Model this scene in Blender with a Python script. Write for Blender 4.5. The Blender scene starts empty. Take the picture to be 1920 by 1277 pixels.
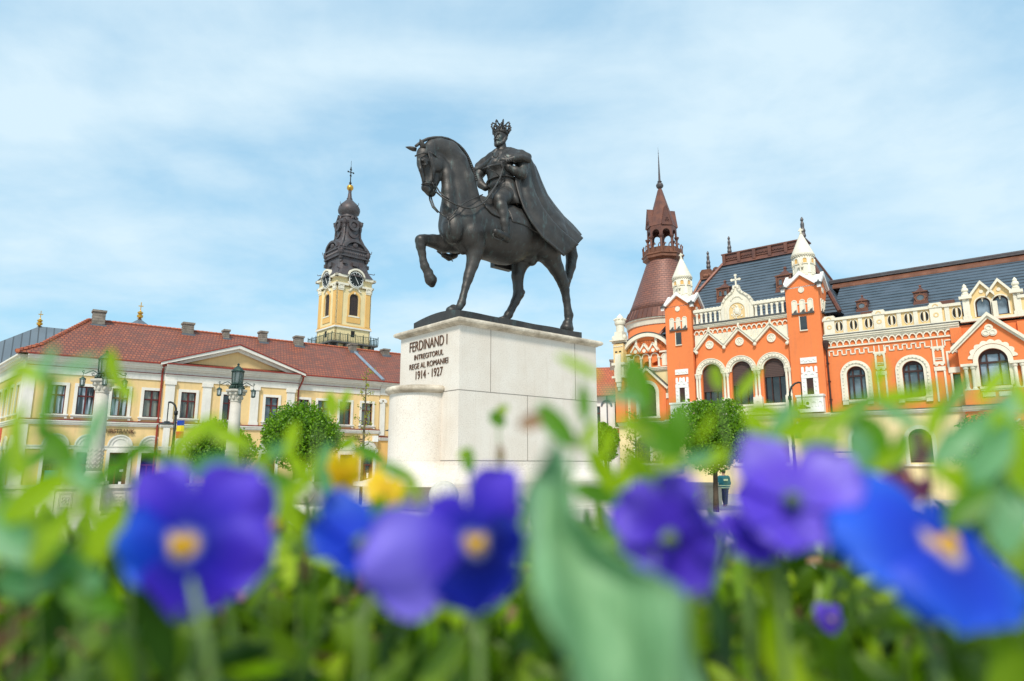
import bpy, math, random
import numpy as np
from mathutils import Vector, Matrix, noise as mnoise
random.seed(7); np.random.seed(7)
PI = math.pi
scene = bpy.context.scene
COL = scene.collection

# ------------------------------------------------------------------ camera
FPX = 1250.0                       # focal length in pixels of a 1920 px wide frame
PITCH = math.atan(232/1250); CZ = 2.05
cam_d = bpy.data.cameras.new("camera"); cam = bpy.data.objects.new("camera", cam_d); COL.objects.link(cam)
cam_d.sensor_width = 36.0; cam_d.lens = FPX/1920*36
cam.location = (0, 0, CZ); cam.rotation_euler = (PI/2 + PITCH, 0, 0)
cam_d.clip_start = 0.02; cam_d.clip_end = 3000
cam_d.dof.use_dof = True; cam_d.dof.focus_distance = 16.0; cam_d.dof.aperture_fstop = 3.0
scene.camera = cam

# ------------------------------------------------------------------ world
SUN_EL = math.radians(46); SUN_AZ = math.radians(192)      # compass style, clockwise from +Y
world = bpy.data.worlds.new("World"); scene.world = world; world.use_nodes = True
wn = world.node_tree; wn.nodes.clear()
def N(nt, t, **kw):
    n = nt.nodes.new(t)
    for k, v in kw.items():
        if k.startswith('i_'):
            key = k[2:]
            n.inputs[int(key) if key.isdigit() else key.replace('_', ' ')].default_value = v
        else: setattr(n, k, v)
    return n
def ramp(nt, stops, interp='LINEAR'):
    r = nt.nodes.new('ShaderNodeValToRGB'); cr = r.color_ramp; cr.interpolation = interp
    while len(cr.elements) < len(stops): cr.elements.new(0.5)
    for e, (p, c) in zip(cr.elements, stops):
        e.position = p; e.color = (c, c, c, 1) if not hasattr(c, '__len__') else (*c[:3], 1)
    return r
sky = N(wn, 'ShaderNodeTexSky', sky_type='NISHITA', sun_disc=False, sun_elevation=SUN_EL, sun_rotation=SUN_AZ, altitude=100, air_density=1.0, dust_density=1.2, ozone_density=1.6)
tc = N(wn, 'ShaderNodeTexCoord')
sep = N(wn, 'ShaderNodeSeparateXYZ'); wn.links.new(tc.outputs['Generated'], sep.inputs[0])
zc = N(wn, 'ShaderNodeMath', operation='MAXIMUM'); wn.links.new(sep.outputs['Z'], zc.inputs[0]); zc.inputs[1].default_value = 0.0
za = N(wn, 'ShaderNodeMath', operation='ADD'); wn.links.new(zc.outputs[0], za.inputs[0]); za.inputs[1].default_value = 0.22
dv = N(wn, 'ShaderNodeVectorMath', operation='DIVIDE'); wn.links.new(tc.outputs['Generated'], dv.inputs[0])
cmb = N(wn, 'ShaderNodeCombineXYZ')
for i in range(3): wn.links.new(za.outputs[0], cmb.inputs[i])
wn.links.new(cmb.outputs[0], dv.inputs[1])
mp = N(wn, 'ShaderNodeMapping'); wn.links.new(dv.outputs[0], mp.inputs[0])
mp.inputs['Scale'].default_value = (0.75, 1.2, 0.0); mp.inputs['Rotation'].default_value = (0, 0, math.radians(-24)); mp.inputs['Location'].default_value = (3.1, 0.4, 0)
n1 = N(wn, 'ShaderNodeTexNoise', i_Scale=1.5, i_Detail=8.0, i_Roughness=0.5, i_Distortion=0.4); wn.links.new(mp.outputs[0], n1.inputs['Vector'])
n2 = N(wn, 'ShaderNodeTexNoise', i_Scale=3.2, i_Detail=9.0, i_Roughness=0.58, i_Distortion=0.25); wn.links.new(dv.outputs[0], n2.inputs['Vector'])
mixn = N(wn, 'ShaderNodeMath', operation='MULTIPLY_ADD'); wn.links.new(n2.outputs['Fac'], mixn.inputs[0]); mixn.inputs[1].default_value = 0.55; wn.links.new(n1.outputs['Fac'], mixn.inputs[2])
cr = ramp(wn, [(0.58, 0.22), (0.76, 0.56), (0.94, 0.88)]); wn.links.new(mixn.outputs[0], cr.inputs[0])
skm = N(wn, 'ShaderNodeMix', data_type='RGBA', blend_type='MULTIPLY'); skm.inputs['Factor'].default_value = 1.0
wn.links.new(sky.outputs[0], skm.inputs[6]); skm.inputs[7].default_value = (0.98, 1.52, 1.30, 1)
skh = N(wn, 'ShaderNodeMix', data_type='RGBA'); skh.inputs['Factor'].default_value = 0.62
wn.links.new(skm.outputs[2], skh.inputs[6]); skh.inputs[7].default_value = (2.5, 5.2, 7.8, 1)
clm = N(wn, 'ShaderNodeMix', data_type='RGBA'); wn.links.new(cr.outputs[0], clm.inputs['Factor'])
wn.links.new(skh.outputs[2], clm.inputs[6]); clm.inputs[7].default_value = (6.0, 7.35, 8.1, 1)
bg = N(wn, 'ShaderNodeBackground', i_Strength=0.10); wn.links.new(clm.outputs[2], bg.inputs[0])
wo = N(wn, 'ShaderNodeOutputWorld'); wn.links.new(bg.outputs[0], wo.inputs[0])

# ------------------------------------------------------------------ sun
sl = bpy.data.lights.new("sun", 'SUN'); sl.energy = 3.0; sl.angle = math.radians(10); sl.color = (1.0, 0.93, 0.82)
sun = bpy.data.objects.new("sun", sl); COL.objects.link(sun)
sd = Vector((math.sin(SUN_AZ)*math.cos(SUN_EL), math.cos(SUN_AZ)*math.cos(SUN_EL), math.sin(SUN_EL)))
sun.rotation_euler = sd.to_track_quat('Z', 'Y').to_euler()
scene.view_settings.view_transform = 'Standard'; scene.view_settings.look = 'None'
scene.view_settings.gamma = 1.0; scene.view_settings.use_curve_mapping = False
scene.view_settings.exposure = 0.35
scene.cycles.max_bounces = 6; scene.cycles.transparent_max_bounces = 12

# ------------------------------------------------------------------ picture measurements -> place
def ray(px, py):
    x = (px-960)/FPX; u = (638.5-py)/FPX
    return Vector((x, math.cos(PITCH)-u*math.sin(PITCH), math.sin(PITCH)+u*math.cos(PITCH)))
def at(px, py, Y):
    r = ray(px, py); return Vector((0, 0, CZ)) + r*(Y/r.y)
class Frame:
    """a vertical plane through (ox, oy); x runs along it, y away from the viewer, z up"""
    def __init__(s, ox, oy, ang):
        s.ang = ang; s.o = Vector((ox, oy, 0)); s.e = Vector((math.cos(ang), math.sin(ang), 0)); s.d = Vector((-s.e.y, s.e.x, 0))
        s.m = Matrix.Translation(s.o) @ Matrix.Rotation(ang, 4, 'Z')
    def uv(s, px, py, w=0.0):
        r = ray(px, py); k = (s.o.dot(s.d)+w)/r.dot(s.d)
        q = r*k - s.o
        return q.dot(s.e), CZ + r.z*k
    def pt(s, px, py, w=0.0):
        u, z = s.uv(px, py, w); return Vector((u, w, z))
    def ppm(s, px, py, w=0.0):
        r = ray(px, py); k = (s.o.dot(s.d)+w)/r.dot(s.d)
        return FPX/(k*r.length*math.sqrt(1))          # pixels per metre there
    def world(s, v): return s.m @ Vector(v)

# ------------------------------------------------------------------ objects
def setp(o, label=None, cat=None, group=None, kind=None):
    if label: o['label'] = label
    if cat: o['category'] = cat
    if group: o['group'] = group
    if kind: o['kind'] = kind
    return o
def empty(name, loc=(0, 0, 0), rz=0.0, label=None, cat=None, group=None):
    o = bpy.data.objects.new(name, None); COL.objects.link(o); o.empty_display_size = 0.3
    o.location = loc; o.rotation_euler = (0, 0, rz)
    return setp(o, label, cat, group)
def copy_tree(o, parent=None, label=None):
    c = o.copy(); COL.objects.link(c); c.parent = parent
    if label: c['label'] = label
    for ch in KIDS.get(o.name, []):
        copy_tree(ch, c)
    return c
KIDS = {}
def place(o, name, mat, parent=None, smooth=False):
    if isinstance(mat, (list, tuple)):
        for m in mat: o.data.materials.append(m)
    elif mat: o.data.materials.append(mat)
    COL.objects.link(o)
    if parent:
        o.parent = parent; KIDS.setdefault(parent.name, []).append(o)
    if smooth:
        o.data.polygons.foreach_set('use_smooth', [True]*len(o.data.polygons))
    return o
class MB:
    """collects shapes and links them as one mesh object"""
    def __init__(s): s.v = []; s.f = []; s.mi = []; s.cur = 0; s.sm = []; s.smooth = False
    def add(s, vs, fs):
        b = len(s.v); s.v.extend([tuple(v) for v in vs]); s.f.extend([tuple(b+i for i in f) for f in fs])
        s.mi.extend([s.cur]*len(fs)); s.sm.extend([s.smooth]*len(fs)); return s
    def box(s, x0, x1, y0, y1, z0, z1):
        if x0 > x1: x0, x1 = x1, x0
        if y0 > y1: y0, y1 = y1, y0
        if z0 > z1: z0, z1 = z1, z0
        return s.add([(x0,y0,z0),(x1,y0,z0),(x1,y1,z0),(x0,y1,z0),(x0,y0,z1),(x1,y0,z1),(x1,y1,z1),(x0,y1,z1)],
                     [(0,3,2,1),(4,5,6,7),(0,1,5,4),(1,2,6,5),(2,3,7,6),(3,0,4,7)])
    def prism(s, poly, y0, y1):
        """poly in (x, z), counter-clockwise seen from the front (-y)"""
        n = len(poly); vs = [(x, y0, z) for x, z in poly] + [(x, y1, z) for x, z in poly]
        fs = [tuple(range(n)), tuple(range(2*n-1, n-1, -1))]
        fs += [(i, n+i, n+(i+1) % n, (i+1) % n) for i in range(n)]
        return s.add(vs, fs)
    def xprism(s, poly, x0, x1):
        """poly in (y, z) extruded along x"""
        n = len(poly); vs = [(x0, y, z) for y, z in poly] + [(x1, y, z) for y, z in poly]
        fs = [tuple(range(n)), tuple(range(2*n-1, n-1, -1))]
        fs += [(i, n+i, n+(i+1) % n, (i+1) % n) for i in range(n)]
        return s.add(vs, fs)
    def zprism(s, poly, z0, z1):
        n = len(poly); vs = [(x, y, z0) for x, y in poly] + [(x, y, z1) for x, y in poly]
        fs = [tuple(range(n-1, -1, -1)), tuple(range(n, 2*n))]
        fs += [(i, (i+1) % n, n+(i+1) % n, n+i) for i in range(n)]
        return s.add(vs, fs)
    def lathe(s, prof, c=(0, 0, 0), n=20, phase=0.0, sq=None, sx=1, sy=1, a0=0, a1=2*PI, wob=None):
        full = abs(a1-a0-2*PI) < 1e-6; m = n if full else n+1
        vs = []
        for r, z in prof:
            for k in range(m):
                a = a0+(a1-a0)*k/n + phase; ca, sa = math.cos(a), math.sin(a); q = 1.0
                if sq: q = 1/(abs(ca)**sq+abs(sa)**sq)**(1/sq)
                if wob: q *= wob(a, z)
                vs.append((c[0]+r*q*ca*sx, c[1]+r*q*sa*sy, c[2]+z))
        fs = []
        for i in range(len(prof)-1):
            for k in range(n):
                k2 = (k+1) % m if full else k+1
                fs.append((i*m+k, i*m+k2, (i+1)*m+k2, (i+1)*m+k))
        if full:
            if prof[0][0] > 1e-4: fs.append(tuple(range(m-1, -1, -1)))
            if prof[-1][0] > 1e-4: fs.append(tuple((len(prof)-1)*m+k for k in range(m)))
        return s.add(vs, fs)
    def tube(s, pts, r, n=8, caps=True, flat=1.0):
        pts = [Vector(p) for p in pts]; m = len(pts)
        rs = r if hasattr(r, '__len__') else [r]*m
        vs = []; up = Vector((0.13, 0.21, 0.97)).normalized(); prev = None
        for i, p in enumerate(pts):
            t = (pts[min(i+1, m-1)]-pts[max(i-1, 0)])
            if t.length < 1e-9: t = Vector((0, 0, 1))
            t.normalize()
            if prev is None:
                a = t.cross(up)
                if a.length < 0.1: a = t.cross(Vector((1, 0, 0)))
            else: a = prev - t*prev.dot(t)
            a.normalize(); prev = a; b = t.cross(a)
            for k in range(n):
                th = 2*PI*k/n; vs.append(p + (a*math.cos(th) + b*math.sin(th)*flat)*rs[i])
        fs = [(i*n+k, i*n+(k+1) % n, (i+1)*n+(k+1) % n, (i+1)*n+k) for i in range(m-1) for k in range(n)]
        if caps: fs += [tuple(range(n-1, -1, -1)), tuple((m-1)*n+k for k in range(n))]
        return s.add(vs, fs)
    def ball(s, c, rx, ry=None, rz=None, n=12, m=8, rot=None):
        ry = ry or rx; rz = rz or rx; vs = []
        for i in range(m+1):
            t = PI*i/m
            for k in range(n):
                a = 2*PI*k/n; q = Vector((rx*math.sin(t)*math.cos(a), ry*math.sin(t)*math.sin(a), -rz*math.cos(t)))
                if rot is not None: q = rot @ q
                vs.append((c[0]+q[0], c[1]+q[1], c[2]+q[2]))
        fs = [(i*n+k, i*n+(k+1) % n, (i+1)*n+(k+1) % n, (i+1)*n+k) for i in range(m) for k in range(n)]
        return s.add(vs, fs)
    def arch(s, cx, zc, r0, r1, y0, y1, leg=0.0, a0=0.0, a1=PI, n=20, rise=1.0, scallop=0, amp=0.0):
        """round band; leg lengthens both ends downwards"""
        A = [a0+(a1-a0)*k/n for k in range(n+1)]
        inn = [(cx+r0*math.cos(a), zc+r0*rise*math.sin(a)) for a in A]
        out = []
        for a in A:
            q = r1 + (amp*abs(math.sin(a*scallop)) if scallop else 0)
            out.append((cx+q*math.cos(a), zc+q*rise*math.sin(a)))
        if leg:
            inn = [(inn[0][0], zc-leg)] + inn + [(inn[-1][0], zc-leg)]
            out = [(out[0][0], zc-leg)] + out + [(out[-1][0], zc-leg)]
        m = len(inn); vs = []
        for y in (y0, y1):
            vs += [(x, y, z) for x, z in inn] + [(x, y, z) for x, z in out]
        fs = []
        for i in range(m-1):
            fs += [(i, m+i, m+i+1, i+1), (2*m+i, 2*m+i+1, 3*m+i+1, 3*m+i), (m+i, 3*m+i, 3*m+i+1, m+i+1), (i, i+1, 2*m+i+1, 2*m+i)]
        fs += [(0, 2*m, 3*m, m), (m-1, 2*m-1, 4*m-1, 3*m-1)]
        return s.add(vs, fs)
    def disc(s, cx, zc, r, y0, y1, n=20, rz=None, seg=(0, 2*PI)):
        rz = rz or r; a0, a1 = seg
        full = abs(a1-a0-2*PI) < 1e-6
        P_ = [(cx+r*math.cos(a0+(a1-a0)*k/n), zc+rz*math.sin(a0+(a1-a0)*k/n)) for k in range(n if full else n+1)]
        return s.prism(P_, y0, y1)
    def strip(s, pts, w, y0, y1, closed=False):
        """band of width w (m) along a polyline in (x, z)"""
        for (xa, za), (xb, zb) in zip(pts[:-1], pts[1:]):
            d = Vector((xb-xa, zb-za)); L = d.length
            if L < 1e-6: continue
            d /= L; nx, nz = -d.y*w/2, d.x*w/2; ex, ez = d.x*w/2*0.9, d.y*w/2*0.9
            s.prism([(xa-nx-ex, za-nz-ez), (xb-nx+ex, zb-nz+ez), (xb+nx+ex, zb+nz+ez), (xa+nx-ex, za+nz-ez)], y0, y1)
        return s
    def build(s, name, mat, parent=None, loc=None, smooth=None, fix=True):
        me = bpy.data.meshes.new(name); me.from_pydata(s.v, [], s.f)
        if any(s.mi): me.polygons.foreach_set('material_index', s.mi)
        sm = [True]*len(s.f) if smooth else s.sm
        if smooth is not False and any(sm): me.polygons.foreach_set('use_smooth', sm)
        me.update()
        if fix and len(s.f) < 60000:
            import bmesh
            bm = bmesh.new(); bm.from_mesh(me); bmesh.ops.recalc_face_normals(bm, faces=bm.faces); bm.to_mesh(me); bm.free()
        o = bpy.data.objects.new(name, me)
        if loc is not None: o.location = loc
        return place(o, name, mat, parent)

# ------------------------------------------------------------------ materials
M = {}
def newmat(name):
    m = bpy.data.materials.new(name); m.use_nodes = True; nt = m.node_tree
    b = nt.nodes['Principled BSDF']; return m, nt, b
def L(nt, a, b): nt.links.new(a, b)
def coords(nt, scale=(1, 1, 1), rot=(0, 0, 0)):
    t = N(nt, 'ShaderNodeTexCoord'); m = N(nt, 'ShaderNodeMapping'); L(nt, t.outputs['Object'], m.inputs[0])
    m.inputs['Scale'].default_value = scale; m.inputs['Rotation'].default_value = rot
    return m.outputs[0]
def mix(nt, fac, a, b, mode='MIX'):
    m = N(nt, 'ShaderNodeMix', data_type='RGBA', blend_type=mode)
    for k, v in ((0, fac), (6, a), (7, b)):
        if hasattr(v, 'default_value') or hasattr(v, 'is_linked'): L(nt, v, m.inputs[k])
        elif k == 0: m.inputs[k].default_value = v
        else: m.inputs[k].default_value = (*v[:3], 1)
    return m.outputs[2]
def bump(nt, b, h, strength=0.3, dist=0.02):
    n = N(nt, 'ShaderNodeBump', i_Strength=strength, i_Distance=dist); L(nt, h, n.inputs['Height']); L(nt, n.outputs[0], b.inputs['Normal'])
def plain(name, c, rough=0.7, metal=0.0, var=0.12, scale=1.2, c2=None, bs=0.15, bd=0.01, spec=0.4, fine=14.0, streak=0.0):
    """paint or plaster: slow blotches and fine grain of the thing's own colour"""
    m, nt, b = newmat(name); v = coords(nt)
    n = N(nt, 'ShaderNodeTexNoise', i_Scale=scale, i_Detail=6.0, i_Roughness=0.6); L(nt, v, n.inputs['Vector'])
    n2 = N(nt, 'ShaderNodeTexNoise', i_Scale=fine, i_Detail=4.0, i_Roughness=0.6); L(nt, v, n2.inputs['Vector'])
    r = ramp(nt, [(0.35, 0.0), (0.7, 1.0)]); L(nt, n.outputs['Fac'], r.inputs[0])
    dk = c2 or tuple(x*(1-var*2) for x in c)
    a = mix(nt, r.outputs[0], dk, c)
    r2 = ramp(nt, [(0.3, 1-var), (0.7, 1.0)]); L(nt, n2.outputs['Fac'], r2.inputs[0])
    a = mix(nt, 1.0, a, r2.outputs[0], 'MULTIPLY')
    if streak:     # rain-washed dirt in long vertical runs
        m5 = N(nt, 'ShaderNodeMapping'); L(nt, v, m5.inputs[0]); m5.inputs['Scale'].default_value = (3.2, 3.2, 0.28)
        n5 = N(nt, 'ShaderNodeTexNoise', i_Scale=1.6, i_Detail=7.0, i_Roughness=0.72); L(nt, m5.outputs[0], n5.inputs['Vector'])
        r5 = ramp(nt, [(0.50, 0.0), (0.78, streak)]); L(nt, n5.outputs['Fac'], r5.inputs[0]); a = mix(nt, r5.outputs[0], a, tuple(x*0.5+0.05 for x in c))
    L(nt, a, b.inputs['Base Color'])
    b.inputs['Roughness'].default_value = rough; b.inputs['Metallic'].default_value = metal; b.inputs['Specular IOR Level'].default_value = spec
    bump(nt, b, n2.outputs['Fac'], bs, bd)
    M[name] = m; return m
def rows(name, c, c2, sx, sz, mortar, axis='XZ', ms=0.06, rough=0.6, off=0.5, var=0.5, bd=0.03, blot=None, scale=0.6, metal=0.0):
    """tiles, slates or ashlar in staggered rows"""
    m, nt, b = newmat(name); t = N(nt, 'ShaderNodeTexCoord'); sp = N(nt, 'ShaderNodeSeparateXYZ'); L(nt, t.outputs['Object'], sp.inputs[0])
    cb = N(nt, 'ShaderNodeCombineXYZ')
    if axis == 'XZ': L(nt, sp.outputs['X'], cb.inputs[0]); L(nt, sp.outputs['Z'], cb.inputs[1])
    elif axis == 'SUMZ':
        ad = N(nt, 'ShaderNodeMath', operation='ADD'); L(nt, sp.outputs['X'], ad.inputs[0]); L(nt, sp.outputs['Y'], ad.inputs[1])
        L(nt, ad.outputs[0], cb.inputs[0]); L(nt, sp.outputs['Z'], cb.inputs[1])
    elif axis == 'POLAR':
        at2 = N(nt, 'ShaderNodeMath', operation='ARCTAN2'); L(nt, sp.outputs['Y'], at2.inputs[0]); L(nt, sp.outputs['X'], at2.inputs[1])
        mu = N(nt, 'ShaderNodeMath', operation='MULTIPLY'); L(nt, at2.outputs[0], mu.inputs[0]); mu.inputs[1].default_value = 3.0
        L(nt, mu.outputs[0], cb.inputs[0]); L(nt, sp.outputs['Z'], cb.inputs[1])
    else: L(nt, sp.outputs['X'], cb.inputs[0]); L(nt, sp.outputs['Y'], cb.inputs[1])
    br = N(nt, 'ShaderNodeTexBrick', offset=off); br.inputs['Scale'].default_value = 1.0
    br.inputs['Brick Width'].default_value = sx; br.inputs['Row Height'].default_value = sz; br.inputs['Mortar Size'].default_value = ms*sz; br.inputs['Mortar Smooth'].default_value = 0.3
    br.inputs['Color1'].default_value = (*c, 1); br.inputs['Color2'].default_value = (*c2, 1); br.inputs['Mortar'].default_value = (*mortar, 1)
    L(nt, cb.outputs[0], br.inputs['Vector'])
    n = N(nt, 'ShaderNodeTexNoise', i_Scale=scale, i_Detail=7.0, i_Roughness=0.65); L(nt, t.outputs['Object'], n.inputs['Vector'])
    r = ramp(nt, [(0.42, 0.0), (0.66, 1.0)]); L(nt, n.outputs['Fac'], r.inputs[0])
    f = N(nt, 'ShaderNodeMath', operation='MULTIPLY'); L(nt, r.outputs[0], f.inputs[0]); f.inputs[1].default_value = var
    col = mix(nt, f.outputs[0], br.outputs['Color'], blot or tuple(x*0.55 for x in c))
    L(nt, col, b.inputs['Base Color']); b.inputs['Roughness'].default_value = rough; b.inputs['Metallic'].default_value = metal
    inv = N(nt, 'ShaderNodeMath', operation='SUBTRACT'); inv.inputs[0].default_value = 1.0; L(nt, br.outputs['Fac'], inv.inputs[1])
    bump(nt, b, inv.outputs[0], 0.6, bd)
    M[name] = m; return m
def glassy(name, c, rough=0.06):
    m, nt, b = newmat(name); v = coords(nt)
    n = N(nt, 'ShaderNodeTexNoise', i_Scale=1.3, i_Detail=2.0); L(nt, v, n.inputs['Vector'])
    r = ramp(nt, [(0.35, tuple(x*0.45 for x in c)), (0.65, tuple(min(1, x*1.5) for x in c))]); L(nt, n.outputs['Fac'], r.inputs[0])
    L(nt, r.outputs[0], b.inputs['Base Color']); b.inputs['Roughness'].default_value = rough; b.inputs['Specular IOR Level'].default_value = 0.9
    bump(nt, b, n.outputs['Fac'], 0.12, 0.02)
    M[name] = m; return m
def leafmat(name, dark, light, trans=0.35, rough=0.5, tcol=None):
    m, nt, b = newmat(name); g = N(nt, 'ShaderNodeNewGeometry')
    r = ramp(nt, [(0.0, dark), (0.6, tuple((x+y)/2 for x, y in zip(dark, light))), (1.0, light)]); L(nt, g.outputs['Random Per Island'], r.inputs[0])
    n = N(nt, 'ShaderNodeTexNoise', i_Scale=9.0, i_Detail=3.0); L(nt, coords(nt), n.inputs['Vector'])
    r2 = ramp(nt, [(0.3, 0.7), (0.7, 1.15)]); L(nt, n.outputs['Fac'], r2.inputs[0])
    c = mix(nt, 1.0, r.outputs[0], r2.outputs[0], 'MULTIPLY'); L(nt, c, b.inputs['Base Color']); b.inputs['Roughness'].default_value = rough
    tr = N(nt, 'ShaderNodeBsdfTranslucent'); tc_ = mix(nt, 1.0, c, tcol or (1.5, 1.6, 0.5), 'MULTIPLY'); L(nt, tc_, tr.inputs[0])
    mx = N(nt, 'ShaderNodeMixShader'); mx.inputs[0].default_value = trans; L(nt, b.outputs[0], mx.inputs[1]); L(nt, tr.outputs[0], mx.inputs[2])
    L(nt, mx.outputs[0], nt.nodes['Material Output'].inputs[0]); M[name] = m; return m
plain('yellow_plaster', (0.80, 0.565, 0.27), 0.85, var=0.05, scale=0.5, fine=5, streak=0.45)
plain('deep_yellow_plaster', (0.78, 0.46, 0.15), 0.85, var=0.06, scale=0.5, streak=0.4)
plain('pale_yellow_plaster', (0.82, 0.66, 0.36), 0.85, var=0.06, scale=0.4, streak=0.5)
plain('white_plaster', (0.80, 0.76, 0.69), 0.8, var=0.07, scale=0.8, fine=6, streak=0.5)
plain('cream_trim', (0.82, 0.75, 0.61), 0.8, var=0.07, scale=1.0, fine=5, streak=0.5)
plain('orange_plaster', (0.79, 0.215, 0.066), 0.85, var=0.05, scale=0.4, fine=5, streak=0.45)
plain('dark_orange_plaster', (0.66, 0.13, 0.03), 0.85, var=0.05, scale=0.4, fine=5)
plain('maroon_wood', (0.12, 0.018, 0.015), 0.45, var=0.1, scale=3)
plain('brown_wood', (0.055, 0.022, 0.018), 0.5, var=0.15, scale=3)
plain('brown_blind', (0.10, 0.055, 0.045), 0.8, var=0.12, scale=2)
plain('red_trim', (0.28, 0.035, 0.02), 0.5, var=0.1, scale=2)
plain('dark_lead', (0.10, 0.095, 0.09), 0.6, var=0.15, scale=3)
plain('grey_lead', (0.16, 0.18, 0.21), 0.5, metal=0.2, var=0.12, scale=2)
plain('blue_flashing', (0.35, 0.42, 0.50), 0.4, metal=0.5, var=0.1, scale=2)
plain('chimney_render', (0.36, 0.31, 0.26), 0.9, var=0.25, scale=3)
plain('black_iron', (0.030, 0.034, 0.032), 0.45, metal=0.4, var=0.2, scale=6)
plain('green_iron', (0.022, 0.040, 0.034), 0.5, metal=0.4, var=0.3, scale=8, c2=(0.05, 0.10, 0.08))
plain('lamp_glass', (0.55, 0.62, 0.62), 0.25, var=0.2, scale=9)
plain('gold', (0.72, 0.40, 0.07), 0.3, metal=0.7, var=0.1, scale=4)
plain('brass_letters', (0.20, 0.10, 0.055), 0.5, metal=0.3, var=0.2, scale=6)
plain('letter_bronze', (0.19, 0.085, 0.045), 0.6, metal=0.3, var=0.3, scale=9)
plain('copper', (0.23, 0.092, 0.060), 0.5, metal=0.35, var=0.2, scale=1.5, c2=(0.13, 0.06, 0.05))
plain('light_copper', (0.30, 0.125, 0.075), 0.5, metal=0.35, var=0.2, scale=1.5)
plain('dark_copper', (0.085, 0.056, 0.055), 0.5, metal=0.25, var=0.25, scale=1.4, c2=(0.105, 0.10, 0.105), fine=6)
plain('limestone', (0.66, 0.62, 0.54), 0.85, var=0.16, scale=2.2, bs=0.3)
plain('pale_granite', (0.62, 0.57, 0.50), 0.6, var=0.1, scale=1.5, fine=40)
plain('bark', (0.12, 0.085, 0.06), 0.9, var=0.25, scale=8, bs=0.6)
plain('green_bark', (0.20, 0.17, 0.09), 0.9, var=0.25, scale=8, bs=0.5)
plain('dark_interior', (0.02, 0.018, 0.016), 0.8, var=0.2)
plain('teal_cloth', (0.02, 0.17, 0.22), 0.8, var=0.15, scale=5)
plain('navy_cloth', (0.02, 0.03, 0.07), 0.8, var=0.15, scale=5)
plain('reflective_band', (0.75, 0.85, 0.55), 0.4, var=0.05)
plain('skin', (0.50, 0.28, 0.19), 0.6, var=0.08)
plain('dark_hair', (0.02, 0.015, 0.013), 0.6, var=0.2)
plain('purple_panel', (0.16, 0.10, 0.30), 0.5, var=0.05)
plain('flag_blue', (0.01, 0.05, 0.35), 0.7, var=0.05); plain('flag_yellow', (0.85, 0.60, 0.02), 0.7, var=0.05); plain('flag_red', (0.60, 0.01, 0.02), 0.7, var=0.05)
plain('banner_blue', (0.03, 0.14, 0.30), 0.7, var=0.1); plain('banner_orange', (0.80, 0.33, 0.04), 0.7, var=0.1); plain('banner_green', (0.02, 0.18, 0.10), 0.7, var=0.1)
plain('teal_panel', (0.02, 0.30, 0.26), 0.4, var=0.1)
plain('soil', (0.045, 0.028, 0.018), 0.95, var=0.35, scale=30, bs=0.8, fine=90)
plain('white_paint', (0.80, 0.79, 0.76), 0.6, var=0.04, streak=0.3)
rows('red_tiles', (0.37, 0.108, 0.046), (0.27, 0.074, 0.035), 0.22, 0.20, (0.13, 0.035, 0.025), ms=0.16, blot=(0.12, 0.05, 0.035), var=0.8, scale=1.3, bd=0.05)
rows('orange_tiles', (0.55, 0.15, 0.06), (0.45, 0.11, 0.05), 0.25, 0.22, (0.25, 0.07, 0.04), ms=0.14, var=0.3)
rows('slates', (0.064, 0.094, 0.125), (0.058, 0.088, 0.118), 40.0, 0.27, (0.009, 0.011, 0.015), ms=0.2, blot=(0.09, 0.12, 0.16), var=0.5, scale=0.8, rough=0.55, bd=0.08)  # near-black row lines paint in the shadow under each slate course
rows('grey_sheets', (0.14, 0.17, 0.20), (0.12, 0.15, 0.18), 0.6, 9.0, (0.06, 0.07, 0.08), ms=0.006, var=0.3, rough=0.45)
rows('copper_shingles', (0.27, 0.105, 0.070), (0.20, 0.085, 0.065), 0.55, 0.22, (0.085, 0.040, 0.035), axis='POLAR', ms=0.12, rough=0.55, metal=0.2, blot=(0.17, 0.085, 0.07), var=0.55, scale=0.9, bd=0.02)
rows('dark_blind', (0.085, 0.048, 0.040), (0.075, 0.042, 0.036), 9.0, 0.12, (0.04, 0.022, 0.02), ms=0.15, rough=0.7)
rows('louvres', (0.06, 0.035, 0.03), (0.05, 0.03, 0.025), 3.0, 0.16, (0.012, 0.008, 0.008), ms=0.3, rough=0.7)
rows('paving', (0.52, 0.48, 0.42), (0.46, 0.42, 0.37), 0.8, 0.4, (0.28, 0.25, 0.21), axis='XY', ms=0.02, rough=0.8, bd=0.004, scale=0.3, var=0.25)
glassy('window_glass', (0.10, 0.13, 0.15)); glassy('sky_glass', (0.20, 0.26, 0.32)); glassy('dark_glass', (0.018, 0.02, 0.02))
for nm_, gl, cu in (('curtain_glass', (0.03, 0.04, 0.045), (0.42, 0.50, 0.58)), ('dim_curtain_glass', (0.02, 0.025, 0.02), (0.20, 0.21, 0.17))):
    m, nt, b = newmat(nm_); v = coords(nt); n = N(nt, 'ShaderNodeTexNoise', i_Scale=1.0, i_Detail=2.0); mq = N(nt, 'ShaderNodeMapping'); L(nt, v, mq.inputs[0]); mq.inputs['Scale'].default_value = (5.5, 1, 0.5); L(nt, mq.outputs[0], n.inputs['Vector'])
    r = ramp(nt, [(0.42, gl), (0.56, cu)]); L(nt, n.outputs['Fac'], r.inputs[0]); L(nt, r.outputs[0], b.inputs['Base Color']); b.inputs['Roughness'].default_value = 0.05; b.inputs['Specular IOR Level'].default_value = 0.8; M[nm_] = m
leafmat('tree_leaves', (0.055, 0.145, 0.006), (0.23, 0.43, 0.015), 0.4)
leafmat('young_leaves', (0.20, 0.24, 0.02), (0.40, 0.38, 0.06), 0.4)
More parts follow.
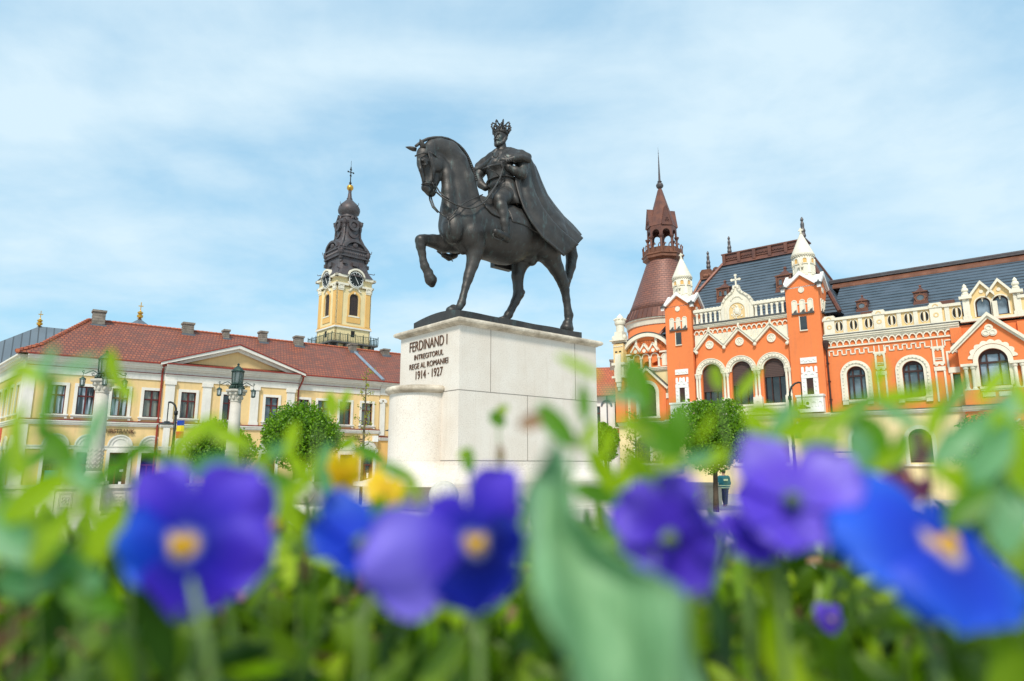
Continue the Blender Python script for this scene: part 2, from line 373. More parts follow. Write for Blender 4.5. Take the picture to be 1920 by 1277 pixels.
# bronze with a trace of verdigris where rain runs
m, nt, b = newmat('bronze'); v = coords(nt)
n = N(nt, 'ShaderNodeTexNoise', i_Scale=1.8, i_Detail=8.0, i_Roughness=0.65); L(nt, v, n.inputs['Vector'])
r = ramp(nt, [(0.3, (0.034, 0.031, 0.030)), (0.62, (0.072, 0.065, 0.061))]); L(nt, n.outputs['Fac'], r.inputs[0])
mp_ = N(nt, 'ShaderNodeMapping'); L(nt, v, mp_.inputs[0]); mp_.inputs['Scale'].default_value = (6, 6, 1.6)
n3 = N(nt, 'ShaderNodeTexNoise', i_Scale=1.4, i_Detail=7.0, i_Roughness=0.7); L(nt, mp_.outputs[0], n3.inputs['Vector'])
r3 = ramp(nt, [(0.54, 0.0), (0.74, 0.8)]); L(nt, n3.outputs['Fac'], r3.inputs[0])
L(nt, mix(nt, r3.outputs[0], r.outputs[0], (0.11, 0.165, 0.16)), b.inputs['Base Color'])
b.inputs['Metallic'].default_value = 0.55; r4 = ramp(nt, [(0.3, 0.40), (0.7, 0.60)]); L(nt, n.outputs['Fac'], r4.inputs[0]); L(nt, r4.outputs[0], b.inputs['Roughness'])
n5 = N(nt, 'ShaderNodeTexNoise', i_Scale=22.0, i_Detail=5.0, i_Roughness=0.6); L(nt, v, n5.inputs['Vector'])
bump(nt, b, n5.outputs['Fac'], 0.35, 0.012); M['bronze'] = m
# pedestal stone: speckled granite with rusty and grey streaks below the cap
m, nt, b = newmat('pedestal_granite'); v = coords(nt)
n = N(nt, 'ShaderNodeTexNoise', i_Scale=42.0, i_Detail=3.0, i_Roughness=0.8); L(nt, v, n.inputs['Vector'])
r = ramp(nt, [(0.28, (0.46, 0.40, 0.36)), (0.47, (0.70, 0.64, 0.57)), (0.70, (0.77, 0.715, 0.65))]); L(nt, n.outputs['Fac'], r.inputs[0])
n2 = N(nt, 'ShaderNodeTexNoise', i_Scale=0.9, i_Detail=6.0, i_Roughness=0.6); L(nt, v, n2.inputs['Vector'])
r2 = ramp(nt, [(0.38, (0.92, 0.89, 0.86)), (0.62, (1.0, 1.0, 1.0))]); L(nt, n2.outputs['Fac'], r2.inputs[0])
c = mix(nt, 1.0, r.outputs[0], r2.outputs[0], 'MULTIPLY')
mp_ = N(nt, 'ShaderNodeMapping'); L(nt, v, mp_.inputs[0]); mp_.inputs['Scale'].default_value = (5, 5, 0.35)
n3 = N(nt, 'ShaderNodeTexNoise', i_Scale=1.5, i_Detail=6.0, i_Roughness=0.7); L(nt, mp_.outputs[0], n3.inputs['Vector'])
r3 = ramp(nt, [(0.55, 0.0), (0.78, 0.40)]); L(nt, n3.outputs['Fac'], r3.inputs[0])
L(nt, mix(nt, r3.outputs[0], c, (0.46, 0.36, 0.26)), b.inputs['Base Color']); b.inputs['Roughness'].default_value = 0.6
bump(nt, b, n.outputs['Fac'], 0.2, 0.004); M['pedestal_granite'] = m
plain('weathered_cap', (0.74, 0.65, 0.53), 0.7, var=0.12, scale=2.5, c2=(0.33, 0.27, 0.20), fine=20)
plain('joint', (0.24, 0.20, 0.17), 0.9)

def text_mesh(txt, size, parent, name, mat, loc, rot=(PI/2, 0, 0), ext=0.01, sx=1.0, align='LEFT', off=0.0, spacing=1.0):
    cu = bpy.data.curves.new(name, 'FONT'); cu.body = txt; cu.size = size; cu.extrude = ext; cu.align_x = align; cu.offset = off; cu.space_character = spacing
    t = bpy.data.objects.new(name+'_c', cu); COL.objects.link(t)
    dg = bpy.context.evaluated_depsgraph_get(); me = bpy.data.meshes.new_from_object(t.evaluated_get(dg)); bpy.data.objects.remove(t); bpy.data.curves.remove(cu)
    o = bpy.data.objects.new(name, me); o.location = loc; o.rotation_euler = rot; o.scale = (sx, 1, 1)
    me.name = name; me.materials.clear()
    return place(o, name, mat, parent)

# ------------------------------------------------------------------ ground
g = MB(); g.box(-400, 400, -60, 700, -0.5, 0.0)
setp(g.build('plaza_ground', M['paving']), kind='structure')

def wall(mb, x0, x1, z0, z1, y, openings=(), depth=0.3, n=16):
    """front skin with real openings (xc, half width, bottom, spring, arched) and their reveals"""
    def q(a, b, c, d): mb.add([a, b, c, d], [(0, 1, 2, 3)])
    def rect(xa, xb, za, zb):
        if xb-xa > 1e-5 and zb-za > 1e-5: q((xa, y, za), (xb, y, za), (xb, y, zb), (xa, y, zb))
    x = x0
    for (xc, hw, zb, zs, arched) in sorted(openings):
        rect(x, xc-hw, z0, z1); rect(xc-hw, xc+hw, z0, zb)
        if arched:
            pts = [(xc-hw*math.cos(PI*k/n), zs+hw*math.sin(PI*k/n)) for k in range(n+1)]
            for (xa, za), (xb, zb2) in zip(pts[:-1], pts[1:]): q((xa, y, za), (xb, y, zb2), (xb, y, z1), (xa, y, z1))
        else:
            pts = [(xc-hw, zs), (xc+hw, zs)]; rect(xc-hw, xc+hw, zs, z1)
        loop = [(xc-hw, zb)] + pts + [(xc+hw, zb)]; m = len(loop)
        for i in range(m):
            a, b = loop[i], loop[(i+1) % m]
            if abs(a[0]-b[0])+abs(a[1]-b[1]) > 1e-6: q((a[0], y, a[1]), (b[0], y, b[1]), (b[0], y+depth, b[1]), (a[0], y+depth, a[1]))
        x = xc+hw
    rect(x, x1, z0, z1)
    for xa in (x0, x1): q((xa, y, z0), (xa, y+depth, z0), (xa, y+depth, z1), (xa, y, z1))
    for za in (z0, z1): q((x0, y, za), (x1, y, za), (x1, y+depth, za), (x0, y+depth, za))

def arched_window(par, xc, hw, zb, zs, y, frame, pane, style=0, blind=0.0, name='window'):
    """frame bars with a pane behind; zs is the springing height"""
    f = MB(); t = 0.07 if hw > 0.3 else 0.03
    f.arch(xc, zs, hw-t, hw+0.01, y+0.12, y+0.22, leg=zs-zb)
    f.box(xc-hw+t, xc+hw-t, y+0.12, y+0.22, zb, zb+t)
    if style == 0:     # two posts, a transom
        for s in (-0.42, 0.42): f.box(xc+s*hw-t*0.6, xc+s*hw+t*0.6, y+0.13, y+0.21, zb+t, zs+hw*0.82)
        f.box(xc-hw+t, xc+hw-t, y+0.11, y+0.2, zs-0.10*hw-t, zs-0.10*hw+t*0.7)
        f.arch(xc, zs+hw*0.02, hw*0.80, hw-t*0.9, y+0.135, y+0.2)
        f.prism([(xc-hw*0.75, zs+hw*0.58), (xc+hw*0.75, zs+hw*0.58), (xc+hw*0.4, zs+hw*0.9), (xc-hw*0.4, zs+hw*0.9)], y+0.14, y+0.19)
    elif style == 1:   # triple arcade below a blind
        for s in (-0.36, 0.36): f.box(xc+s*hw-t*0.5, xc+s*hw+t*0.5, y+0.13, y+0.21, zb+t, zs-0.45)
        for s in (-0.68, 0, 0.68): f.arch(xc+s*hw, zs-0.5, hw*0.27, hw*0.40, y+0.125, y+0.21, n=10)
    fo = f.build(name, M[frame], par)
    p = MB(); P_ = [(xc-hw*1.0, zb)] + [(xc+hw*math.cos(a), zs+hw*math.sin(a)) for a in [PI-PI*k/16 for k in range(17)]] + [(xc+hw, zb)]
    p.prism(P_[::-1], y+0.23, y+0.25); p.build('pane', M[pane], fo)
    if blind:
        b_ = MB(); B_ = [(xc-hw*0.97, blind)] + [(xc+hw*0.96*math.cos(a), zs+hw*0.96*math.sin(a)) for a in [PI-PI*k/16 for k in range(17)]] + [(xc+hw*0.97, blind)]
        b_.prism(B_[::-1], y+0.09, y+0.115); b_.build('blind', M['dark_blind'], fo)
    return fo
def rect_window(par, xc, hw, zb, zt, y, frame, pane, cross=True, name='window', surround=None, sill=None, cz=0.66):
    f = MB(); t = 0.05
    f.box(xc-hw, xc-hw+t, y+0.08, y+0.17, zb, zt); f.box(xc+hw-t, xc+hw, y+0.08, y+0.17, zb, zt)
    f.box(xc-hw+t, xc+hw-t, y+0.08, y+0.17, zb, zb+t); f.box(xc-hw+t, xc+hw-t, y+0.08, y+0.17, zt-t, zt)
    if cross:
        f.box(xc-t*0.9, xc+t*0.9, y+0.07, y+0.16, zb+t, zt-t)
        zz = zb+(zt-zb)*cz; f.box(xc-hw+t, xc-t*0.9, y+0.075, y+0.165, zz-t*0.8, zz+t*0.8); f.box(xc+t*0.9, xc+hw-t, y+0.075, y+0.165, zz-t*0.8, zz+t*0.8)
    fo = f.build(name, M[frame], par)
    MB().box(xc-hw+0.01, xc+hw-0.01, y+0.175, y+0.19, zb+0.01, zt-0.01).build('pane', M[pane], fo)
    return fo
def band(mb, x0, x1, z0, z1, y0, d, lip=0.0):
    """moulding: three stepped courses"""
    h = z1-z0
    mb.box(x0, x1, y0-d*0.45, y0, z0, z0+h*0.34); mb.box(x0-lip, x1+lip, y0-d*0.75, y0, z0+h*0.34, z0+h*0.72); mb.box(x0-lip, x1+lip, y0-d, y0, z0+h*0.72, z1)
def arcade(mb, x0, x1, z0, z1, y0, d, pitch, col=True):
    n = max(1, round((x1-x0)/pitch)); p = (x1-x0)/n
    for i in range(n):
        c = x0+p*(i+0.5); mb.arch(c, z1-p*0.5-0.01, p*0.30, p*0.49, y0-d, y0, n=8)
        mb.box(x0+p*i-p*0.1, x0+p*i+p*0.1, y0-d*1.15, y0, z0, z1-p*0.5)
def meander(mb, x0, x1, z0, z1, y0, d, pitch, w=0.07):
    pts = []; n = int((x1-x0)/pitch); p = (x1-x0)/n
    for i in range(n):
        a = x0+p*i; pts += [(a, z0), (a, z1), (a+p/2, z1), (a+p/2, z0)]
    pts.append((x1, z0)); mb.strip(pts, w, y0-d, y0)

# ================================================================== orange palace
o_ = at(1551, 773, 44.0)
FP = Frame(o_.x, o_.y, math.radians(-38.8))
palace = empty('palace', FP.o, FP.ang, 'ornate orange palace with cream trim, slate roofs and brown copper tower on the right', 'building')
W0, W1_, CZ0, LEDGE = -16.2, 17.0, 0.0, 5.35
mass = MB()
mass.box(-11.3, W1_, 0.36, 11.5, 0.0, 10.2); mass.box(-16.0, -11.3, 1.1, 11.5, 0.0, 11.2); mass.box(-9.0, -1.8, 0.36, 8, 10.21, 12.3)
wg = MB()
gop = [(u, 0.62, 2.15, 3.55, True) for u in (-7.72, -5.48, -3.2, 1.95, 5.1, 9.3, 13.0)]
wall(wg, -11.3, W1_, 0.0, 5.1, 0.0, gop, 0.36)
wall(wg, -16.0, -11.3, 0.0, 5.1, 0.7, [(-13.9, 0.62, 2.15, 3.55, True)], 0.4)
wg.build('ground_floor_wall', M['pale_yellow_plaster'], palace)
mass.build('rear_block', M['dark_orange_plaster'], palace)
for u, hw, zb, zs, _ in gop:
    gs = MB(); gs.arch(u, zs, 0.62, 0.84, -0.07, 0.0, leg=zs-zb+0.1); gs.box(u-0.95, u+0.95, -0.12, 0.0, zb-0.22, zb-0.1); gs.build('window_surround', M['cream_trim'], palace)
gs = MB(); gs.arch(-13.9, 3.55, 0.62, 0.84, 0.63, 0.7, leg=1.5); gs.build('window_surround', M['cream_trim'], palace)
for u, hw, zb, zs, _ in gop: arched_window(palace, u, hw, zb, zs, 0.05, 'brown_wood', 'dark_glass', style=2, blind=zb+0.06)
arched_window(palace, -13.9, 0.62, 2.15, 3.55, 0.78, 'brown_wood', 'dark_glass', style=2, blind=2.2)
ld = MB(); band(ld, -8.83, -2.06, 5.1, LEDGE, 0.0, 0.30); band(ld, 0.2, 7.7, 5.1, LEDGE, 0.0, 0.28); band(ld, 11.05, W1_, 5.1, LEDGE, 0.0, 0.28); band(ld, -16.0, -11.28, 5.1, LEDGE, 0.7, 0.25)
band(ld, -2.1, 0.25, 5.1, LEDGE+0.003, -0.25, 0.32, 0.06); band(ld, -11.3, -8.7, 5.1, LEDGE+0.003, -0.25, 0.32, 0.06)
ld.build('first_floor_ledge', M['cream_trim'], palace)
ll = MB(); ll.box(-8.6, -2.3, -0.34, 0.0, LEDGE+0.005, LEDGE+0.05); ll.box(0.35, 7.4, -0.31, 0.0, LEDGE+0.005, LEDGE+0.05); ll.box(11.3, W1_, -0.31, 0.0, LEDGE+0.005, LEDGE+0.05); ll.build('ledge_flashing', M['dark_lead'], palace)

# ---- right wing
ww = MB(); wop = [(1.93, 0.55, 6.15, 7.75, True), (5.12, 0.57, 6.12, 7.78, True), (14.4, 0.57, 6.12, 7.78, True), (7.35, 0.19, 6.2, 7.35, False)]
wall(ww, 0.13, W1_, LEDGE+0.06, 10.2, 0.0, wop, 0.36); ww.build('wing_wall', M['orange_plaster'], palace)
for (u, hw, zb, zs, a) in wop:
    if a:
        arched_window(palace, u, hw, zb, zs, 0.06, 'brown_wood', 'window_glass')
        s_ = MB(); s_.arch(u, zs, hw+0.0, hw+0.17, -0.06, 0.0, leg=zs-zb); s_.arch(u, zs, hw+0.17, hw+0.36, -0.11, 0.0, leg=zs-zb)
        for k in range(26):
            if k < 7: x_, z_ = u-hw-0.225, zb+0.12+k*(zs-zb)/7.4
            elif k > 18: x_, z_ = u+hw+0.225, zb+0.12+(k-19)*(zs-zb)/7.4
            else: t_ = PI-PI*(k-6.6)/12; x_, z_ = u+(hw+0.225)*math.cos(t_), zs+(hw+0.225)*math.sin(t_)
            s_.ball((x_, -0.12, z_), 0.045, n=6, m=4)
        s_.box(u-hw-0.36, u-hw+0.02, -0.17, 0.0, zb-0.05, zb+0.04); s_.box(u+hw-0.02, u+hw+0.36, -0.17, 0.0, zb-0.05, zb+0.04)
        s_.box(u-hw-0.34, u-hw+0.0, -0.13, 0.0, zb-0.32, zb-0.06); s_.box(u+hw+0.0, u+hw+0.34, -0.13, 0.0, zb-0.32, zb-0.06)
        s_.box(u-hw+0.03, u+hw-0.03, -0.14, 0.05, zb-0.16, zb-0.02); s_.box(u-hw+0.03, u+hw-0.03, -0.09, 0.05, zb-0.24, zb-0.163)
        s_.build('window_surround', M['cream_trim'], palace)
rect_window(palace, 7.35, 0.19, 6.2, 7.35, 0.05, 'brown_wood', 'dark_glass', False)
tr = MB()
for xa, xb in ((0.18, 7.78), (11.0, W1_)):
    band(tr, xa, xb, 10.10, 10.42, 0.0, 0.26); arcade(tr, xa+0.05, xb, 9.72, 10.10, 0.0, 0.10, 0.38)
    tr.box(xa+0.02, xb, -0.09, 0.0, 9.62, 9.715); tr.box(xa+0.02, xb, -0.05, 0.0, 10.02, 10.10)
meander(tr, 0.45, 3.05, 9.12, 9.42, 0.0, 0.05, 0.44); meander(tr, 3.75, 6.15, 9.12, 9.42, 0.0, 0.05, 0.44); meander(tr, 6.95, 7.75, 9.12, 9.42, 0.0, 0.05, 0.4); meander(tr, 11.2, W1_, 9.12, 9.42, 0.0, 0.05, 0.44)
for c in (3.40, 6.55):
    for s in (-0.28, 0, 0.28): tr.box(c+s-0.03, c+s+0.03, -0.06, 0.0, 9.1, 9.5)
    tr.box(c-0.36, c+0.36, -0.06, 0.0, 8.98, 9.1); tr.box(c-0.3, c-0.19, -0.06, 0.0, 8.1, 8.98); tr.box(c+0.19, c+0.3, -0.06, 0.0, 8.1, 8.98)
    tr.arch(c-0.1, 8.86, 0.05, 0.1, -0.055, 0.0, n=6, leg=0.02); tr.arch(c+0.1, 8.86, 0.05, 0.1, -0.055, 0.0, n=6, leg=0.02); tr.box(c-0.19, c+0.19, -0.055, 0.0, 8.9, 8.98)
    for zz in (8.27, 8.36): tr.box(c-0.19, c+0.19, -0.05, 0.0, zz, zz+0.04)
    tr.box(c-0.3, c+0.3, -0.065, 0.0, 8.0, 8.16); tr.disc(c-0.15, 8.0, 0.1, -0.06, 0.0, 10); tr.disc(c+0.15, 8.0, 0.1, -0.06, 0.0, 10)
    tr.box(c-0.30, c+0.30, -0.08, 0.0, 7.60, 7.85); tr.box(c-0.28, c-0.18, -0.06, 0.0, 5.75, 7.6); tr.box(c+0.18, c+0.28, -0.06, 0.0, 5.75, 7.6)
tr.box(6.95, 7.05, -0.06, 0.0, 7.75, 8.75); tr.box(7.05, 7.6, -0.06, 0.0, 8.65, 8.75); tr.arch(7.2, 8.6, 0.06, 0.12, -0.055, 0.0, n=8); tr.arch(7.42, 8.6, 0.06, 0.12, -0.055, 0.0, n=8)
tr.box(6.98, 7.62, -0.09, 0.0, 7.42, 7.75); tr.box(7.05, 7.16, -0.06, 0.0, 6.1, 7.42); tr.box(7.0, 7.6, -0.08, 0.0, 6.0, 6.1)
tr.build('wing_stucco', M['cream_trim'], palace)
ll = MB(); ll.box(0.2, 7.8, -0.29, 0.3, 10.423, 10.47); ll.box(11.0, W1_, -0.29, 0.3, 10.423, 10.47); ll.build('cornice_flashing', M['dark_lead'], palace)
# balustrade of the wing
bp = MB(); bw = MB(); bd_ = MB()
for xa, xb in ((0.25, 8.0), (10.75, W1_)):
    bp.box(xa, xb, -0.10, 0.10, 10.5, 11.42); bw.box(xa-0.03, xb, -0.22, 0.2, 11.42, 11.6); bw.box(xa-0.03, xb, -0.17, 0.16, 10.475, 10.56)
for px in (1585, 1614, 1687.6, 1719, 1779, 1868): u = FP.uv(px, 608 if px < 1800 else 590)[0]; bw.box(u-0.12, u+0.12, -0.16, 0.15, 10.5, 11.43)
for px in (1556, 1650, 1758):
    u = FP.uv(px, 608)[0]; bw.box(u-0.32, u+0.32, -0.2, 0.18, 10.49, 11.45); bw.box(u-0.36, u+0.36, -0.25, 0.24, 11.45, 11.66); bw.box(u-0.3, u+0.3, -0.2, 0.2, 11.66, 11.76)
    bp.arch(u, 11.0, 0.08, 0.15, -0.22, -0.2, a0=0, a1=2*PI)
    bp.arch(u, 11.52, 0.1, 0.16, -0.27, -0.25)
cres = [FP.uv(px, 608)[0] for px in (1573.6, 1601, 1629.6, 1673.4, 1705, 1735.5, 1797)] + [11.6, 12.5, 13.6, 14.6, 15.6]
for u in cres:
    for s in (-1, 1):
        a0 = PI/2 if s < 0 else -PI/2
        bd_.disc(u+s*0.07, 11.0, 0.14, -0.115, -0.10, 12, rz=0.29, seg=(a0, a0+PI))
        bw.arch(u+s*0.07, 11.0, 0.15, 0.18, -0.125, -0.10, a0=a0, a1=a0+PI, rise=2.0, n=12)
    bw.box(u-0.04, u+0.04, -0.12, -0.10, 10.72, 11.28)
bp.build('balustrade_panel', M['yellow_plaster'], palace); bw.build('balustrade_trim', M['cream_trim'], palace); bd_.build('balustrade_piercing', M['dark_interior'], palace)
dp = MB(); dp.tube([(0.32, -0.12, 9.6), (0.32, -0.12, 5.4)], 0.055, 8); dp.lathe([(0.06, -0.55), (0.14, -0.3), (0.2, -0.05), (0.2, 0.1), (0.1, 0.14)], (0.32, -0.2, 10.0), 10)
for zz in (8.6, 7.4, 6.2): dp.box(0.24, 0.40, -0.2, 0.0, zz, zz+0.06)
dp.build('drainpipe', M['brown_wood'], palace)

# ---- bay on the right
yb = -0.6; cb = FP.uv(1857, 640, yb)[0]; bx0, bx1 = cb-1.62, cb+1.62
by = MB(); wz0, wzs, whw = 6.45, 7.9, 0.70
wall(by, bx0, bx1, LEDGE+0.02, 8.95, yb, [(cb, whw, wz0, wzs, True)], 0.4)
by.prism([(bx0, 8.95), (bx1, 8.95), (cb, 10.55)], yb, 0.0); by.box(bx0, bx0+0.12, yb+0.4, 0.0, LEDGE, 8.95); by.box(bx1-0.12, bx1, yb+0.4, 0.0, LEDGE, 8.95)
for s in (-1, 1): by.box(cb+s*1.15-0.38, cb+s*1.15+0.38, yb-0.28, yb, LEDGE+0.02, 6.25); by.box(cb+s*1.62-0.3, cb+s*1.62+0.28, -0.15, 0.0, 9.2, 10.1)
by.build('bay_wall', M['orange_plaster'], palace)
MB().box(bx0+0.15, bx1-0.15, yb+0.42, 0.35, LEDGE, 8.9).build('bay_interior', M['dark_interior'], palace)
arched_window(palace, cb, whw, wz0, wzs, yb+0.08, 'brown_wood', 'sky_glass')
bt = MB(); sl_ = 1.6/1.62
for s in (-1, 1):
    P_ = [(cb, 10.72), (cb+s*1.95, 10.72-1.95*sl_), (cb+s*1.95, 10.50-1.95*sl_), (cb, 10.50)]
    bt.prism(P_ if s > 0 else P_[::-1], yb-0.28, yb+0.0); P2 = [(cb, 10.50), (cb+s*1.9, 10.50-1.9*sl_), (cb+s*1.9, 10.34-1.9*sl_), (cb, 10.34)]
    bt.prism(P2 if s > 0 else P2[::-1], yb-0.16, yb+0.0)
for k in range(3): a = PI/2+2*PI*k/3; bt.disc(cb+0.19*math.cos(a), 9.62+0.19*math.sin(a), 0.21, yb-0.06-0.004*k, yb, 16); bt.arch(cb+0.19*math.cos(a), 9.62+0.19*math.sin(a), 0.1, 0.15, yb-0.1, yb-0.05, a0=0, a1=2*PI, n=12)
bt.arch(cb, wzs, whw, whw+0.24, yb-0.1, yb, leg=wzs-wz0); bt.arch(cb, wzs+0.04, whw+0.24, whw+0.38, yb-0.06, yb, scallop=9, amp=0.11, n=90, a0=0.12, a1=PI-0.12)
for s in (-1, 1):
    for q in (0.98, 1.32):
        bt.lathe([(0.13, 0), (0.13, 0.08), (0.095, 0.14), (0.09, 1.15), (0.14, 1.22), (0.15, 1.34)], (cb+s*q, yb-0.15, 6.28), 10)
    bt.box(cb+s*1.15-0.4, cb+s*1.15+0.4, yb-0.32, yb, 7.63, 7.78); bt.box(cb+s*1.15-0.36, cb+s*1.15+0.36, yb-0.29, yb, 6.25, 6.3)
bt.box(cb-0.76, cb+0.76, yb-0.14, yb+0.05, wz0-0.17, wz0-0.02); bt.box(cb-0.73, cb+0.73, yb-0.08, yb, wz0-0.26, wz0-0.173)
for s in (-1, 1): bt.box(cb+s*0.38-0.3, cb+s*0.38+0.3, yb-0.05, yb, 5.85, 6.1)
band(bt, bx0-0.1, bx1+0.6, 5.05, LEDGE+0.0, yb, 0.35)
for i in range(4): bt.arch(cb-0.1, 4.65+0.0*i, 0.95-0.24*i, 1.05-0.24*i, yb-0.12+0.13*i, yb+0.0+0.13*i, a0=PI*1.08, a1=PI*1.92, n=22, rise=0.42, scallop=12 if i else 0, amp=0.05)
bt.build('bay_stucco', M['cream_trim'], palace)
cbm = MB(); cbm.lathe([(0.2, -0.75), (0.55, -0.45), (0.85, -0.15), (1.05, 0.0), (1.15, 0.28)], (cb-0.05, yb+0.55, 4.78), 24, a0=PI, a1=2*PI); cbm.box(bx0, bx1+0.5, yb, 0.0, 4.45, 5.05); cbm.build('bay_corbel', M['orange_plaster'], palace)
MB().box(bx0-0.1, bx1+0.6, yb-0.42, yb, LEDGE+0.003, LEDGE+0.05).build('bay_flashing', M['dark_lead'], palace)
# attic with two small gables
ya = 0.05; A = lambda px, py: FP.uv(px, py, ya)
l0, r0 = A(1808, 560), A(1908, 545); lw, rw = A(1842.5, 570)[0], A(1875.5, 566)[0]; mid = (lw+rw)/2
pkz, vz, ez = 12.72, 11.98, 11.95; at_ = MB()
wall(at_, mid-1.25, mid+1.25, 10.5, ez-0.02, ya, [(lw, 0.37, 10.62, 11.40, True), (rw, 0.37, 10.62, 11.40, True)], 0.3)
for c in (lw, rw): at_.prism([(c-0.56, ez-0.02), (c+0.56, ez-0.02), (c+0.1, pkz-0.1), (c-0.1, pkz-0.1)], ya, ya+0.3)
at_.build('attic_wall', M['yellow_plaster'], palace)
MB().box(mid-1.2, mid+1.2, ya+0.32, 1.8, 10.3, 12.0).build('attic_interior', M['dark_interior'], palace)
for c in (lw, rw): arched_window(palace, c, 0.37, 10.62, 11.40, ya, 'brown_wood', 'sky_glass', style=2)
ac = MB()
for c in (lw, rw):
    for s in (-1, 1):
        dx = 0.62 if (c == lw) == (s > 0) else 0.85
        e = (pkz-vz)/0.56
        P_ = [(c, pkz+0.06), (c+s*dx, pkz+0.06-dx*e), (c+s*dx, pkz-0.14-dx*e), (c, pkz-0.14)]; ac.prism(P_ if s > 0 else P_[::-1], ya-0.2, ya+0.3)
    ac.prism([(c-0.08, 11.78), (c, 11.52), (c+0.08, 11.78)], ya+0.1, ya+0.2)
    ac.disc(c, 12.12, 0.11, ya-0.05, ya, 8); ac.arch(c, 11.40, 0.37, 0.44, ya-0.03, ya, leg=0.78)
for s in (-1, 1):
    c = mid+s*1.22; ac.box(c-0.17, c+0.17, ya-0.2, ya+0.3, 10.5, 11.75); ac.box(c-0.32, c+0.32, ya-0.34, ya+0.36, 11.75, 11.92); ac.box(c-0.22, c+0.22, ya-0.25, ya+0.3, 10.5, 10.7)
    ac.box(c-0.18, c+0.18, ya-0.18, ya+0.2, 11.92, 12.05)
    ac.lathe([(0.16, 0), (0.19, 0.06), (0.12, 0.14), (0.19, 0.24), (0.17, 0.36), (0.10, 0.44), (0.12, 0.5), (0.07, 0.6), (0.0, 0.68)], (c, ya+0.02, 12.05), 12)
ac.box(mid-1.6, mid+1.5, ya-0.3, ya+0.1, 10.35, 10.5)
ac.build('attic_gables', M['cream_trim'], palace)

# ---- central front between the turrets
CU = -5.48; cx = [-7.72, -5.48, -3.22]; ZS = 8.62
cw = MB(); wall(cw, -8.86, -2.0, LEDGE+0.06, 12.3, 0.0, [(c, 0.74, 6.2, ZS, True) for c in cx], 0.36); cw.build('central_wall', M['orange_plaster'], palace)
for c in cx: arched_window(palace, c, 0.74, 6.2, ZS, 0.10, 'brown_wood', 'dark_glass', style=1, blind=8.05 if c > -4 else 7.6 if c > -6 else 7.3)
cs = MB()
for c in cx:
    cs.arch(c, ZS, 0.72, 0.84, -0.06, 0.05); cs.arch(c, ZS, 0.84, 1.08, -0.16, 0.0); cs.arch(c, ZS, 1.08, 1.13, -0.2, 0.0)
    for k in range(13): t_ = PI*(k+0.5)/13; cs.ball((c+0.96*math.cos(t_), -0.17, ZS+0.96*math.sin(t_)), 0.06, n=6, m=4)
for c in (-8.80, -8.60, -6.72, -6.48, -4.48, -4.24, -2.36, -2.14):
    cs.lathe([(0.12, 0), (0.12, 0.07), (0.085, 0.12), (0.08, 1.55), (0.10, 1.6), (0.14, 1.78), (0.14, 1.86)], (c, -0.14, 6.68), 10)
for c in (-8.70, -6.60, -4.36, -2.25):
    hw = 0.28 if -8 < c < -3 else 0.2
    cs.box(c-hw, c+hw, -0.30, 0.0, ZS-0.08, ZS+0.02); cs.box(c-hw-0.03, c+hw+0.03, -0.30, 0.0, 5.45, 6.68); cs.box(c-hw+0.1, c-hw+0.15, -0.33, -0.3, 5.7, 6.3); cs.box(c+hw-0.15, c+hw-0.1, -0.33, -0.3, 5.7, 6.3); cs.arch(c, 6.3, 0.08, 0.13, -0.33, -0.3, n=8)
for c in cx:
    cs.box(c-0.78, c+0.78, -0.24, 0.05, 6.06, 6.2); cs.box(c-0.78, c+0.78, -0.16, 0.0, 5.45, 6.06)
    for k in range(7): cs.arch(c-0.66+0.22*k, 5.78, 0.06, 0.10, -0.2, -0.16, a0=0, a1=2*PI, n=8)
zz = [(-8.86, 10.42), (cx[0], 11.68), (-6.6, 10.60), (cx[1], 11.72), (-4.36, 10.60), (cx[2], 11.72), (-2.0, 10.42)]
cs.strip(zz, 0.20, -0.20, -0.01); cs.strip([(x, z+0.13) for x, z in zz], 0.07, -0.27, -0.01)
for (x, z), c in zip(zz, range(7)):
    if c % 2: cs.box(x-0.06, x+0.06, -0.22, 0.0, z+0.1, z+0.3); cs.ball((x, -0.12, z+0.34), 0.09, n=8, m=5)
    else: cs.ball((x+(0.15 if c == 0 else -0.15 if c == 6 else 0), -0.18, z-0.16), 0.13, n=8, m=5)
for c in cx:
    cs.disc(c, 10.78, 0.31, -0.05, -0.0, 20); cs.arch(c, 10.78, 0.23, 0.31, -0.09, -0.05, a0=0, a1=2*PI); cs.ball((c, -0.05, 10.78), 0.1, 0.05, 0.1, n=8, m=5)
    for k in range(6): cs.ball((c+0.15*math.cos(k*PI/3), -0.05, 10.78+0.15*math.sin(k*PI/3)), 0.06, 0.04, 0.06, n=6, m=4)
arcade(cs, -8.84, -2.02, 11.62, 11.95, 0.0, 0.10, 0.36)
band(cs, -8.86, -2.0, 12.07, 12.32, 0.0, 0.24)
cs.build('central_stucco', M['cream_trim'], palace)
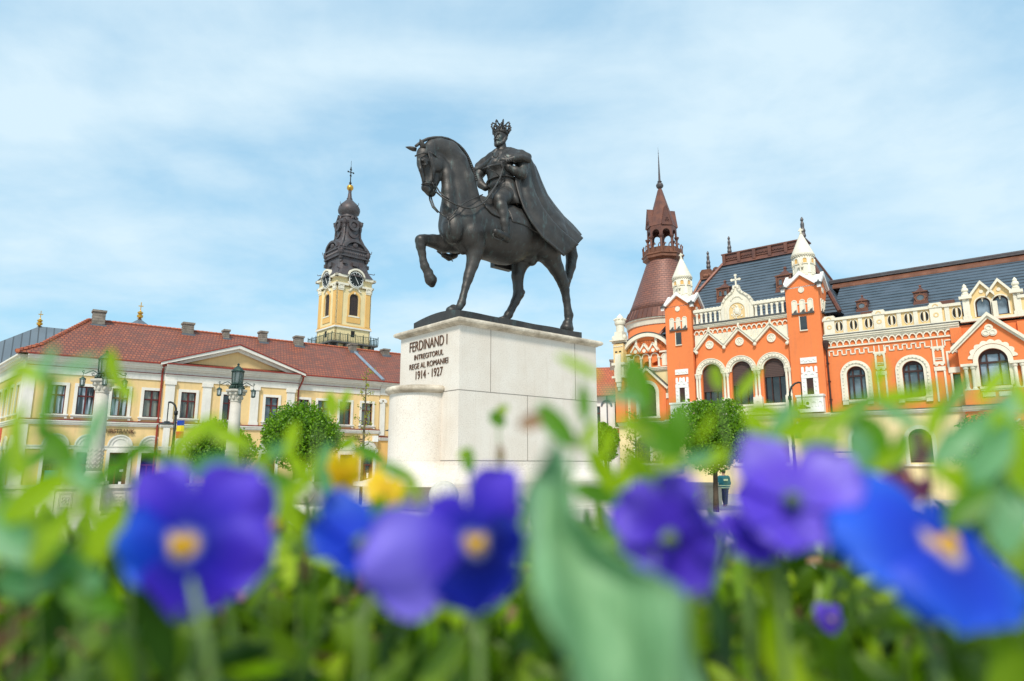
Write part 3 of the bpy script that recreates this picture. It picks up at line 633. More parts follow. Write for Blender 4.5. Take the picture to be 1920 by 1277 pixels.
# pale panels between the small gables
pn = MB()
for a, b_ in ((0, 2), (2, 4), (4, 6)):
    pass
pn.prism([(-8.86, 10.62), (-7.9, 11.5), (-7.9, 11.6), (-8.86, 11.6)], -0.03, -0.0)
for v_ in (-6.6, -4.36): pn.prism([(v_, 10.72), (v_+0.95, 11.58), (v_-0.95, 11.58)], -0.03, 0.0)
pn.prism([(-2.0, 10.62), (-2.0, 11.6), (-3.0, 11.6), (-3.0, 11.5)], -0.03, 0.0)
for v_ in (-6.6, -4.36):
    pn.box(v_-0.05, v_+0.05, -0.10, -0.03, 10.85, 11.5); pn.box(v_-0.28, v_-0.2, -0.08, -0.03, 11.1, 11.5); pn.box(v_+0.2, v_+0.28, -0.08, -0.03, 11.1, 11.5)
pn.build('gable_panels', M['cream_trim'], palace)
MB().box(-8.84, -2.02, -0.28, 0.5, 12.323, 12.42).build('roof_ledge_flashing', M['dark_lead'], palace)
# open balustrade of turned balusters and the little arched pediment
for xa, xb, n_ in ((-8.75, -6.62, 6), (-4.32, -2.1, 6)):
    for k in range(n_):
        u = xa+(xb-xa)*(k+0.5)/n_
        b_ = MB(); b_.smooth = True; b_.lathe([(0.12, 0), (0.12, 0.06), (0.085, 0.1), (0.085, 0.62), (0.11, 0.68), (0.13, 0.78)], (u, -0.1, 12.43), 10); b_.build('baluster', M['cream_trim'], palace)
rl = MB()
for xa, xb in ((-8.80, -6.60), (-4.36, -2.05)):
    rl.box(xa, xb, -0.25, 0.08, 13.30, 13.5); n_ = 9
    for k in range(n_): rl.ball((xa+(xb-xa)*(k+0.5)/n_, -0.09, 13.5), 0.13, 0.16, 0.07, n=8, m=4); rl.arch(xa+(xb-xa)*(k+0.5)/n_, 13.2, 0.06, 0.13, -0.14, -0.04, n=6)
rl.build('balustrade_rail', M['cream_trim'], palace)
pd = MB(); s_ = [(-1.12, 12.42), (1.12, 12.42), (1.12, 13.45)]
def curve(sgn): return [(sgn*1.12, 13.45), (sgn*1.03, 13.75), (sgn*0.85, 14.05), (sgn*0.58, 14.28), (sgn*0.33, 14.45), (sgn*0.19, 14.65), (sgn*0.14, 14.85)]
P_ = [(-1.12, 12.42), (1.12, 12.42)] + curve(1) + curve(-1)[::-1]
pd.prism([(CU+x, z) for x, z in P_], -0.12, 0.15)
pd.strip([(CU+x, z) for x, z in curve(1)], 0.14, -0.22, 0.2); pd.strip([(CU+x, z) for x, z in curve(-1)], 0.14, -0.22, 0.2)
pd.box(CU-1.18, CU-0.92, -0.2, 0.18, 12.42, 13.5); pd.box(CU+0.92, CU+1.18, -0.2, 0.18, 12.42, 13.5)
pd.arch(CU, 13.05, 0.58, 0.72, -0.2, -0.1, leg=0.6); pd.box(CU-0.22, CU+0.22, -0.2, 0.2, 14.85, 14.95); pd.box(CU-0.05, CU+0.05, -0.09, 0.01, 14.95, 15.75); pd.box(CU-0.28, CU+0.28, -0.09, 0.01, 15.34, 15.46)
for dx, dz in ((-0.28, 0), (0.28, 0), (0, 0.33)): pd.disc(CU+dx, 15.4+dz, 0.10, -0.1, 0.02, 10)
for k in range(9): a = PI*(k+1)/10; pd.ball((CU+0.42*math.cos(a), -0.13, 13.78+0.34*math.sin(a)), 0.09, 0.06, 0.07, n=6, m=4)
pdo = pd.build('arched_pediment', M['cream_trim'], palace)
pl_ = MB(); pl_.prism([(CU-0.58, 12.45), (CU+0.58, 12.45)] + [(CU+0.58*math.cos(a), 13.05+0.58*math.sin(a)) for a in [PI*k/14 for k in range(15)]], -0.15, -0.12); 
pl_.build('relief_field', M['yellow_plaster'], pdo)
rf = MB(); rng = random.Random(3)
for k in range(46):
    a = rng.uniform(0, 2*PI); r = rng.uniform(0, 0.5)**0.8; x, z = r*math.cos(a)*0.85, 0.05+r*math.sin(a)
    rf.ball((CU+x, -0.16, 13.0+z), rng.uniform(0.03, 0.08), 0.035, rng.uniform(0.03, 0.09), n=6, m=4)
rf.ball((CU, -0.17, 13.0), 0.2, 0.08, 0.25, n=10, m=6); rf.ball((CU, -0.17, 13.38), 0.09, 0.07, 0.1, n=8, m=5); rf.arch(CU, 12.95, 0.26, 0.31, -0.19, -0.15, a0=0, a1=2*PI)
rf.build('relief', M['cream_trim'], pdo)

# ---- turrets
def turret(uc, right):
    hw = 1.07; y0, y1 = -0.25, 1.9
    t = MB(); t.box(uc-hw, uc+hw, y0, y1, LEDGE+0.02, 14.0)
    t.prism([(uc-hw, 14.0), (uc+hw, 14.0), (uc, 14.95)], y0, y1); t.xprism([(y0, 14.0), (y1, 14.0), ((y0+y1)/2, 14.95)], uc-hw, uc+hw)
    tw = t.build('turret', M['orange_plaster'], palace); c = MB(); ym = (y0+y1)/2
    # cross-gable roof and raking bands on the four faces
    c.prism([(uc-hw, 14.0), (uc-hw+0.02, 13.99), (uc+hw-0.02, 13.99), (uc+hw, 14.0), (uc+hw, 14.08), (uc, 15.03), (uc-hw, 14.08)], y0+0.004, y1-0.004)
    c.xprism([(y0, 14.003), (y1, 14.003), (y1, 14.083), (ym, 15.034), (y0, 14.083)], uc-hw+0.004, uc+hw-0.004)
    for yy in (y0, y1):
        for s in (-1, 1):
            P_ = [(uc, 15.16), (uc+s*1.30, 14.02), (uc+s*1.30, 13.80), (uc, 14.86)]; P_ = P_ if s > 0 else P_[::-1]
            c.prism(P_, yy-0.2 if yy == y0 else yy, yy if yy == y0 else yy+0.2)
    for xx in (uc-hw, uc+hw):
        for s in (-1, 1):
            P_ = [(ym, 15.162), (ym+s*1.27, 14.022), (ym+s*1.27, 13.802), (ym, 14.862)]
            c.xprism(P_, xx-0.2 if xx < uc else xx, xx if xx < uc else xx+0.2)
    c.build('gable_coping', M['white_paint'], tw)
    cr_ = MB()
    for sx in (-1, 1): cr_.lathe([(0.24, 0), (0.26, 0.12), (0.1, 0.2), (0.04, 0.3), (0.0, 0.42)], (uc+sx*1.15, y0-0.08, 14.02), 8)
    cr_.build('corner_cap', M['dark_lead'], tw)
    dr = MB(); dr.smooth = True
    dr.lathe([(0.72, 0), (0.70, 0.1), (0.70, 2.12)], (uc, ym, 14.3), 24)
    dro = dr.build('drum', M['cream_trim'], tw)
    dd = MB()
    for k in range(8):
        a = PI/8+k*PI/4; R = Matrix.Translation((uc, ym, 0)) @ Matrix.Rotation(a, 4, 'Z')
        b0 = len(dd.v); dd.arch(0, 16.05, 0.12, 0.18, -0.76, -0.66, leg=0.2, n=8); dd.box(-0.2, 0.2, -0.77, -0.66, 15.76, 15.82)
        dd.box(-0.15, 0.15, -0.725, -0.66, 15.0, 15.7)
        dd.v[b0:] = [tuple(R @ Vector(v)) for v in dd.v[b0:]]
    dd.lathe([(0.70, 0), (0.74, 0.02), (0.74, 0.05), (0.70, 0.07)], (uc, ym, 15.1), 24)
    dd.box(uc-0.035, uc+0.035, ym-0.86, ym-0.74, 15.0, 15.85); dd.box(uc-0.2, uc+0.2, ym-0.86, ym-0.74, 15.5, 15.57)
    for k in range(28): a = 2*PI*k/28; dd.ball((uc+0.74*math.cos(a), ym+0.74*math.sin(a), 16.36), 0.045, n=5, m=4)
    dd.lathe([(0.70, -0.02), (0.80, 0.04), (0.80, 0.1), (0.72, 0.12)], (uc, ym, 16.4), 24); dd.build('drum_ornament', M['cream_trim'], dro)
    ds = MB()
    for k in range(8):
        a = PI/8+k*PI/4; R = Matrix.Translation((uc, ym, 0)) @ Matrix.Rotation(a, 4, 'Z'); b0 = len(ds.v)
        ds.prism([(-0.12, 15.84), (0.12, 15.84)] + [(0.12*math.cos(t_), 16.05+0.12*math.sin(t_)) for t_ in [PI*q/8 for q in range(9)]], -0.715, -0.68)
        ds.v[b0:] = [tuple(R @ Vector(v)) for v in ds.v[b0:]]
    ds.build('drum_niche', M['deep_yellow_plaster'], dro)
    sp = MB(); sp.smooth = True; sp.lathe([(0.80, 0), (0.76, 0.10), (0.10, 1.62), (0.06, 1.68)], (uc, ym, 16.48), 28); sp.build('spire_cone', M['cream_trim'], tw)
    fi = MB(); fi.lathe([(0.06, 0), (0.12, 0.04), (0.05, 0.1), (0.06, 0.16), (0.0, 0.2)], (uc, ym, 18.12), 10)
    fi.box(uc-0.05, uc+0.05, ym-0.05, ym+0.05, 18.22, 18.58); fi.box(uc-0.15, uc+0.15, ym-0.051, ym+0.051, 18.37, 18.47); fi.build('finial_cross', M['cream_trim'], tw)
    # niches on front and on both sides
    faces = [(Matrix.Translation((uc, y0, 0)), 1.0), (Matrix.Translation((uc+hw, ym, 0)) @ Matrix.Rotation(PI/2, 4, 'Z'), 1.0), (Matrix.Translation((uc-hw, ym, 0)) @ Matrix.Rotation(-PI/2, 4, 'Z'), 1.0)]
    for R, _ in faces:
        ni = MB(); nd = MB(); nl = MB(); b0 = len(ni.v), len(nd.v), len(nl.v)
        for s in (-0.52, 0, 0.52):
            ni.arch(s, 12.98, 0.13, 0.19, -0.05, 0.0, leg=0.72); ni.box(s-0.13, s+0.13, -0.02, -0.003, 12.26, 12.98); ni.disc(s, 12.98, 0.13, -0.02, -0.003, 12, seg=(0, PI))
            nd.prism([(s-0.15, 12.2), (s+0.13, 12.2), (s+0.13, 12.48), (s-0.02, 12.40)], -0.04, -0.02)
        ni.box(-0.4, -0.12, -0.055, 0.0, 12.82, 12.88); ni.box(0.12, 0.4, -0.055, 0.0, 12.82, 12.88)
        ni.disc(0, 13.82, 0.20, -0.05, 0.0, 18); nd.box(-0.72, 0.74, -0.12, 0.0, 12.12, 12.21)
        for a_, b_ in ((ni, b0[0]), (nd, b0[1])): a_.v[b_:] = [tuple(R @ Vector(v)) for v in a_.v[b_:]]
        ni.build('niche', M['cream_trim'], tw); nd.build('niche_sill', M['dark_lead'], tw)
    sw = MB(); sw.box(uc-0.23, uc+0.2, y0-0.03, y0, 11.02, 11.96); sw.build('slit_window', M['dark_glass'], tw)
    sf = MB(); sf.box(uc-0.28, uc-0.23, y0-0.06, y0, 11.0, 12.0); sf.box(uc-0.27, uc+0.24, y0-0.1, y0, 10.95, 11.02); sf.build('slit_frame', M['cream_trim'], tw)
    lo = MB(); q = uc+0.1
    lo.box(q-0.52, q+0.52, y0-0.06, y0, 8.72, 9.12)
    for k in range(9): lo.ball((q-0.42+0.105*k, y0-0.06, 8.92+0.06*math.sin(k*2)), 0.07, 0.04, 0.08, n=6, m=4)
    for s in (-0.42, -0.14, 0.14, 0.42): lo.arch(q+s, 8.42, 0.0, 0.09, y0-0.05, y0, leg=0.35, n=8)
    lo.box(q-0.52, q-0.22, y0-0.10, y0, 6.6, 8.0); lo.box(q+0.22, q+0.52, y0-0.10, y0, 6.6, 8.0); lo.prism([(q-0.52, 7.72), (q+0.52, 7.72), (q+0.52, 7.95), (q+0.2, 8.2), (q, 8.45), (q-0.2, 8.2), (q-0.52, 7.95)], y0-0.12, y0)
    for s, z_ in ((-0.2, 7.95), (0, 8.15), (0.2, 7.95)): lo.arch(q+s, z_, 0.05, 0.1, y0-0.16, y0-0.12, n=8)
    for zz in (6.9, 7.2, 7.5):
        for s in (-0.37, 0.37): lo.ball((q+s, y0-0.1, zz), 0.09, 0.05, 0.1, n=6, m=4)
    bx0_, bx1_ = uc-0.78, uc+0.98
    lo.box(bx0_, bx1_, y0-0.55, y0, 6.45, 6.58); lo.box(bx0_+0.05, bx1_-0.05, y0-0.48, y0, 5.42, 6.45)
    for s in (-0.55, -0.05, 0.35, 0.75): lo.arch(uc+s, 6.0, 0.1, 0.15, y0-0.52, y0-0.48, leg=0.2, n=10)
    lo.build('balcony_niche', M['white_paint'], tw)
    MB().box(q-0.2, q+0.2, y0-0.04, y0, 6.6, 7.7).build('niche_window', M['brown_wood'], tw)
    dk = MB(); [dk.disc(uc+s, 6.0, 0.1, y0-0.49, y0-0.475, 10) for s in (-0.05,)]; dk.build('balcony_opening', M['dark_interior'], tw)
    return tw
turret(-0.93, True); turret(-10.03, False)

# ---- roofs
def frustum(mb, x0, x1, y0, y1, z0, X0, X1, Y0, Y1, z1, bottom=False):
    mb.add([(x0, y0, z0), (x1, y0, z0), (x1, y1, z0), (x0, y1, z0), (X0, Y0, z1), (X1, Y0, z1), (X1, Y1, z1), (X0, Y1, z1)],
           [(0, 1, 5, 4), (1, 2, 6, 5), (2, 3, 7, 6), (3, 0, 4, 7), (4, 5, 6, 7), (3, 2, 1, 0)])
rA = MB(); frustum(rA, -12.1, 1.15, 0.75, 11.2, 12.2, -8.35, -1.85, 5.3, 6.7, 18.35); rA.build('mansard_roof', M['slates'], palace)
def ridge_bar(a, b_, r=0.14): MB().tube([a, b_], r, 6).build('hip_capping', M['copper'], palace)
ridge_bar((-12.1, 0.72, 12.2), (-8.35, 5.25, 18.4)); ridge_bar((1.15, 0.72, 12.2), (-1.85, 5.25, 18.4)); ridge_bar((1.15, 11.2, 12.2), (-1.85, 6.7, 18.4)); ridge_bar((-12.1, 11.2, 12.2), (-8.35, 6.7, 18.4))
cre = MB(); frustum(cre, -8.6, -1.6, 5.05, 6.95, 18.2, -8.35, -1.85, 5.3, 6.7, 18.6); cre.box(-8.35, -1.85, 5.3, 6.7, 18.6, 19.15); cre.box(-8.45, -1.75, 5.2, 6.8, 19.15, 19.25)
for k in range(6):
    u = -8.2+1.24*k; cre.box(u-0.13, u+0.13, 5.1, 5.3, 18.35, 19.12)
for k in range(26): u = -8.1+0.235*k; cre.arch(u, 18.78, 0.06, 0.12, 5.24, 5.3, n=6)
cre.box(-8.2, -2.0, 5.22, 5.3, 18.6, 18.68)
cre.build('ridge_crest', M['copper'], palace)
def roof_finial(u, y, z, s=1.0):
    f = MB(); f.lathe([(0.22*s, -0.2*s), (0.22*s, 0.08*s), (0.12*s, 0.18*s), (0.17*s, 0.3*s), (0.13*s, 0.5*s), (0.16*s, 0.62*s), (0.10*s, 0.8*s), (0.11*s, 1.05*s), (0.06*s, 1.2*s), (0.10*s, 1.3*s), (0.06*s, 1.42*s), (0.0, 1.5*s)], (u, y, z), 8)
    return f.build('roof_finial', M['dark_copper'], palace)
roof_finial(-8.0, 6, 19.25, 1.15); roof_finial(-2.1, 6, 19.25, 1.35)
p_ = FP.pt(1329, 525, 8.5)
lr = MB(); frustum(lr, p_.x-2.1, p_.x+4, 6.3, 11.4, 14.2, p_.x-0.55, p_.x+2, 8.2, 9.2, p_.z+0.1); lr.build('rear_roof', M['slates'], palace)
lr = MB(); lr.tube([(p_.x-2.1, 6.3, 14.2), (p_.x-0.55, 8.2, p_.z+0.1)], 0.13, 6); lr.box(p_.x-0.6, p_.x+1.4, 8.0, 9.3, p_.z, p_.z+0.65); lr.prism([(p_.x-0.6, p_.z+0.65), (p_.x+0.5, p_.z+0.65), (p_.x+0.35, p_.z+0.85), (p_.x-0.4, p_.z+0.9)], 8.0, 9.3)
for k in range(5): lr.ball((p_.x-0.2+0.15*k, 7.98, p_.z+0.3+0.1*math.sin(k*3)), 0.14, 0.07, 0.16, n=8, m=5)
lr.arch(p_.x+0.9, p_.z+0.62, 0.12, 0.3, 7.95, 8.1, n=10)
lr.build('rear_crest', M['light_copper'], palace); roof_finial(p_.x+0.0, 8.6, p_.z+0.85, 1.25)
rB = MB(); rB.xprism([(0.8, 11.2), (11.2, 11.2), (6.0, 15.35)], 0.3, W1_); rB.build('wing_roof', M['slates'], palace)
rB = MB(); sl2 = (15.35-11.2)/5.2
rB.xprism([(5.5, 15.35-0.42*sl2+0.05), (5.5, 15.35-0.42*sl2-0.05), (6.65, 15.35-0.6*sl2-0.05), (6.65, 15.35-0.6*sl2+0.05), (6.05, 15.5), (5.95, 15.5)], -0.25, W1_); rB.build('wing_ridge_flashing', M['light_copper'], palace)
rB = MB(); rB.tube([(-0.5, 6, 15.62), (W1_, 6, 15.62)], 0.16, 8); rB.box(-0.45, W1_, 5.75, 6.25, 15.45, 15.56); rB.build('wing_ridge', M['dark_copper'], palace)
def on_slope(px, py, y0, z0, y1, z1):
    w = y0
    for _ in range(30):
        u, z = FP.uv(px, py, w); w = w*0.5 + 0.5*(y0+(z-z0)*(y1-y0)/(z1-z0))
    return u, w, z
def dormer(px, py, s, slope, oval):
    u, y, z = on_slope(px, py, *slope)
    d = MB(); d.box(u-0.5*s, u+0.5*s, y-0.05, y+1.6*s, z-0.1, z+1.0*s)
    d.prism([(u-0.62*s, z-0.25*s), (u+0.62*s, z-0.25*s), (u+0.5*s, z+0.15*s), (u-0.5*s, z+0.15*s)], y-0.12, y+0.2)
    do = d.build('dormer', M['copper'], palace)
    f = MB()
    if oval:
        f.arch(u, z+0.45*s, 0.28*s, 0.42*s, y-0.12, y-0.05, a0=0, a1=2*PI, rise=0.85)
        for k in range(8): a = k*PI/4; f.ball((u+0.42*s*math.cos(a), y-0.08, z+0.45*s+0.36*s*math.sin(a)), 0.08*s, 0.06, 0.08*s, n=6, m=4)
    else:
        for q in (-0.2, 0.2): f.arch(u+q*s, z+0.62*s, 0.11*s, 0.17*s, y-0.12, y-0.05, leg=0.25*s, n=10)
        for k in range(9): f.ball((u+(-0.4+0.1*k)*s, y-0.08, z+(0.15+0.05*(k % 2))*s), 0.07*s, 0.06, 0.08*s, n=6, m=4)
        f.box(u-0.5*s, u-0.42*s, y-0.1, y, z, z+1.0*s); f.box(u+0.42*s, u+0.5*s, y-0.1, y, z, z+1.0*s)
    f.box(u-0.56*s, u+0.56*s, y-0.14, y+0.2, z+0.93*s, z+1.0*s); f.build('dormer_front', M['light_copper'], do)
    w_ = MB()
    if oval: w_.disc(u, z+0.45*s, 0.28*s, y-0.075, y-0.055, 14, rz=0.23*s)
    else:
        for q in (-0.2, 0.2): w_.box(u+(q-0.11)*s, u+(q+0.11)*s, y-0.075, y-0.055, z+0.36*s, z+0.7*s)
    w_.build('dormer_window', M['window_glass'], do)
    r_ = MB(); r_.lathe([(0.82*s, 0), (0.45*s, 0.14*s), (0.1*s, 0.42*s), (0.08*s, 0.5*s), (0.14*s, 0.56*s), (0.1*s, 0.66*s), (0.0, 0.72*s)], (u, y+0.5*s, z+1.0*s), 4, phase=PI/4); r_.build('dormer_roof', M['copper'], do)
mans = (0.75, 12.2, 5.3, 18.35); wng = (0.8, 11.2, 6.0, 15.35)
dormer(1357, 563, 1.02, mans, False); dormer(1471, 543, 1.12, mans, False)
dormer(1617, 582, 0.68, wng, True); dormer(1727, 568, 0.76, wng, True)
for px, py in ((1627, 590), (1776, 569)): u, y, z = on_slope(px, py, *wng); MB().box(u-0.4, u+0.4, y-0.15, y+0.6, z-0.1, z+0.18).build('roof_hatch', M['copper'], palace)

# ---- round copper tower behind the left end
tz = 14.7; tcx, tcy = FP.uv(1246, 560, 8.0)[0], 8.0
T = (tcx, tcy, 0)
kn = MB(); kn.smooth = True; kn.lathe([(3.42, 9.5), (3.42, 14.0)], T, 36); kn.build('tower_drum', M['orange_plaster'], palace)
kn = MB(); kn.lathe([(3.42, 14.0), (3.5, 14.05), (3.55, 14.45), (3.68, 14.55), (3.68, 14.68), (3.3, 14.7)], T, 40); kn.build('tower_cornice', M['cream_trim'], palace)
co = MB(); co.smooth = True
co.lathe([(3.34, 0.85), (3.02, 1.6), (2.6, 2.7), (2.2, 3.8), (1.8, 4.9), (1.5, 5.75), (1.42, 6.1)], (0, 0, 0), 48)
co.build('tower_cone', M['copper_shingles'], palace, loc=(tcx, tcy, tz-0.02))
sk = MB(); sk.lathe([(3.75, -0.02), (3.72, 0.06), (3.35, 0.9)], (0, 0, 0), 48)
for k in range(48): a = 2*PI*k/48; sk.tube([(3.76*math.cos(a), 3.76*math.sin(a), 0.03), (3.37*math.cos(a), 3.37*math.sin(a), 0.9)], 0.03, 4)
sk.build('tower_skirt', M['copper'], palace, loc=(tcx, tcy, tz-0.02))
bz = tz+5.75
ba = MB(); ba.lathe([(1.42, -0.25), (1.55, 0.0), (1.85, 0.2), (1.85, 0.42), (1.95, 0.5), (1.95, 0.62), (1.7, 0.64)], (tcx, tcy, bz), 8, phase=PI/8); 
ba.lathe([(1.72, 0.64), (1.72, 1.15), (1.66, 1.15), (1.66, 0.64)], (tcx, tcy, bz), 8, phase=PI/8)
for k in range(24): a = 2*PI*k/24; ba.tube([(tcx+1.8*math.cos(a), tcy+1.8*math.sin(a), bz+0.62), (tcx+1.8*math.cos(a), tcy+1.8*math.sin(a), bz+1.25), (tcx+1.84*math.cos(a+0.05), tcy+1.84*math.sin(a+0.05), bz+1.42), (tcx+1.82*math.cos(a+0.12), tcy+1.82*math.sin(a+0.12), bz+1.3)], 0.05, 5)
ba.build('tower_gallery', M['light_copper'], palace)
lz = bz+0.64
lan = MB()
for k in range(8):
    a = PI/8+k*PI/4; lan.lathe([(0.15, 0), (0.11, 0.1), (0.11, 1.05), (0.22, 1.25), (0.24, 1.35)], (tcx+1.32*math.cos(a), tcy+1.32*math.sin(a), lz+0.35), 8)
    b0 = len(lan.v); Rm = Matrix.Translation(T) @ Matrix.Rotation(k*PI/4+PI/2, 4, 'Z')
    # arched lintel plate of each side
    hw_ = 0.52; ap = 1.24
    for s in (-1, 1):
        A_ = [(s*0.36*math.cos(t_), lz+1.9+0.42*math.sin(t_)) for t_ in [PI/2*q/8 for q in range(9)]]
        P_ = [(s*hw_, lz+1.7), (s*0.36, lz+1.7)] + A_ + [(0, lz+2.75), (s*hw_, lz+2.75)]
        lan.prism(P_ if s < 0 else P_[::-1], -ap-0.02, -ap+0.12)
    lan.v[b0:] = [tuple(Rm @ Vector(v)) for v in lan.v[b0:]]
lan.lathe([(0.2, -0.3), (0.2, 2.4)], (tcx, tcy, lz), 8)
lan.build('tower_lantern', M['copper'], palace)
sp = MB(); sp.lathe([(1.40, 0), (1.34, 0.1), (0.76, 1.95), (0.22, 3.85), (0.14, 4.0)], (tcx, tcy, lz+2.7), 8, phase=PI/8)
for k in range(4):
    Rm = Matrix.Translation(T) @ Matrix.Rotation(k*PI/2+PI/4+0.05, 4, 'Z'); b0 = len(sp.v)
    sp.prism([(-0.52, lz+2.65), (0.52, lz+2.65), (0, lz+4.45)], -1.36, -0.55); sp.strip([(-0.52, lz+2.72), (0, lz+4.5), (0.52, lz+2.72)], 0.05, -1.39, -0.6)
    for q in range(3): sp.arch(0.13*math.cos(PI/2+q*2*PI/3), lz+3.15+0.13*math.sin(PI/2+q*2*PI/3), 0.07, 0.11, -1.41, -1.36, a0=0, a1=2*PI, n=8)
    sp.v[b0:] = [tuple(Rm @ Vector(v)) for v in sp.v[b0:]]
sp.build('tower_spire', M['copper'], palace)
nz = lz+6.7
nd = MB(); nd.lathe([(0.16, 0), (0.3, 0.12), (0.36, 0.3), (0.28, 0.5), (0.14, 0.58), (0.22, 0.7), (0.11, 0.82), (0.10, 1.1), (0.035, 3.3), (0.02, 3.55), (0.045, 3.6), (0.02, 3.68), (0.0, 4.4)], (tcx, tcy, nz), 10); nd.build('tower_needle', M['dark_copper'], palace)

# ---- left end of the palace, set back
yl = 0.7; Q = lambda px, py, w=yl: FP.uv(px, py, w)
lw_ = MB(); wall(lw_, -15.95, -11.28, LEDGE+0.02, 9.3, yl, [(Q(1216, 745)[0], 0.75, 5.75, 7.6, True)], 0.4); lw_.build('end_wall', M['pale_yellow_plaster'], palace)
gc = Q(1216, 745)[0]
go = MB()
for s in (-1, 1):
    P_ = [(gc+s*0.98, LEDGE+0.03), (gc+s*1.55, LEDGE+0.03), (gc+s*1.55, 8.15), (gc+s*0.0, 9.6), (gc+s*0.0, 8.62), (gc+s*0.55, 8.4), (gc+s*0.9, 7.95), (gc+s*0.98, 7.6)]
    go.prism(P_ if s > 0 else P_[::-1], yl-0.12, yl)
go.build('end_gable_field', M['orange_plaster'], palace)
ge = MB(); ge.strip([(gc-1.75, 7.95), (gc, 9.62), (gc+1.75, 7.95)], 0.24, yl-0.3, yl); ge.arch(gc, 7.6, 0.74, 1.0, yl-0.2, yl, leg=1.9); ge.box(gc-1.05, gc+1.05, yl-0.22, yl, 5.6, 5.75)
ge.box(-12.15, -11.3, yl-0.1, yl, 7.1, 7.5); ge.build('end_gable_trim', M['cream_trim'], palace)
gl = MB(); gl.strip([(gc-1.8, 8.05), (gc, 9.76), (gc+1.8, 8.05)], 0.05, yl-0.34, yl); gl.build('end_gable_flashing', M['dark_lead'], palace)
arched_window(palace, gc, 0.75, 5.75, 7.6, yl+0.05, 'brown_wood', 'dark_glass', style=2, blind=5.9)
op = MB(); op.box(-15.95, -15.25, yl-0.03, yl, LEDGE+0.04, 9.2); op.box(-12.05, -11.3, yl-0.02, yl, LEDGE+0.04, 7.1); op.build('end_pier', M['orange_plaster'], palace)
# loggia storey: three small arches under three gablets, inside one wide curved arch
lc = Q(1211, 665)[0]; up = MB(); lw2 = 0.31
wall(up, -15.2, -11.28, 9.62, 11.9, yl+0.0, [(lc+q, 0.27, 9.75, 10.45, True) for q in (-0.78, 0.0, 0.78)], 0.45)
for q in (-0.78, 0, 0.78): up.prism([(lc+q-0.39, 10.9), (lc+q+0.39, 10.9), (lc+q, 11.45)], yl-0.25, yl)
up.box(lc-1.17, lc-0.0, yl-0.25, yl-0.0, 10.82, 10.9); up.box(lc+0.0, lc+1.17, yl-0.25, yl, 10.82, 10.9)
up.build('loggia_wall', M['orange_plaster'], palace)
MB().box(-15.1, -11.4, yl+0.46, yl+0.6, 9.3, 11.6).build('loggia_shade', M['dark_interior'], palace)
ut = MB(); band(ut, -15.3, -11.3, 9.32, 9.6, yl, 0.25)
pts = []
for q in (-0.78, 0, 0.78): pts += [(lc+q-0.39, 10.98), (lc+q, 11.53)]
pts.append((lc+1.17, 10.98)); ut.strip(pts, 0.13, yl-0.34, yl-0.0)
for q in (-0.78, 0, 0.78): ut.disc(lc+q, 10.98, 0.15, yl-0.3, yl-0.2, 14); ut.arch(lc+q, 10.45, 0.27, 0.36, yl-0.06, yl)
for q in (-1.17, -0.39, 0.39, 1.17): ut.lathe([(0.13, 0), (0.09, 0.08), (0.09, 0.6), (0.14, 0.7), (0.14, 0.78)], (lc+q, yl-0.1, 9.66), 10)
for q in (-1.75, 1.75): ut.box(lc+q-0.35, lc+q+0.35, yl-0.03, yl, 9.7, 10.3); ut.disc(lc+q, 10.3, 0.35, yl-0.03, yl, 16, seg=(0, PI)); ut.arch(lc+q, 10.3, 0.35, 0.42, yl-0.06, yl); ut.box(lc+q-0.5, lc+q+0.5, yl-0.15, yl, 10.75, 10.88)
ut.arch(lc+0.1, 9.85, 2.3, 2.6, yl-0.28, yl+0.2, a0=0.42, a1=PI-0.42, n=28, rise=1.0); ut.box(lc-0.9, lc-0.72, yl-0.1, yl, 11.3, 12.05); ut.box(lc+0.86, lc+1.04, yl-0.1, yl, 11.3, 12.0)
ut.build('loggia_trim', M['cream_trim'], palace)
ua = MB(); ua.arch(lc+0.1, 9.85, 0.3, 2.32, yl+0.0, yl+0.35, a0=0.30, a1=PI-0.30, n=24); ua.build('lunette_field', M['orange_plaster'], palace)
ua = MB(); ua.arch(lc+0.1, 9.87, 2.6, 2.66, yl-0.32, yl+1.6, a0=0.42, a1=PI-0.42, n=28); ua.build('curved_flashing', M['dark_lead'], palace)
# corner stack
sx0 = FP.uv(1161, 650, 0.3)[0]; st = MB(); sc_ = 0.02
st.box(sx0-0.42, sx0+0.42, 0.2, 1.3, LEDGE+0.02, 9.0); st.build('corner_pier', M['orange_plaster'], palace)
st = MB(); st.box(sx0-0.46, sx0+0.46, 0.12, 1.36, 10.2, 11.75); st.build('corner_stack_body', M['yellow_plaster'], palace)
st = MB()
st.box(sx0-0.26, sx0+0.26, -0.02, 0.2, 8.6, 10.9); st.box(sx0-0.6, sx0+0.6, 0.0, 1.5, 8.95, 9.12); st.box(sx0-0.44, sx0+0.44, 0.15, 1.32, 9.12, 10.0); st.box(sx0-0.6, sx0+0.6, 0.0, 1.5, 10.0, 10.2); st.box(sx0-0.2, sx0+0.2, 0.05, 0.2, 8.2, 8.6); st.box(sx0-0.12, sx0+0.12, 0.1, 0.2, 7.9, 8.2)
band(st, sx0-0.58, sx0+0.58, 11.75, 12.1, 1.4, 1.5, 0.1)
st.box(sx0-0.42, sx0+0.42, 0.15, 1.0, 12.1, 12.5); st.box(sx0-0.36, sx0+0.36, 0.2, 0.95, 12.5, 12.8)
for k in range(4): st.arch(sx0-0.33+0.22*k, 11.5, 0.04, 0.1, 0.08, 0.13, n=6)
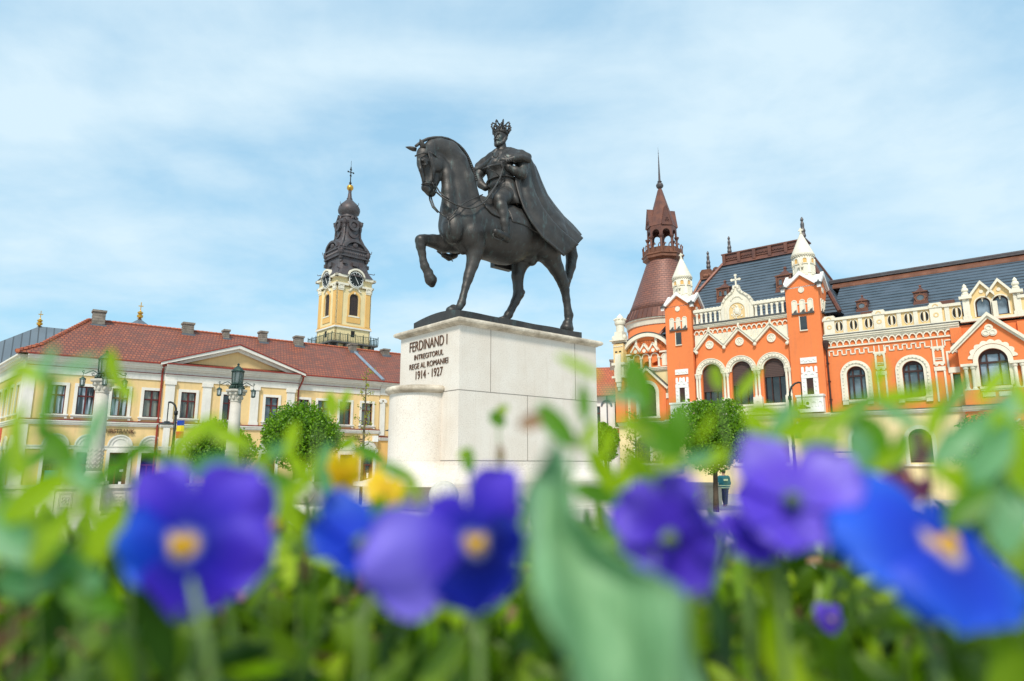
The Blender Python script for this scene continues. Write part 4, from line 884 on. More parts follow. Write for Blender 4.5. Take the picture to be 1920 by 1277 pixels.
st.lathe([(0.34, 0), (0.34, 0.55), (0.42, 0.62), (0.46, 0.75), (0.46, 0.95), (0.34, 0.98), (0.34, 1.1), (0.25, 1.3), (0.08, 1.48), (0.0, 1.58)], (sx0, 0.55, 12.8), 18)
for k in range(10): a = 2*PI*k/10; st.ball((sx0+0.46*math.cos(a), 0.55+0.46*math.sin(a), 13.85), 0.09, n=6, m=4)
for s in (-0.5, 0.5): st.ball((sx0+s, 0.3, 12.3), 0.16, 0.16, 0.22, n=8, m=6)
st.build('corner_stack', M['cream_trim'], palace)
dk = MB(); dk.box(sx0-0.28, sx0-0.08, 0.09, 0.12, 11.05, 11.15); dk.box(sx0+0.08, sx0+0.28, 0.09, 0.12, 11.05, 11.15); dk.build('stack_slot', M['dark_interior'], palace)

# ================================================================== yellow building on the left
o_ = at(307, 798, 43.0)
FB = Frame(o_.x, o_.y, math.radians(37.5))
yb_ = empty('yellow_building', FB.o, FB.ang, 'long two-storey yellow building with red tiled roof and white pediment on the left', 'building')
BX0, BX1 = -7.5, 15.05
CS = (-0.25, 8.45)            # projecting centre
WIN = [-5.9, -4.4, -2.6, -0.84, 1.26, 3.85, 6.66, 8.95, 10.54, 12.25, 14.02]
DOORS = [-5.64, -4.03, -2.33, -0.62, 1.26, 3.85, 6.66, 8.95, 10.6, 12.5, 14.2]
def yofs(u): return -0.25 if CS[0] < u < CS[1] else 0.0
SEG = [(BX0, CS[0], 0.0), (CS[0], CS[1], -0.25), (CS[1], BX1, 0.0)]
w = MB()
for xa, xb, y in SEG:
    wall(w, xa, xb, 4.68, 7.35, y, [(u, 0.45, 4.98, 6.68, False) for u in WIN if xa < u < xb], 0.3)
    wall(w, xa, xb, 0.0, 4.35, y, [(u, 0.5, 0.12, 2.75, False) for u in DOORS if xa < u < xb], 0.3)
w.box(BX0+0.3, BX1-0.02, 0.34, 11.5, 0, 8.2)
w.build('wall', M['yellow_plaster'], yb_)
t = MB(); red = MB()
for xa, xb, y in SEG:
    band(t, xa-0.02, xb+0.02, 4.35, 4.62, y, 0.2); red.box(xa-0.05, xb+0.05, y-0.22, y, 4.625, 4.68)
    t.box(xa, xb, y-0.06, y+0.3, 7.35, 7.7); t.box(xa, xb, y-0.12, y+0.3, 7.7, 7.76); t.box(xa, xb, y-0.05, y+0.3, 7.80, 8.02); band(t, xa, xb, 8.02, 8.36, y, 0.5); red.box(xa, xb, y-0.15, y+0.1, 7.762, 7.80)
    red.box(xa, xb, y-0.6, y-0.44, 8.362, 8.44)
    t.box(xa, xb, y-0.05, y, 2.92, 3.1); t.box(xa, xb, y-0.09, y, 3.1, 3.16)
t.build('entablature', M['white_plaster'], yb_); red.build('sheet_edging', M['red_trim'], yb_)
for i, u in enumerate(WIN):
    y = yofs(u); fo = rect_window(yb_, u, 0.45, 4.98, 6.68, y, 'maroon_wood', ('curtain_glass', 'curtain_glass', 'curtain_glass', 'dim_curtain_glass', 'dim_curtain_glass', 'dark_glass', 'window_glass', 'dim_curtain_glass', 'window_glass', 'dark_glass', 'dim_curtain_glass')[i])
    s_ = MB(); s_.box(u-0.62, u-0.45, y-0.06, y, 4.98, 6.85); s_.box(u+0.45, u+0.62, y-0.06, y, 4.98, 6.85); s_.box(u-0.45, u+0.45, y-0.06, y, 6.68, 6.85)
    s_.box(u-0.70, u+0.70, y-0.16, y+0.07, 4.90, 4.98); s_.box(u-0.64, u+0.64, y-0.08, y, 4.80, 4.897); s_.box(u-0.66, u-0.52, y-0.1, y, 4.72, 4.797); s_.box(u+0.52, u+0.66, y-0.1, y, 4.72, 4.797)
    s_.build('window_surround', M['white_plaster'], yb_)
for i, u in enumerate(DOORS):
    y = yofs(u); kind = 'maroon_wood'
    f = MB(); f.box(u-0.5, u-0.43, y+0.12, y+0.2, 0.12, 2.75); f.box(u+0.43, u+0.5, y+0.12, y+0.2, 0.12, 2.75); f.box(u-0.43, u+0.43, y+0.12, y+0.2, 2.66, 2.75); f.box(u-0.43, u+0.43, y+0.11, y+0.21, 1.95, 2.05)
    f.box(u-0.15, u-0.07, y+0.12, y+0.2, 0.2, 1.95); f.box(u-0.43, u+0.43, y+0.12, y+0.2, 0.12, 0.4)
    if i % 2 == 0: f.box(u+0.3, u+0.43, y+0.12, y+0.2, 0.4, 1.95)
    fo = f.build('door', M['maroon_wood'] if i not in (0,) else M['brown_wood'], yb_)
    MB().box(u-0.49, u+0.49, y+0.22, y+0.24, 0.12, 2.74).build('pane', M['dark_glass'], fo)
    s_ = MB(); s_.box(u-0.68, u-0.5, y-0.07, y, 0.12, 2.92); s_.box(u+0.5, u+0.68, y-0.07, y, 0.12, 2.92); s_.box(u-0.5, u+0.5, y-0.07, y, 2.75, 2.92)
    s_.arch(u, 3.16, 0.0, 0.42, y-0.03, y); s_.arch(u, 3.16, 0.42, 0.60, y-0.07, y); s_.arch(u, 3.16, 0.60, 0.68, y-0.12, y)
    s_.build('door_surround', M['white_plaster'], yb_)
for xa, xb, y in SEG:
    xs = [xa] + [v for u in DOORS if xa < u < xb for v in (u-0.68, u+0.68)] + [xb]
    for a, b_ in zip(xs[::2], xs[1::2]):
        if b_-a > 0.05: MB().box(a, b_, y-0.05, y, 0.0, 0.62).build('socle', M['orange_tiles'], yb_)
stp = MB()
for u in (-2.33,): stp.box(u-0.9, u+0.9, -0.6, -0.06, 0, 0.12); 
stp.build('door_step', M['limestone'], yb_)
for u in (0.12, 2.35, 5.45, 7.95):
    p = MB(); p.box(u-0.27, u+0.27, -0.37, -0.25, 4.7, 7.1); p.box(u-0.34, u+0.34, -0.43, -0.25, 7.1, 7.34); p.box(u-0.31, u+0.31, -0.40, -0.25, 4.69, 4.9); p.build('pilaster', M['white_plaster'], yb_)
MB().box(BX0, BX0+0.5, -0.07, 0, 4.69, 7.34).build('corner_strip', M['white_plaster'], yb_); MB().box(BX0, BX0+0.45, -0.07, 0, 0, 4.34).build('corner_strip', M['white_plaster'], yb_)
MB().box(-0.06, 0.32, -0.33, -0.25, 0.62, 4.34).build('corner_strip', M['white_plaster'], yb_)
# pediment
pm = (CS[0]+CS[1])/2; pz = 9.92
q = MB(); q.prism([(CS[0]+0.3, 8.37), (CS[1]-0.3, 8.37), (pm, pz-0.22)], -0.2, 1.6); q.build('pediment_field', M['yellow_plaster'], yb_)
q = MB()
for s in (-1, 1):
    e = pm+s*(CS[1]-pm+0.35); P_ = [(pm, pz+0.12), (e, 8.48), (e, 8.30), (pm, pz-0.10)]; q.prism(P_ if s > 0 else P_[::-1], -0.78, -0.25)
    P_ = [(pm, pz-0.10), (e-s*0.3, 8.37), (e-s*0.9, 8.37), (pm, pz-0.28)]; q.prism(P_ if s > 0 else P_[::-1], -0.45, -0.25)
q.build('pediment_cornice', M['white_plaster'], yb_)
q = MB(); k_ = (pz-8.48)/(pm-CS[0]+0.35)
yr = lambda z: -0.6+(z-8.40)*(6.6/3.55)
q.add([(pm, -0.8, pz+0.16), (CS[0]-0.4, -0.8, 8.47), (CS[0]-0.4, 0.2, 8.47), (pm, 3.2, pz+0.16), (CS[1]+0.4, -0.8, 8.47), (CS[1]+0.4, 0.2, 8.47)], [(0, 1, 2, 3), (0, 3, 5, 4)])
q.build('pediment_roof', M['red_tiles'], yb_)
q = MB()
for s in (-1, 1): q.tube([(pm, -0.8, pz+0.17), (pm+s*(pm-CS[0]+0.4), -0.8, 8.49)], 0.045, 5)
q.build('pediment_edging', M['red_trim'], yb_)
# roof: flared eaves, hip at the left
r_ = MB(); E0 = -0.55
xl = BX0-0.55
r_.add([(xl, E0, 8.42), (BX1, E0, 8.42), (BX1, 0.8, 9.12), (BX0+0.6, 0.8, 9.12), (BX1, 6, 11.9), (-4.2, 6, 11.9), (BX1, 12.6, 8.42), (xl, 12.6, 8.42), (BX0+0.6, 11.2, 9.12), (BX1, 11.2, 9.12)],
       [(0, 1, 2, 3), (3, 2, 4, 5), (5, 4, 9, 8), (8, 9, 6, 7), (7, 0, 3, 8), (8, 3, 5), (0, 7, 6, 1), (1, 6, 9, 4, 2)])
r_.build('roof', M['red_tiles'], yb_)
r_ = MB()
def caps(mb, a, b_, r, n_):
    a, b_ = Vector(a), Vector(b_)
    for k in range(n_):
        p0 = a.lerp(b_, k/n_); p1 = a.lerp(b_, (k+0.97)/n_); mb.tube([p0, p1], [r*0.85, r*1.1], 6)
caps(r_, (-4.2, 6, 11.92), (BX1, 6, 11.92), 0.10, 60); caps(r_, (-4.2, 6, 11.92), (BX0+0.6, 0.8, 9.14), 0.13, 18); caps(r_, (BX0+0.6, 0.8, 9.14), (xl, E0, 8.44), 0.13, 5)
r_.build('ridge_tiles', M['orange_tiles'], yb_)
def chimney(par, F, px, py0, py1, wpx, w_=6.0):
    u, z1 = F.uv(px, py0, w_-0.5); z0 = F.uv(px, py1, w_-0.5)[1]; s = wpx/27.0/2
    c = MB(); c.box(u-s, u+s, w_-0.85, w_-0.15, z0-0.8, z1-0.14); c.box(u-s-0.06, u+s+0.06, w_-0.92, w_-0.08, z1-0.14, z1)
    for k in range(5):
        zz = z0+(z1-z0)*(k+0.5)/5.5; c.box(u-s-0.012, u+s+0.012, w_-0.862, w_-0.138, zz, zz+0.03)
    co_ = c.build('chimney', M['chimney_render'], par)
    MB().box(u-s-0.1, u+s+0.1, w_-1.0, w_, z0-0.25, z0+0.05).build('chimney_flashing', M['grey_lead'], co_)
for a in ((186.5, 583, 612, 20), (353, 606, 629, 19), (424, 619, 637, 10), (493, 622, 644, 14), (560, 631, 651, 17)): chimney(yb_, FB, *a)
# rain pipes
q = MB(); q.tube([(-0.38, -0.5, 8.4), (-0.38, -0.12, 7.9), (-0.38, -0.12, 0.5)], 0.06, 8); q.box(-0.5, -0.26, -0.6, -0.3, 8.25, 8.5); q.build('rain_pipe', M['red_trim'], yb_)
q = MB(); q.tube([(8.7, -0.62, 8.4), (8.7, -0.5, 8.0), (8.55, -0.12, 7.35), (8.55, -0.12, 0.5)], 0.06, 8); q.box(8.58, 8.82, -0.75, -0.5, 8.25, 8.5)
q.build('rain_pipe', M['red_trim'], yb_)
text_mesh('FIRSTBANK', 0.36, yb_, 'sign_lettering', M['brass_letters'], (-3.18, -0.10, 3.93), ext=0.03, sx=0.84, off=0.008)
text_mesh('Muzeul Oradea', 0.24, yb_, 'museum_lettering', M['brass_letters'], (12.05, -0.10, 4.05), ext=0.02, sx=0.98, off=0.006)
text_mesh('Romania', 0.20, yb_, 'museum_lettering', M['brass_letters'], (13.05, -0.10, 3.86), ext=0.02, off=0.004)
q = MB(); q.box(14.55, 14.9, -0.35, -0.02, 3.75, 4.2); q.build('wall_box', M['white_paint'], yb_)
# posters and teal display in the shop openings
q = MB(); q.box(-6.0, -5.3, 0.1, 0.12, 0.9, 1.7); q.build('shop_display', M['teal_panel'], yb_)
for b4 in ((-2.2, -2.0, 1.6, 1.75), (-2.2, -2.05, 0.8, 1.0), (14.25, 14.4, 1.0, 1.4), (1.35, 1.55, 1.4, 1.7)): MB().box(b4[0], b4[1], 0.095, 0.105, b4[2], b4[3]).build('door_notice', M['white_paint'], yb_)
# side wall that runs back to the left
RS = Matrix.Translation((BX0, 0, 0)) @ Matrix.Rotation(math.radians(-82.2), 4, 'Z')
def side(mb): mb.v = [tuple(RS @ Vector(v)) for v in mb.v]; return mb
SW = [-1.35, -3.3, -5.3, -7.3]
w = MB(); wall(w, -13, 0, 4.68, 7.35, 0, [(u, 0.45, 4.98, 6.68, False) for u in SW], 0.3); wall(w, -13, 0, 0, 4.35, 0, [(u, 0.5, 0.12, 2.75, False) for u in SW], 0.3); side(w).build('side_wall', M['yellow_plaster'], yb_)
t = MB(); band(t, -13, 0, 4.35, 4.62, 0, 0.2); t.box(-13, 0, -0.06, 0.3, 7.35, 8.02); band(t, -13, 0, 8.02, 8.36, 0, 0.5); t.box(-0.5, 0, -0.07, 0, 0, 7.34); t.box(-13, 0, -0.06, 0, 2.92, 3.14)
for u in SW:
    t.box(u-0.62, u-0.45, -0.06, 0, 4.9, 6.85); t.box(u+0.45, u+0.62, -0.06, 0, 4.9, 6.85); t.box(u-0.45, u+0.45, -0.06, 0, 6.68, 6.85); t.box(u-0.7, u+0.7, -0.15, 0.05, 4.88, 4.98); t.arch(u, 3.14, 0.0, 0.6, -0.07, 0); t.box(u-0.68, u-0.5, -0.07, 0, 0.1, 2.92); t.box(u+0.5, u+0.68, -0.07, 0, 0.1, 2.92)
side(t).build('side_entablature', M['white_plaster'], yb_)
for u in SW:
    f = MB(); f.box(u-0.45, u+0.45, 0.15, 0.2, 4.98, 6.68); side(f).build('side_window', M['dark_glass'], yb_)
    f = MB(); f.box(u-0.5, u+0.5, 0.15, 0.2, 0.12, 2.75); side(f).build('side_door', M['dark_glass'], yb_)
for i, u in enumerate((-2.1, -3.6)):
    fl = MB(); fl.prism([(u-0.35, 3.3), (u+0.35, 3.3), (u+0.35, 4.15), (u-0.35, 4.15)], -0.5, -0.47); fo = side(fl).build('flag', M['flag_red'], yb_); fo['label'] = 'red banner hung flat above the blind arches'
# flag on the pipe corner
fr = FB.world((-0.05, -1.0, 0))
# -------- adjoining house to the right
FN = FB
nb = empty('adjoining_house', FB.world((15.1, 0, 0)), FB.ang, 'yellow house with ionic pilaster adjoining the long building, beside the pedestal', 'building')
w = MB(); wall(w, 0, 9.5, 4.2, 7.4, 0.05, [(1.52, 0.42, 4.75, 6.35, False), (3.6, 0.42, 4.75, 6.35, False), (5.7, 0.42, 4.75, 6.35, False)], 0.3); w.box(0.0, 9.5, 0.36, 11.5, 0, 8.2); w.build('upper_wall', M['yellow_plaster'], nb)
w = MB(); wall(w, 0, 9.5, 0, 3.85, 0.05, [(2.6, 0.6, 0.1, 2.6, True)], 0.3); w.build('ground_floor_wall', M['deep_yellow_plaster'], nb)
t = MB(); band(t, 0, 9.5, 3.85, 4.1, 0.05, 0.2); t.box(0, 9.5, -0.02, 0.3, 7.4, 8.0); band(t, 0, 9.5, 8.0, 8.36, 0.05, 0.45); t.box(0.03, 0.43, -0.07, 0.05, 4.25, 6.85); t.box(0.0, 0.46, -0.1, 0.05, 6.98, 7.1)
for s in (0.03, 0.43): t.lathe([(0.13, 0), (0.13, 0.12)], (0, 0, 0), 10); t.v[-20:] = [(s+v[0], -0.07-v[2]+0.06, 6.9+v[1]) for v in t.v[-20:]]
for u in (1.52, 3.6, 5.7): t.box(u-0.58, u-0.42, -0.01, 0.05, 4.75, 6.5); t.box(u+0.42, u+0.58, -0.01, 0.05, 4.75, 6.5); t.box(u-0.42, u+0.42, -0.01, 0.05, 6.35, 6.5); t.box(u-0.64, u+0.64, -0.08, 0.1, 4.62, 4.75)
t.build('entablature', M['white_plaster'], nb)
red = MB(); red.box(0, 9.5, -0.18, 0.05, 4.1, 4.16); red.box(0, 9.5, -0.5, -0.38, 8.362, 8.44); red.build('sheet_edging', M['red_trim'], nb)
for u in (1.52, 3.6, 5.7): rect_window(nb, u, 0.42, 4.75, 6.35, 0.05, 'maroon_wood', 'window_glass')
r_ = MB(); r_.xprism([(-0.5, 8.42), (12.6, 8.42), (6.0, 11.86)], 0.0, 9.5); r_.build('roof', M['red_tiles'], nb)
r_ = MB(); r_.tube([(0.0, 6, 11.95), (0.0, -0.45, 8.52)], 0.13, 6); r_.build('party_flashing', M['blue_flashing'], nb)
r_ = MB(); caps(r_, (0, 6, 11.9), (9.5, 6, 11.9), 0.1, 30); r_.build('ridge_tiles', M['orange_tiles'], nb)
FN2 = Frame(*FB.world((15.1, 0, 0)).xy, FB.ang)
chimney(nb, FN2, 661, 645, 660, 13); chimney(nb, FN2, 722, 655, 668, 15)
q = MB(); u, z = FN2.uv(743, 839); q.disc(u, z, 0.22, -0.06, 0.05, 18); q.build('round_plaque', M['brass_letters'], nb)

# ================================================================== clock tower of the church
TC = at(628.7, 609.6, 102.0); ang = math.radians(42.5); Wt = 6.16
ev = Vector((math.cos(ang), math.sin(ang), 0)); dvv = Vector((-ev.y, ev.x, 0)); c_ = Vector((TC.x, TC.y, 0))+ev*Wt/2+dvv*Wt/2
ct = empty('church_tower', c_, ang, 'yellow baroque clock tower with dark onion roof rising behind the red tiled roof', 'tower')
H = Wt/2
def four(fn, mb):
    for k in range(4):
        b0 = len(mb.v); fn(mb); R = Matrix.Rotation(k*PI/2, 4, 'Z'); mb.v[b0:] = [tuple(R @ Vector(v)) for v in mb.v[b0:]]
q = MB(); q.box(-H+0.25, H-0.25, -H+0.25, H-0.25, 0, 30.4)
def f(mb): wall(mb, -H, H, 23.4, 29.9, -H, [(0.0, 0.78, 25.4, 28.2, True)], 0.22)
four(f, q); four(lambda mb: mb.box(-H, H, -H, -H+0.25, 20.0, 23.2), q); q.box(-H-0.05, H+0.05, -H-0.05, H+0.05, 10, 19.9)
q.build('shaft', M['pale_yellow_plaster'], ct)
q = MB()
def f(mb):
    for s in (-1, 1):
        x = s*(H-0.62); mb.box(x-0.38, x+0.38, -H-0.12, -H, 23.75, 29.2)
    mb.arch(0, 28.2, 0.82, 1.12, -H-0.08, -H, leg=3.0); mb.box(-1.2, 1.2, -H-0.1, -H, 24.2, 25.1)
    mb.arch(0, 29.0, 0.0, 0.5, -H-0.07, -H)
four(f, q); q.box(-H-0.1, H+0.1, -H-0.1, H+0.1, 23.45, 23.7); q.build('pilasters', M['deep_yellow_plaster'], ct)
q = MB()
def f(mb):
    mb.arch(0, 29.15, 0.75, 0.95, -H-0.2, -H, a0=0.35, a1=PI-0.35); mb.box(-1.15, -0.8, -H-0.2, -H, 29.3, 29.45); mb.box(0.8, 1.15, -H-0.2, -H, 29.3, 29.45)
    mb.box(-0.1, 0.1, -H-0.2, -H, 28.9, 29.2); mb.box(-1.0, 1.0, -H-0.15, -H, 25.1, 25.3)
    for s in (-1, 1):
        x = s*(H-0.62); mb.box(x-0.42, x+0.42, -H-0.2, -H, 29.2, 29.45); mb.box(x-0.48, x+0.48, -H-0.26, -H, 29.45, 29.9); mb.box(x-0.42, x+0.42, -H-0.17, -H, 29.9, 30.1)
        mb.ball((x-0.4, -H-0.25, 29.95), 0.14, n=6, m=4); mb.ball((x+0.4, -H-0.25, 29.95), 0.14, n=6, m=4)
    mb.arch(0, 31.35, 1.30, 1.52, -H-0.32, -H, a0=PI*1.12, a1=PI*1.88); mb.box(-H-0.3, -1.2, -H-0.3, -H, 30.1, 30.42); mb.box(1.2, H+0.3, -H-0.3, -H, 30.1, 30.42)
    mb.arch(0, 31.45, 1.34, 1.62, -H-0.55, -H+0.6, a0=0.1, a1=PI-0.1); mb.box(-H-0.5, -1.6, -H-0.5, -H, 31.35, 31.75); mb.box(1.6, H+0.5, -H-0.5, -H, 31.35, 31.75); mb.arch(0, 31.45, 0.0, 1.38, -H-0.10, -H+0.5, a0=0, a1=PI, n=16)
for k in range(4):
    q = MB(); f(q); R = Matrix.Rotation(k*PI/2, 4, 'Z'); q.v = [tuple(R @ Vector(v)) for v in q.v]; q.build('entablature', M['cream_trim'], ct)
q = MB()
q.box(-H-0.22, H+0.22, -H-0.22, H+0.22, 23.2, 23.44); q.box(-H-0.12, H+0.12, -H-0.12, H+0.12, 19.7, 20.0); q.box(-H-0.3, H+0.3, -H-0.3, H+0.3, 18.6, 18.9)
q.build('cornices', M['white_plaster'], ct)
q = MB(); q.box(-H-0.02, H+0.02, -H-0.02, H+0.02, 30.15, 31.36); q.build('clock_storey', M['pale_yellow_plaster'], ct)
for k in range(4):
    R = Matrix.Rotation(k*PI/2, 4, 'Z')
    def fin(mb): mb.v = [tuple(R @ Vector(v)) for v in mb.v]; return mb
    c1 = MB(); c1.disc(0, 31.3, 1.16, -H-0.40, -H-0.3, 32); co_ = fin(c1).build('clock', M['black_iron'], ct)
    c2 = MB(); c2.arch(0, 31.3, 1.16, 1.25, -H-0.44, -H-0.28, a0=0, a1=2*PI, n=32)
    for h in range(12):
        a = h*PI/6; c2.strip([(0.90*math.cos(a), 31.3+0.90*math.sin(a)), (1.05*math.cos(a), 31.3+1.05*math.sin(a))], 0.06, -H-0.43, -H-0.40)
    c2.strip([(-0.42, 31.3+0.75), (0, 31.3), (0.38, 31.3-0.62)], 0.08, -H-0.45, -H-0.42)
    fin(c2).build('clock_hands', M['white_paint'], co_)
    lo = MB(); lo.prism([(-0.78, 25.4), (0.78, 25.4)] + [(0.78*math.cos(a), 28.2+0.78*math.sin(a)) for a in [PI*q_/14 for q_ in range(15)]], -H+0.14, -H+0.2)
    fin(lo).build('louvred_window', M['louvres'], ct)
    lo = MB(); lo.box(-0.33, 0.33, -H-0.02, -H+0.02, 21.9, 22.9); fin(lo).build('slit_window', M['dark_interior'], ct)
q = MB(); G = H+1.0
q.box(-G, G, -G, G, 20.62, 20.85); 
four(lambda mb: [mb.prism([(x-0.09, 19.8), (x+0.09, 19.8), (x+0.09, 20.6), (x-0.09, 20.6)], -G+0.1, -H) for x in (-3, -1.5, 0, 1.5, 3)], q)
q.build('gallery_floor', M['dark_lead'], ct)
q = MB()
def f(mb):
    mb.box(-G, G, -G, -G+0.05, 21.95, 22.02); mb.box(-G, G, -G, -G+0.04, 20.95, 21.0)
    for k in range(29): x = -G+2*G*k/28; mb.box(x-0.022, x+0.022, -G, -G+0.04, 20.85, 21.95)
    for k in range(7): x = -G+2*G*k/6; mb.box(x-0.04, x+0.04, -G-0.01, -G+0.06, 20.85, 22.25)
four(f, q); q.build('gallery_railing', M['green_iron'], ct)
# roof
prof = [(3.72, 31.75), (3.5, 32.0), (2.95, 32.9), (2.68, 33.7), (2.50, 34.6), (2.46, 35.1), (2.66, 35.2), (2.72, 35.9), (2.66, 36.6), (2.72, 36.75), (2.60, 37.1), (2.35, 37.6), (2.0, 38.1), (1.80, 38.7), (1.68, 39.6), (1.64, 40.2), (1.70, 41.0), (1.90, 41.6), (1.88, 41.9), (1.55, 42.1), (1.35, 42.4)]
q = MB(); vs = []; n_ = 48
for r, z in prof:
    sq = 7.0 if z < 37.2 else 3.4
    for k in range(n_):
        a = 2*PI*k/n_; ca, sa = abs(math.cos(a)), abs(math.sin(a)); m_ = 1/(ca**sq+sa**sq)**(1/sq); vs.append((r*m_*math.cos(a), r*m_*math.sin(a), z))
q.add(vs, [(i*n_+k, i*n_+(k+1) % n_, (i+1)*n_+(k+1) % n_, (i+1)*n_+k) for i in range(len(prof)-1) for k in range(n_)] + [tuple(range((len(prof)-1)*n_, len(prof)*n_))])
q.build('roof_skirt', M['dark_copper'], ct)
q = MB()
def f(mb):
    mb.arch(0, 36.2, 1.75, 2.15, -2.95, -2.1, a0=0.25, a1=PI-0.25, rise=0.85); mb.box(-2.65, 2.65, -2.85, -2.6, 36.3, 36.55); mb.box(-2.6, 2.6, -2.8, -2.5, 35.1, 35.3)
    for k in range(14): x = -2.3+4.6*k/13; mb.ball((x, -2.72, 35.8), 0.14, 0.1, 0.22, n=6, m=4)
    mb.ball((0, -2.6, 37.2), 0.55, 0.35, 0.5, n=8, m=6); mb.box(-0.45, 0.45, -3.05, -2.6, 33.6, 34.3); mb.box(-2.1, -1.6, -3.0, -2.55, 33.8, 34.4)
    mb.arch(0, 40.9, 0.55, 0.95, -2.05, -1.5, a0=0, a1=2*PI, n=16); mb.ball((0, -1.8, 40.9), 0.55, 0.2, 0.55, n=10, m=6); mb.ball((0, -1.6, 42.2), 0.4, 0.2, 0.5, n=8, m=6); mb.strip([(-0.9, 41.3), (-0.35, 42.0), (0, 42.6), (0.35, 42.0), (0.9, 41.3)], 0.22, -1.95, -1.6)
    mb.arch(0, 39.6, 0.75, 0.9, -1.95, -1.6, a0=PI, a1=2*PI, n=12)
four(f, q); q.build('roof_ornament', M['dark_copper'], ct)
for k in range(4):
    a = PI/4+k*PI/2; q = MB()
    for r, z, s in ((3.45, 36.0, 0.7), (3.3, 35.0, 0.5), (3.2, 34.3, 0.35), (2.4, 37.6, 0.45), (2.15, 41.4, 0.5), (2.05, 40.6, 0.35), (2.0, 39.8, 0.28)):
        q.ball((r*math.cos(a), r*math.sin(a), z), s*0.75, s*0.75, s, n=8, m=6)
    q.tube([(2.3*math.cos(a), 2.3*math.sin(a), 41.8), (2.0*math.cos(a), 2.0*math.sin(a), 40.5), (2.1*math.cos(a), 2.1*math.sin(a), 39), (2.7*math.cos(a), 2.7*math.sin(a), 37.8), (3.5*math.cos(a), 3.5*math.sin(a), 36.6)], [0.3, 0.22, 0.2, 0.22, 0.3], 6)
    q.tube([(3.8*math.cos(a), 3.8*math.sin(a), 32.9), (4.7*math.cos(a), 4.7*math.sin(a), 32.7), (4.8*math.cos(a), 4.8*math.sin(a), 32.9)], 0.06, 5)
    q.tube([(3.4*math.cos(a), 3.4*math.sin(a), 36.2), (4.1*math.cos(a), 4.1*math.sin(a), 36.3), (4.15*math.cos(a), 4.15*math.sin(a), 36.7)], 0.06, 5)
    q.build('corner_volute', M['dark_copper'], ct)
q = MB(); q.smooth = True
q.lathe([(1.35, 42.35), (1.6, 42.5), (1.6, 42.7), (1.25, 42.85), (1.3, 43.1), (1.66, 43.4), (1.80, 43.9), (1.72, 44.4), (1.45, 44.9), (1.0, 45.35), (0.62, 45.75), (0.42, 46.0), (0.5, 46.1), (0.38, 46.25), (0.25, 47.3), (0.3, 47.5)], (0, 0, 0), 32, wob=lambda a, z: 1+0.025*abs(math.sin(8*a)) if 43.2 < z < 45.6 else 1)
for k in range(4): a = 0.3+k*PI/2; q.tube([(1.6*math.cos(a), 1.6*math.sin(a), 44.3), (2.1*math.cos(a), 2.1*math.sin(a), 44.6), (2.1*math.cos(a), 2.1*math.sin(a), 44.9)], 0.05, 5)
q.build('onion_dome', M['dark_copper'], ct)
q = MB(); q.smooth = True; q.ball((0, 0, 48.1), 0.56, n=20, m=12); q.build('gilt_ball', M['gold'], ct)
q = MB(); q.tube([(0, 0, 48.6), (0, 0, 49.3)], [0.14, 0.09], 8); q.ball((0, 0, 48.95), 0.26, 0.26, 0.12, n=8, m=6); q.tube([(0, 0, 49.2), (0, 0, 51.9)], 0.09, 6); q.tube([(-0.42, 0, 50.9), (0.42, 0, 50.9)], 0.08, 6); q.ball((0, 0, 51.4), 0.22, 0.1, 0.22, n=8, m=5)
for s in (-0.5, 0.5): q.ball((s, 0, 50.9), 0.16, 0.1, 0.16, n=8, m=5)
q.ball((0, 0, 50.3), 0.2, 0.1, 0.2, n=8, m=5); q.tube([(0, 0, 51.9), (0, 0, 53.0)], 0.03, 5)
q.build('cross', M['black_iron'], ct)

# ================================================================== grey roofed church and small cupola far left
def gilt_finial(mb, c, s):
    mb.lathe([(0.10*s, 0), (0.34*s, 0.1*s), (0.14*s, 0.22*s), (0.38*s, 0.34*s), (0.40*s, 0.6*s), (0.2*s, 0.78*s), (0.36*s, 0.9*s), (0.36*s, 1.05*s), (0.1*s, 1.25*s), (0.05*s, 1.4*s)], c, 12)
    x, y, z = c; mb.box(x-0.05*s, x+0.05*s, y-0.05*s, y+0.05*s, z+1.3*s, z+2.5*s); mb.box(x-0.3*s, x+0.3*s, y-0.052*s, y+0.052*s, z+1.9*s, z+2.02*s)
a1 = at(73.6, 612, 62); gb = empty('grey_roofed_church', (a1.x, a1.y, 0), math.radians(37), 'grey sheet-metal church roof with gilt finial behind the red roof, far left', 'church')
q = MB(); q.add([(-6, -5, 10.3), (16, -5, 10.3), (16, 8, 10.3), (-6, 8, 10.3), (0, 0, a1.z), (12, 0, a1.z)], [(0, 1, 5, 4), (1, 2, 5), (2, 3, 4, 5), (3, 0, 4), (3, 2, 1, 0)]); q.build('roof', M['grey_sheets'], gb)
q = MB(); q.box(-5.5, 15, -4.5, 7.5, 0, 10.29); q.build('wall', M['white_plaster'], gb)
q = MB(); gilt_finial(q, (0, 0, a1.z-0.05), 0.62); q.build('finial', M['gold'], gb)
a2 = at(262, 598, 66); gb = empty('church_cupola', (a2.x, a2.y, 0), math.radians(20), 'small dark pyramid cupola with gilt finial peeping over the red roof ridge', 'cupola')
q = MB(); q.lathe([(3.0, a2.z-3.0), (1.6, a2.z-1.1), (0.05, a2.z)], (0, 0, 0), 8); q.build('roof', M['grey_lead'], gb)
q = MB(); q.lathe([(2.8, 0), (2.8, a2.z-3.0)], (0, 0, 0), 8); q.build('drum', M['white_plaster'], gb)
q = MB(); gilt_finial(q, (0, 0, a2.z-0.08), 0.72); q.build('finial', M['gold'], gb)
a3 = at(-3, 662, 70); gb = empty('green_roofed_house', (a3.x, a3.y, 0), 0.3, 'house with a green copper roof at the very left edge', 'building')
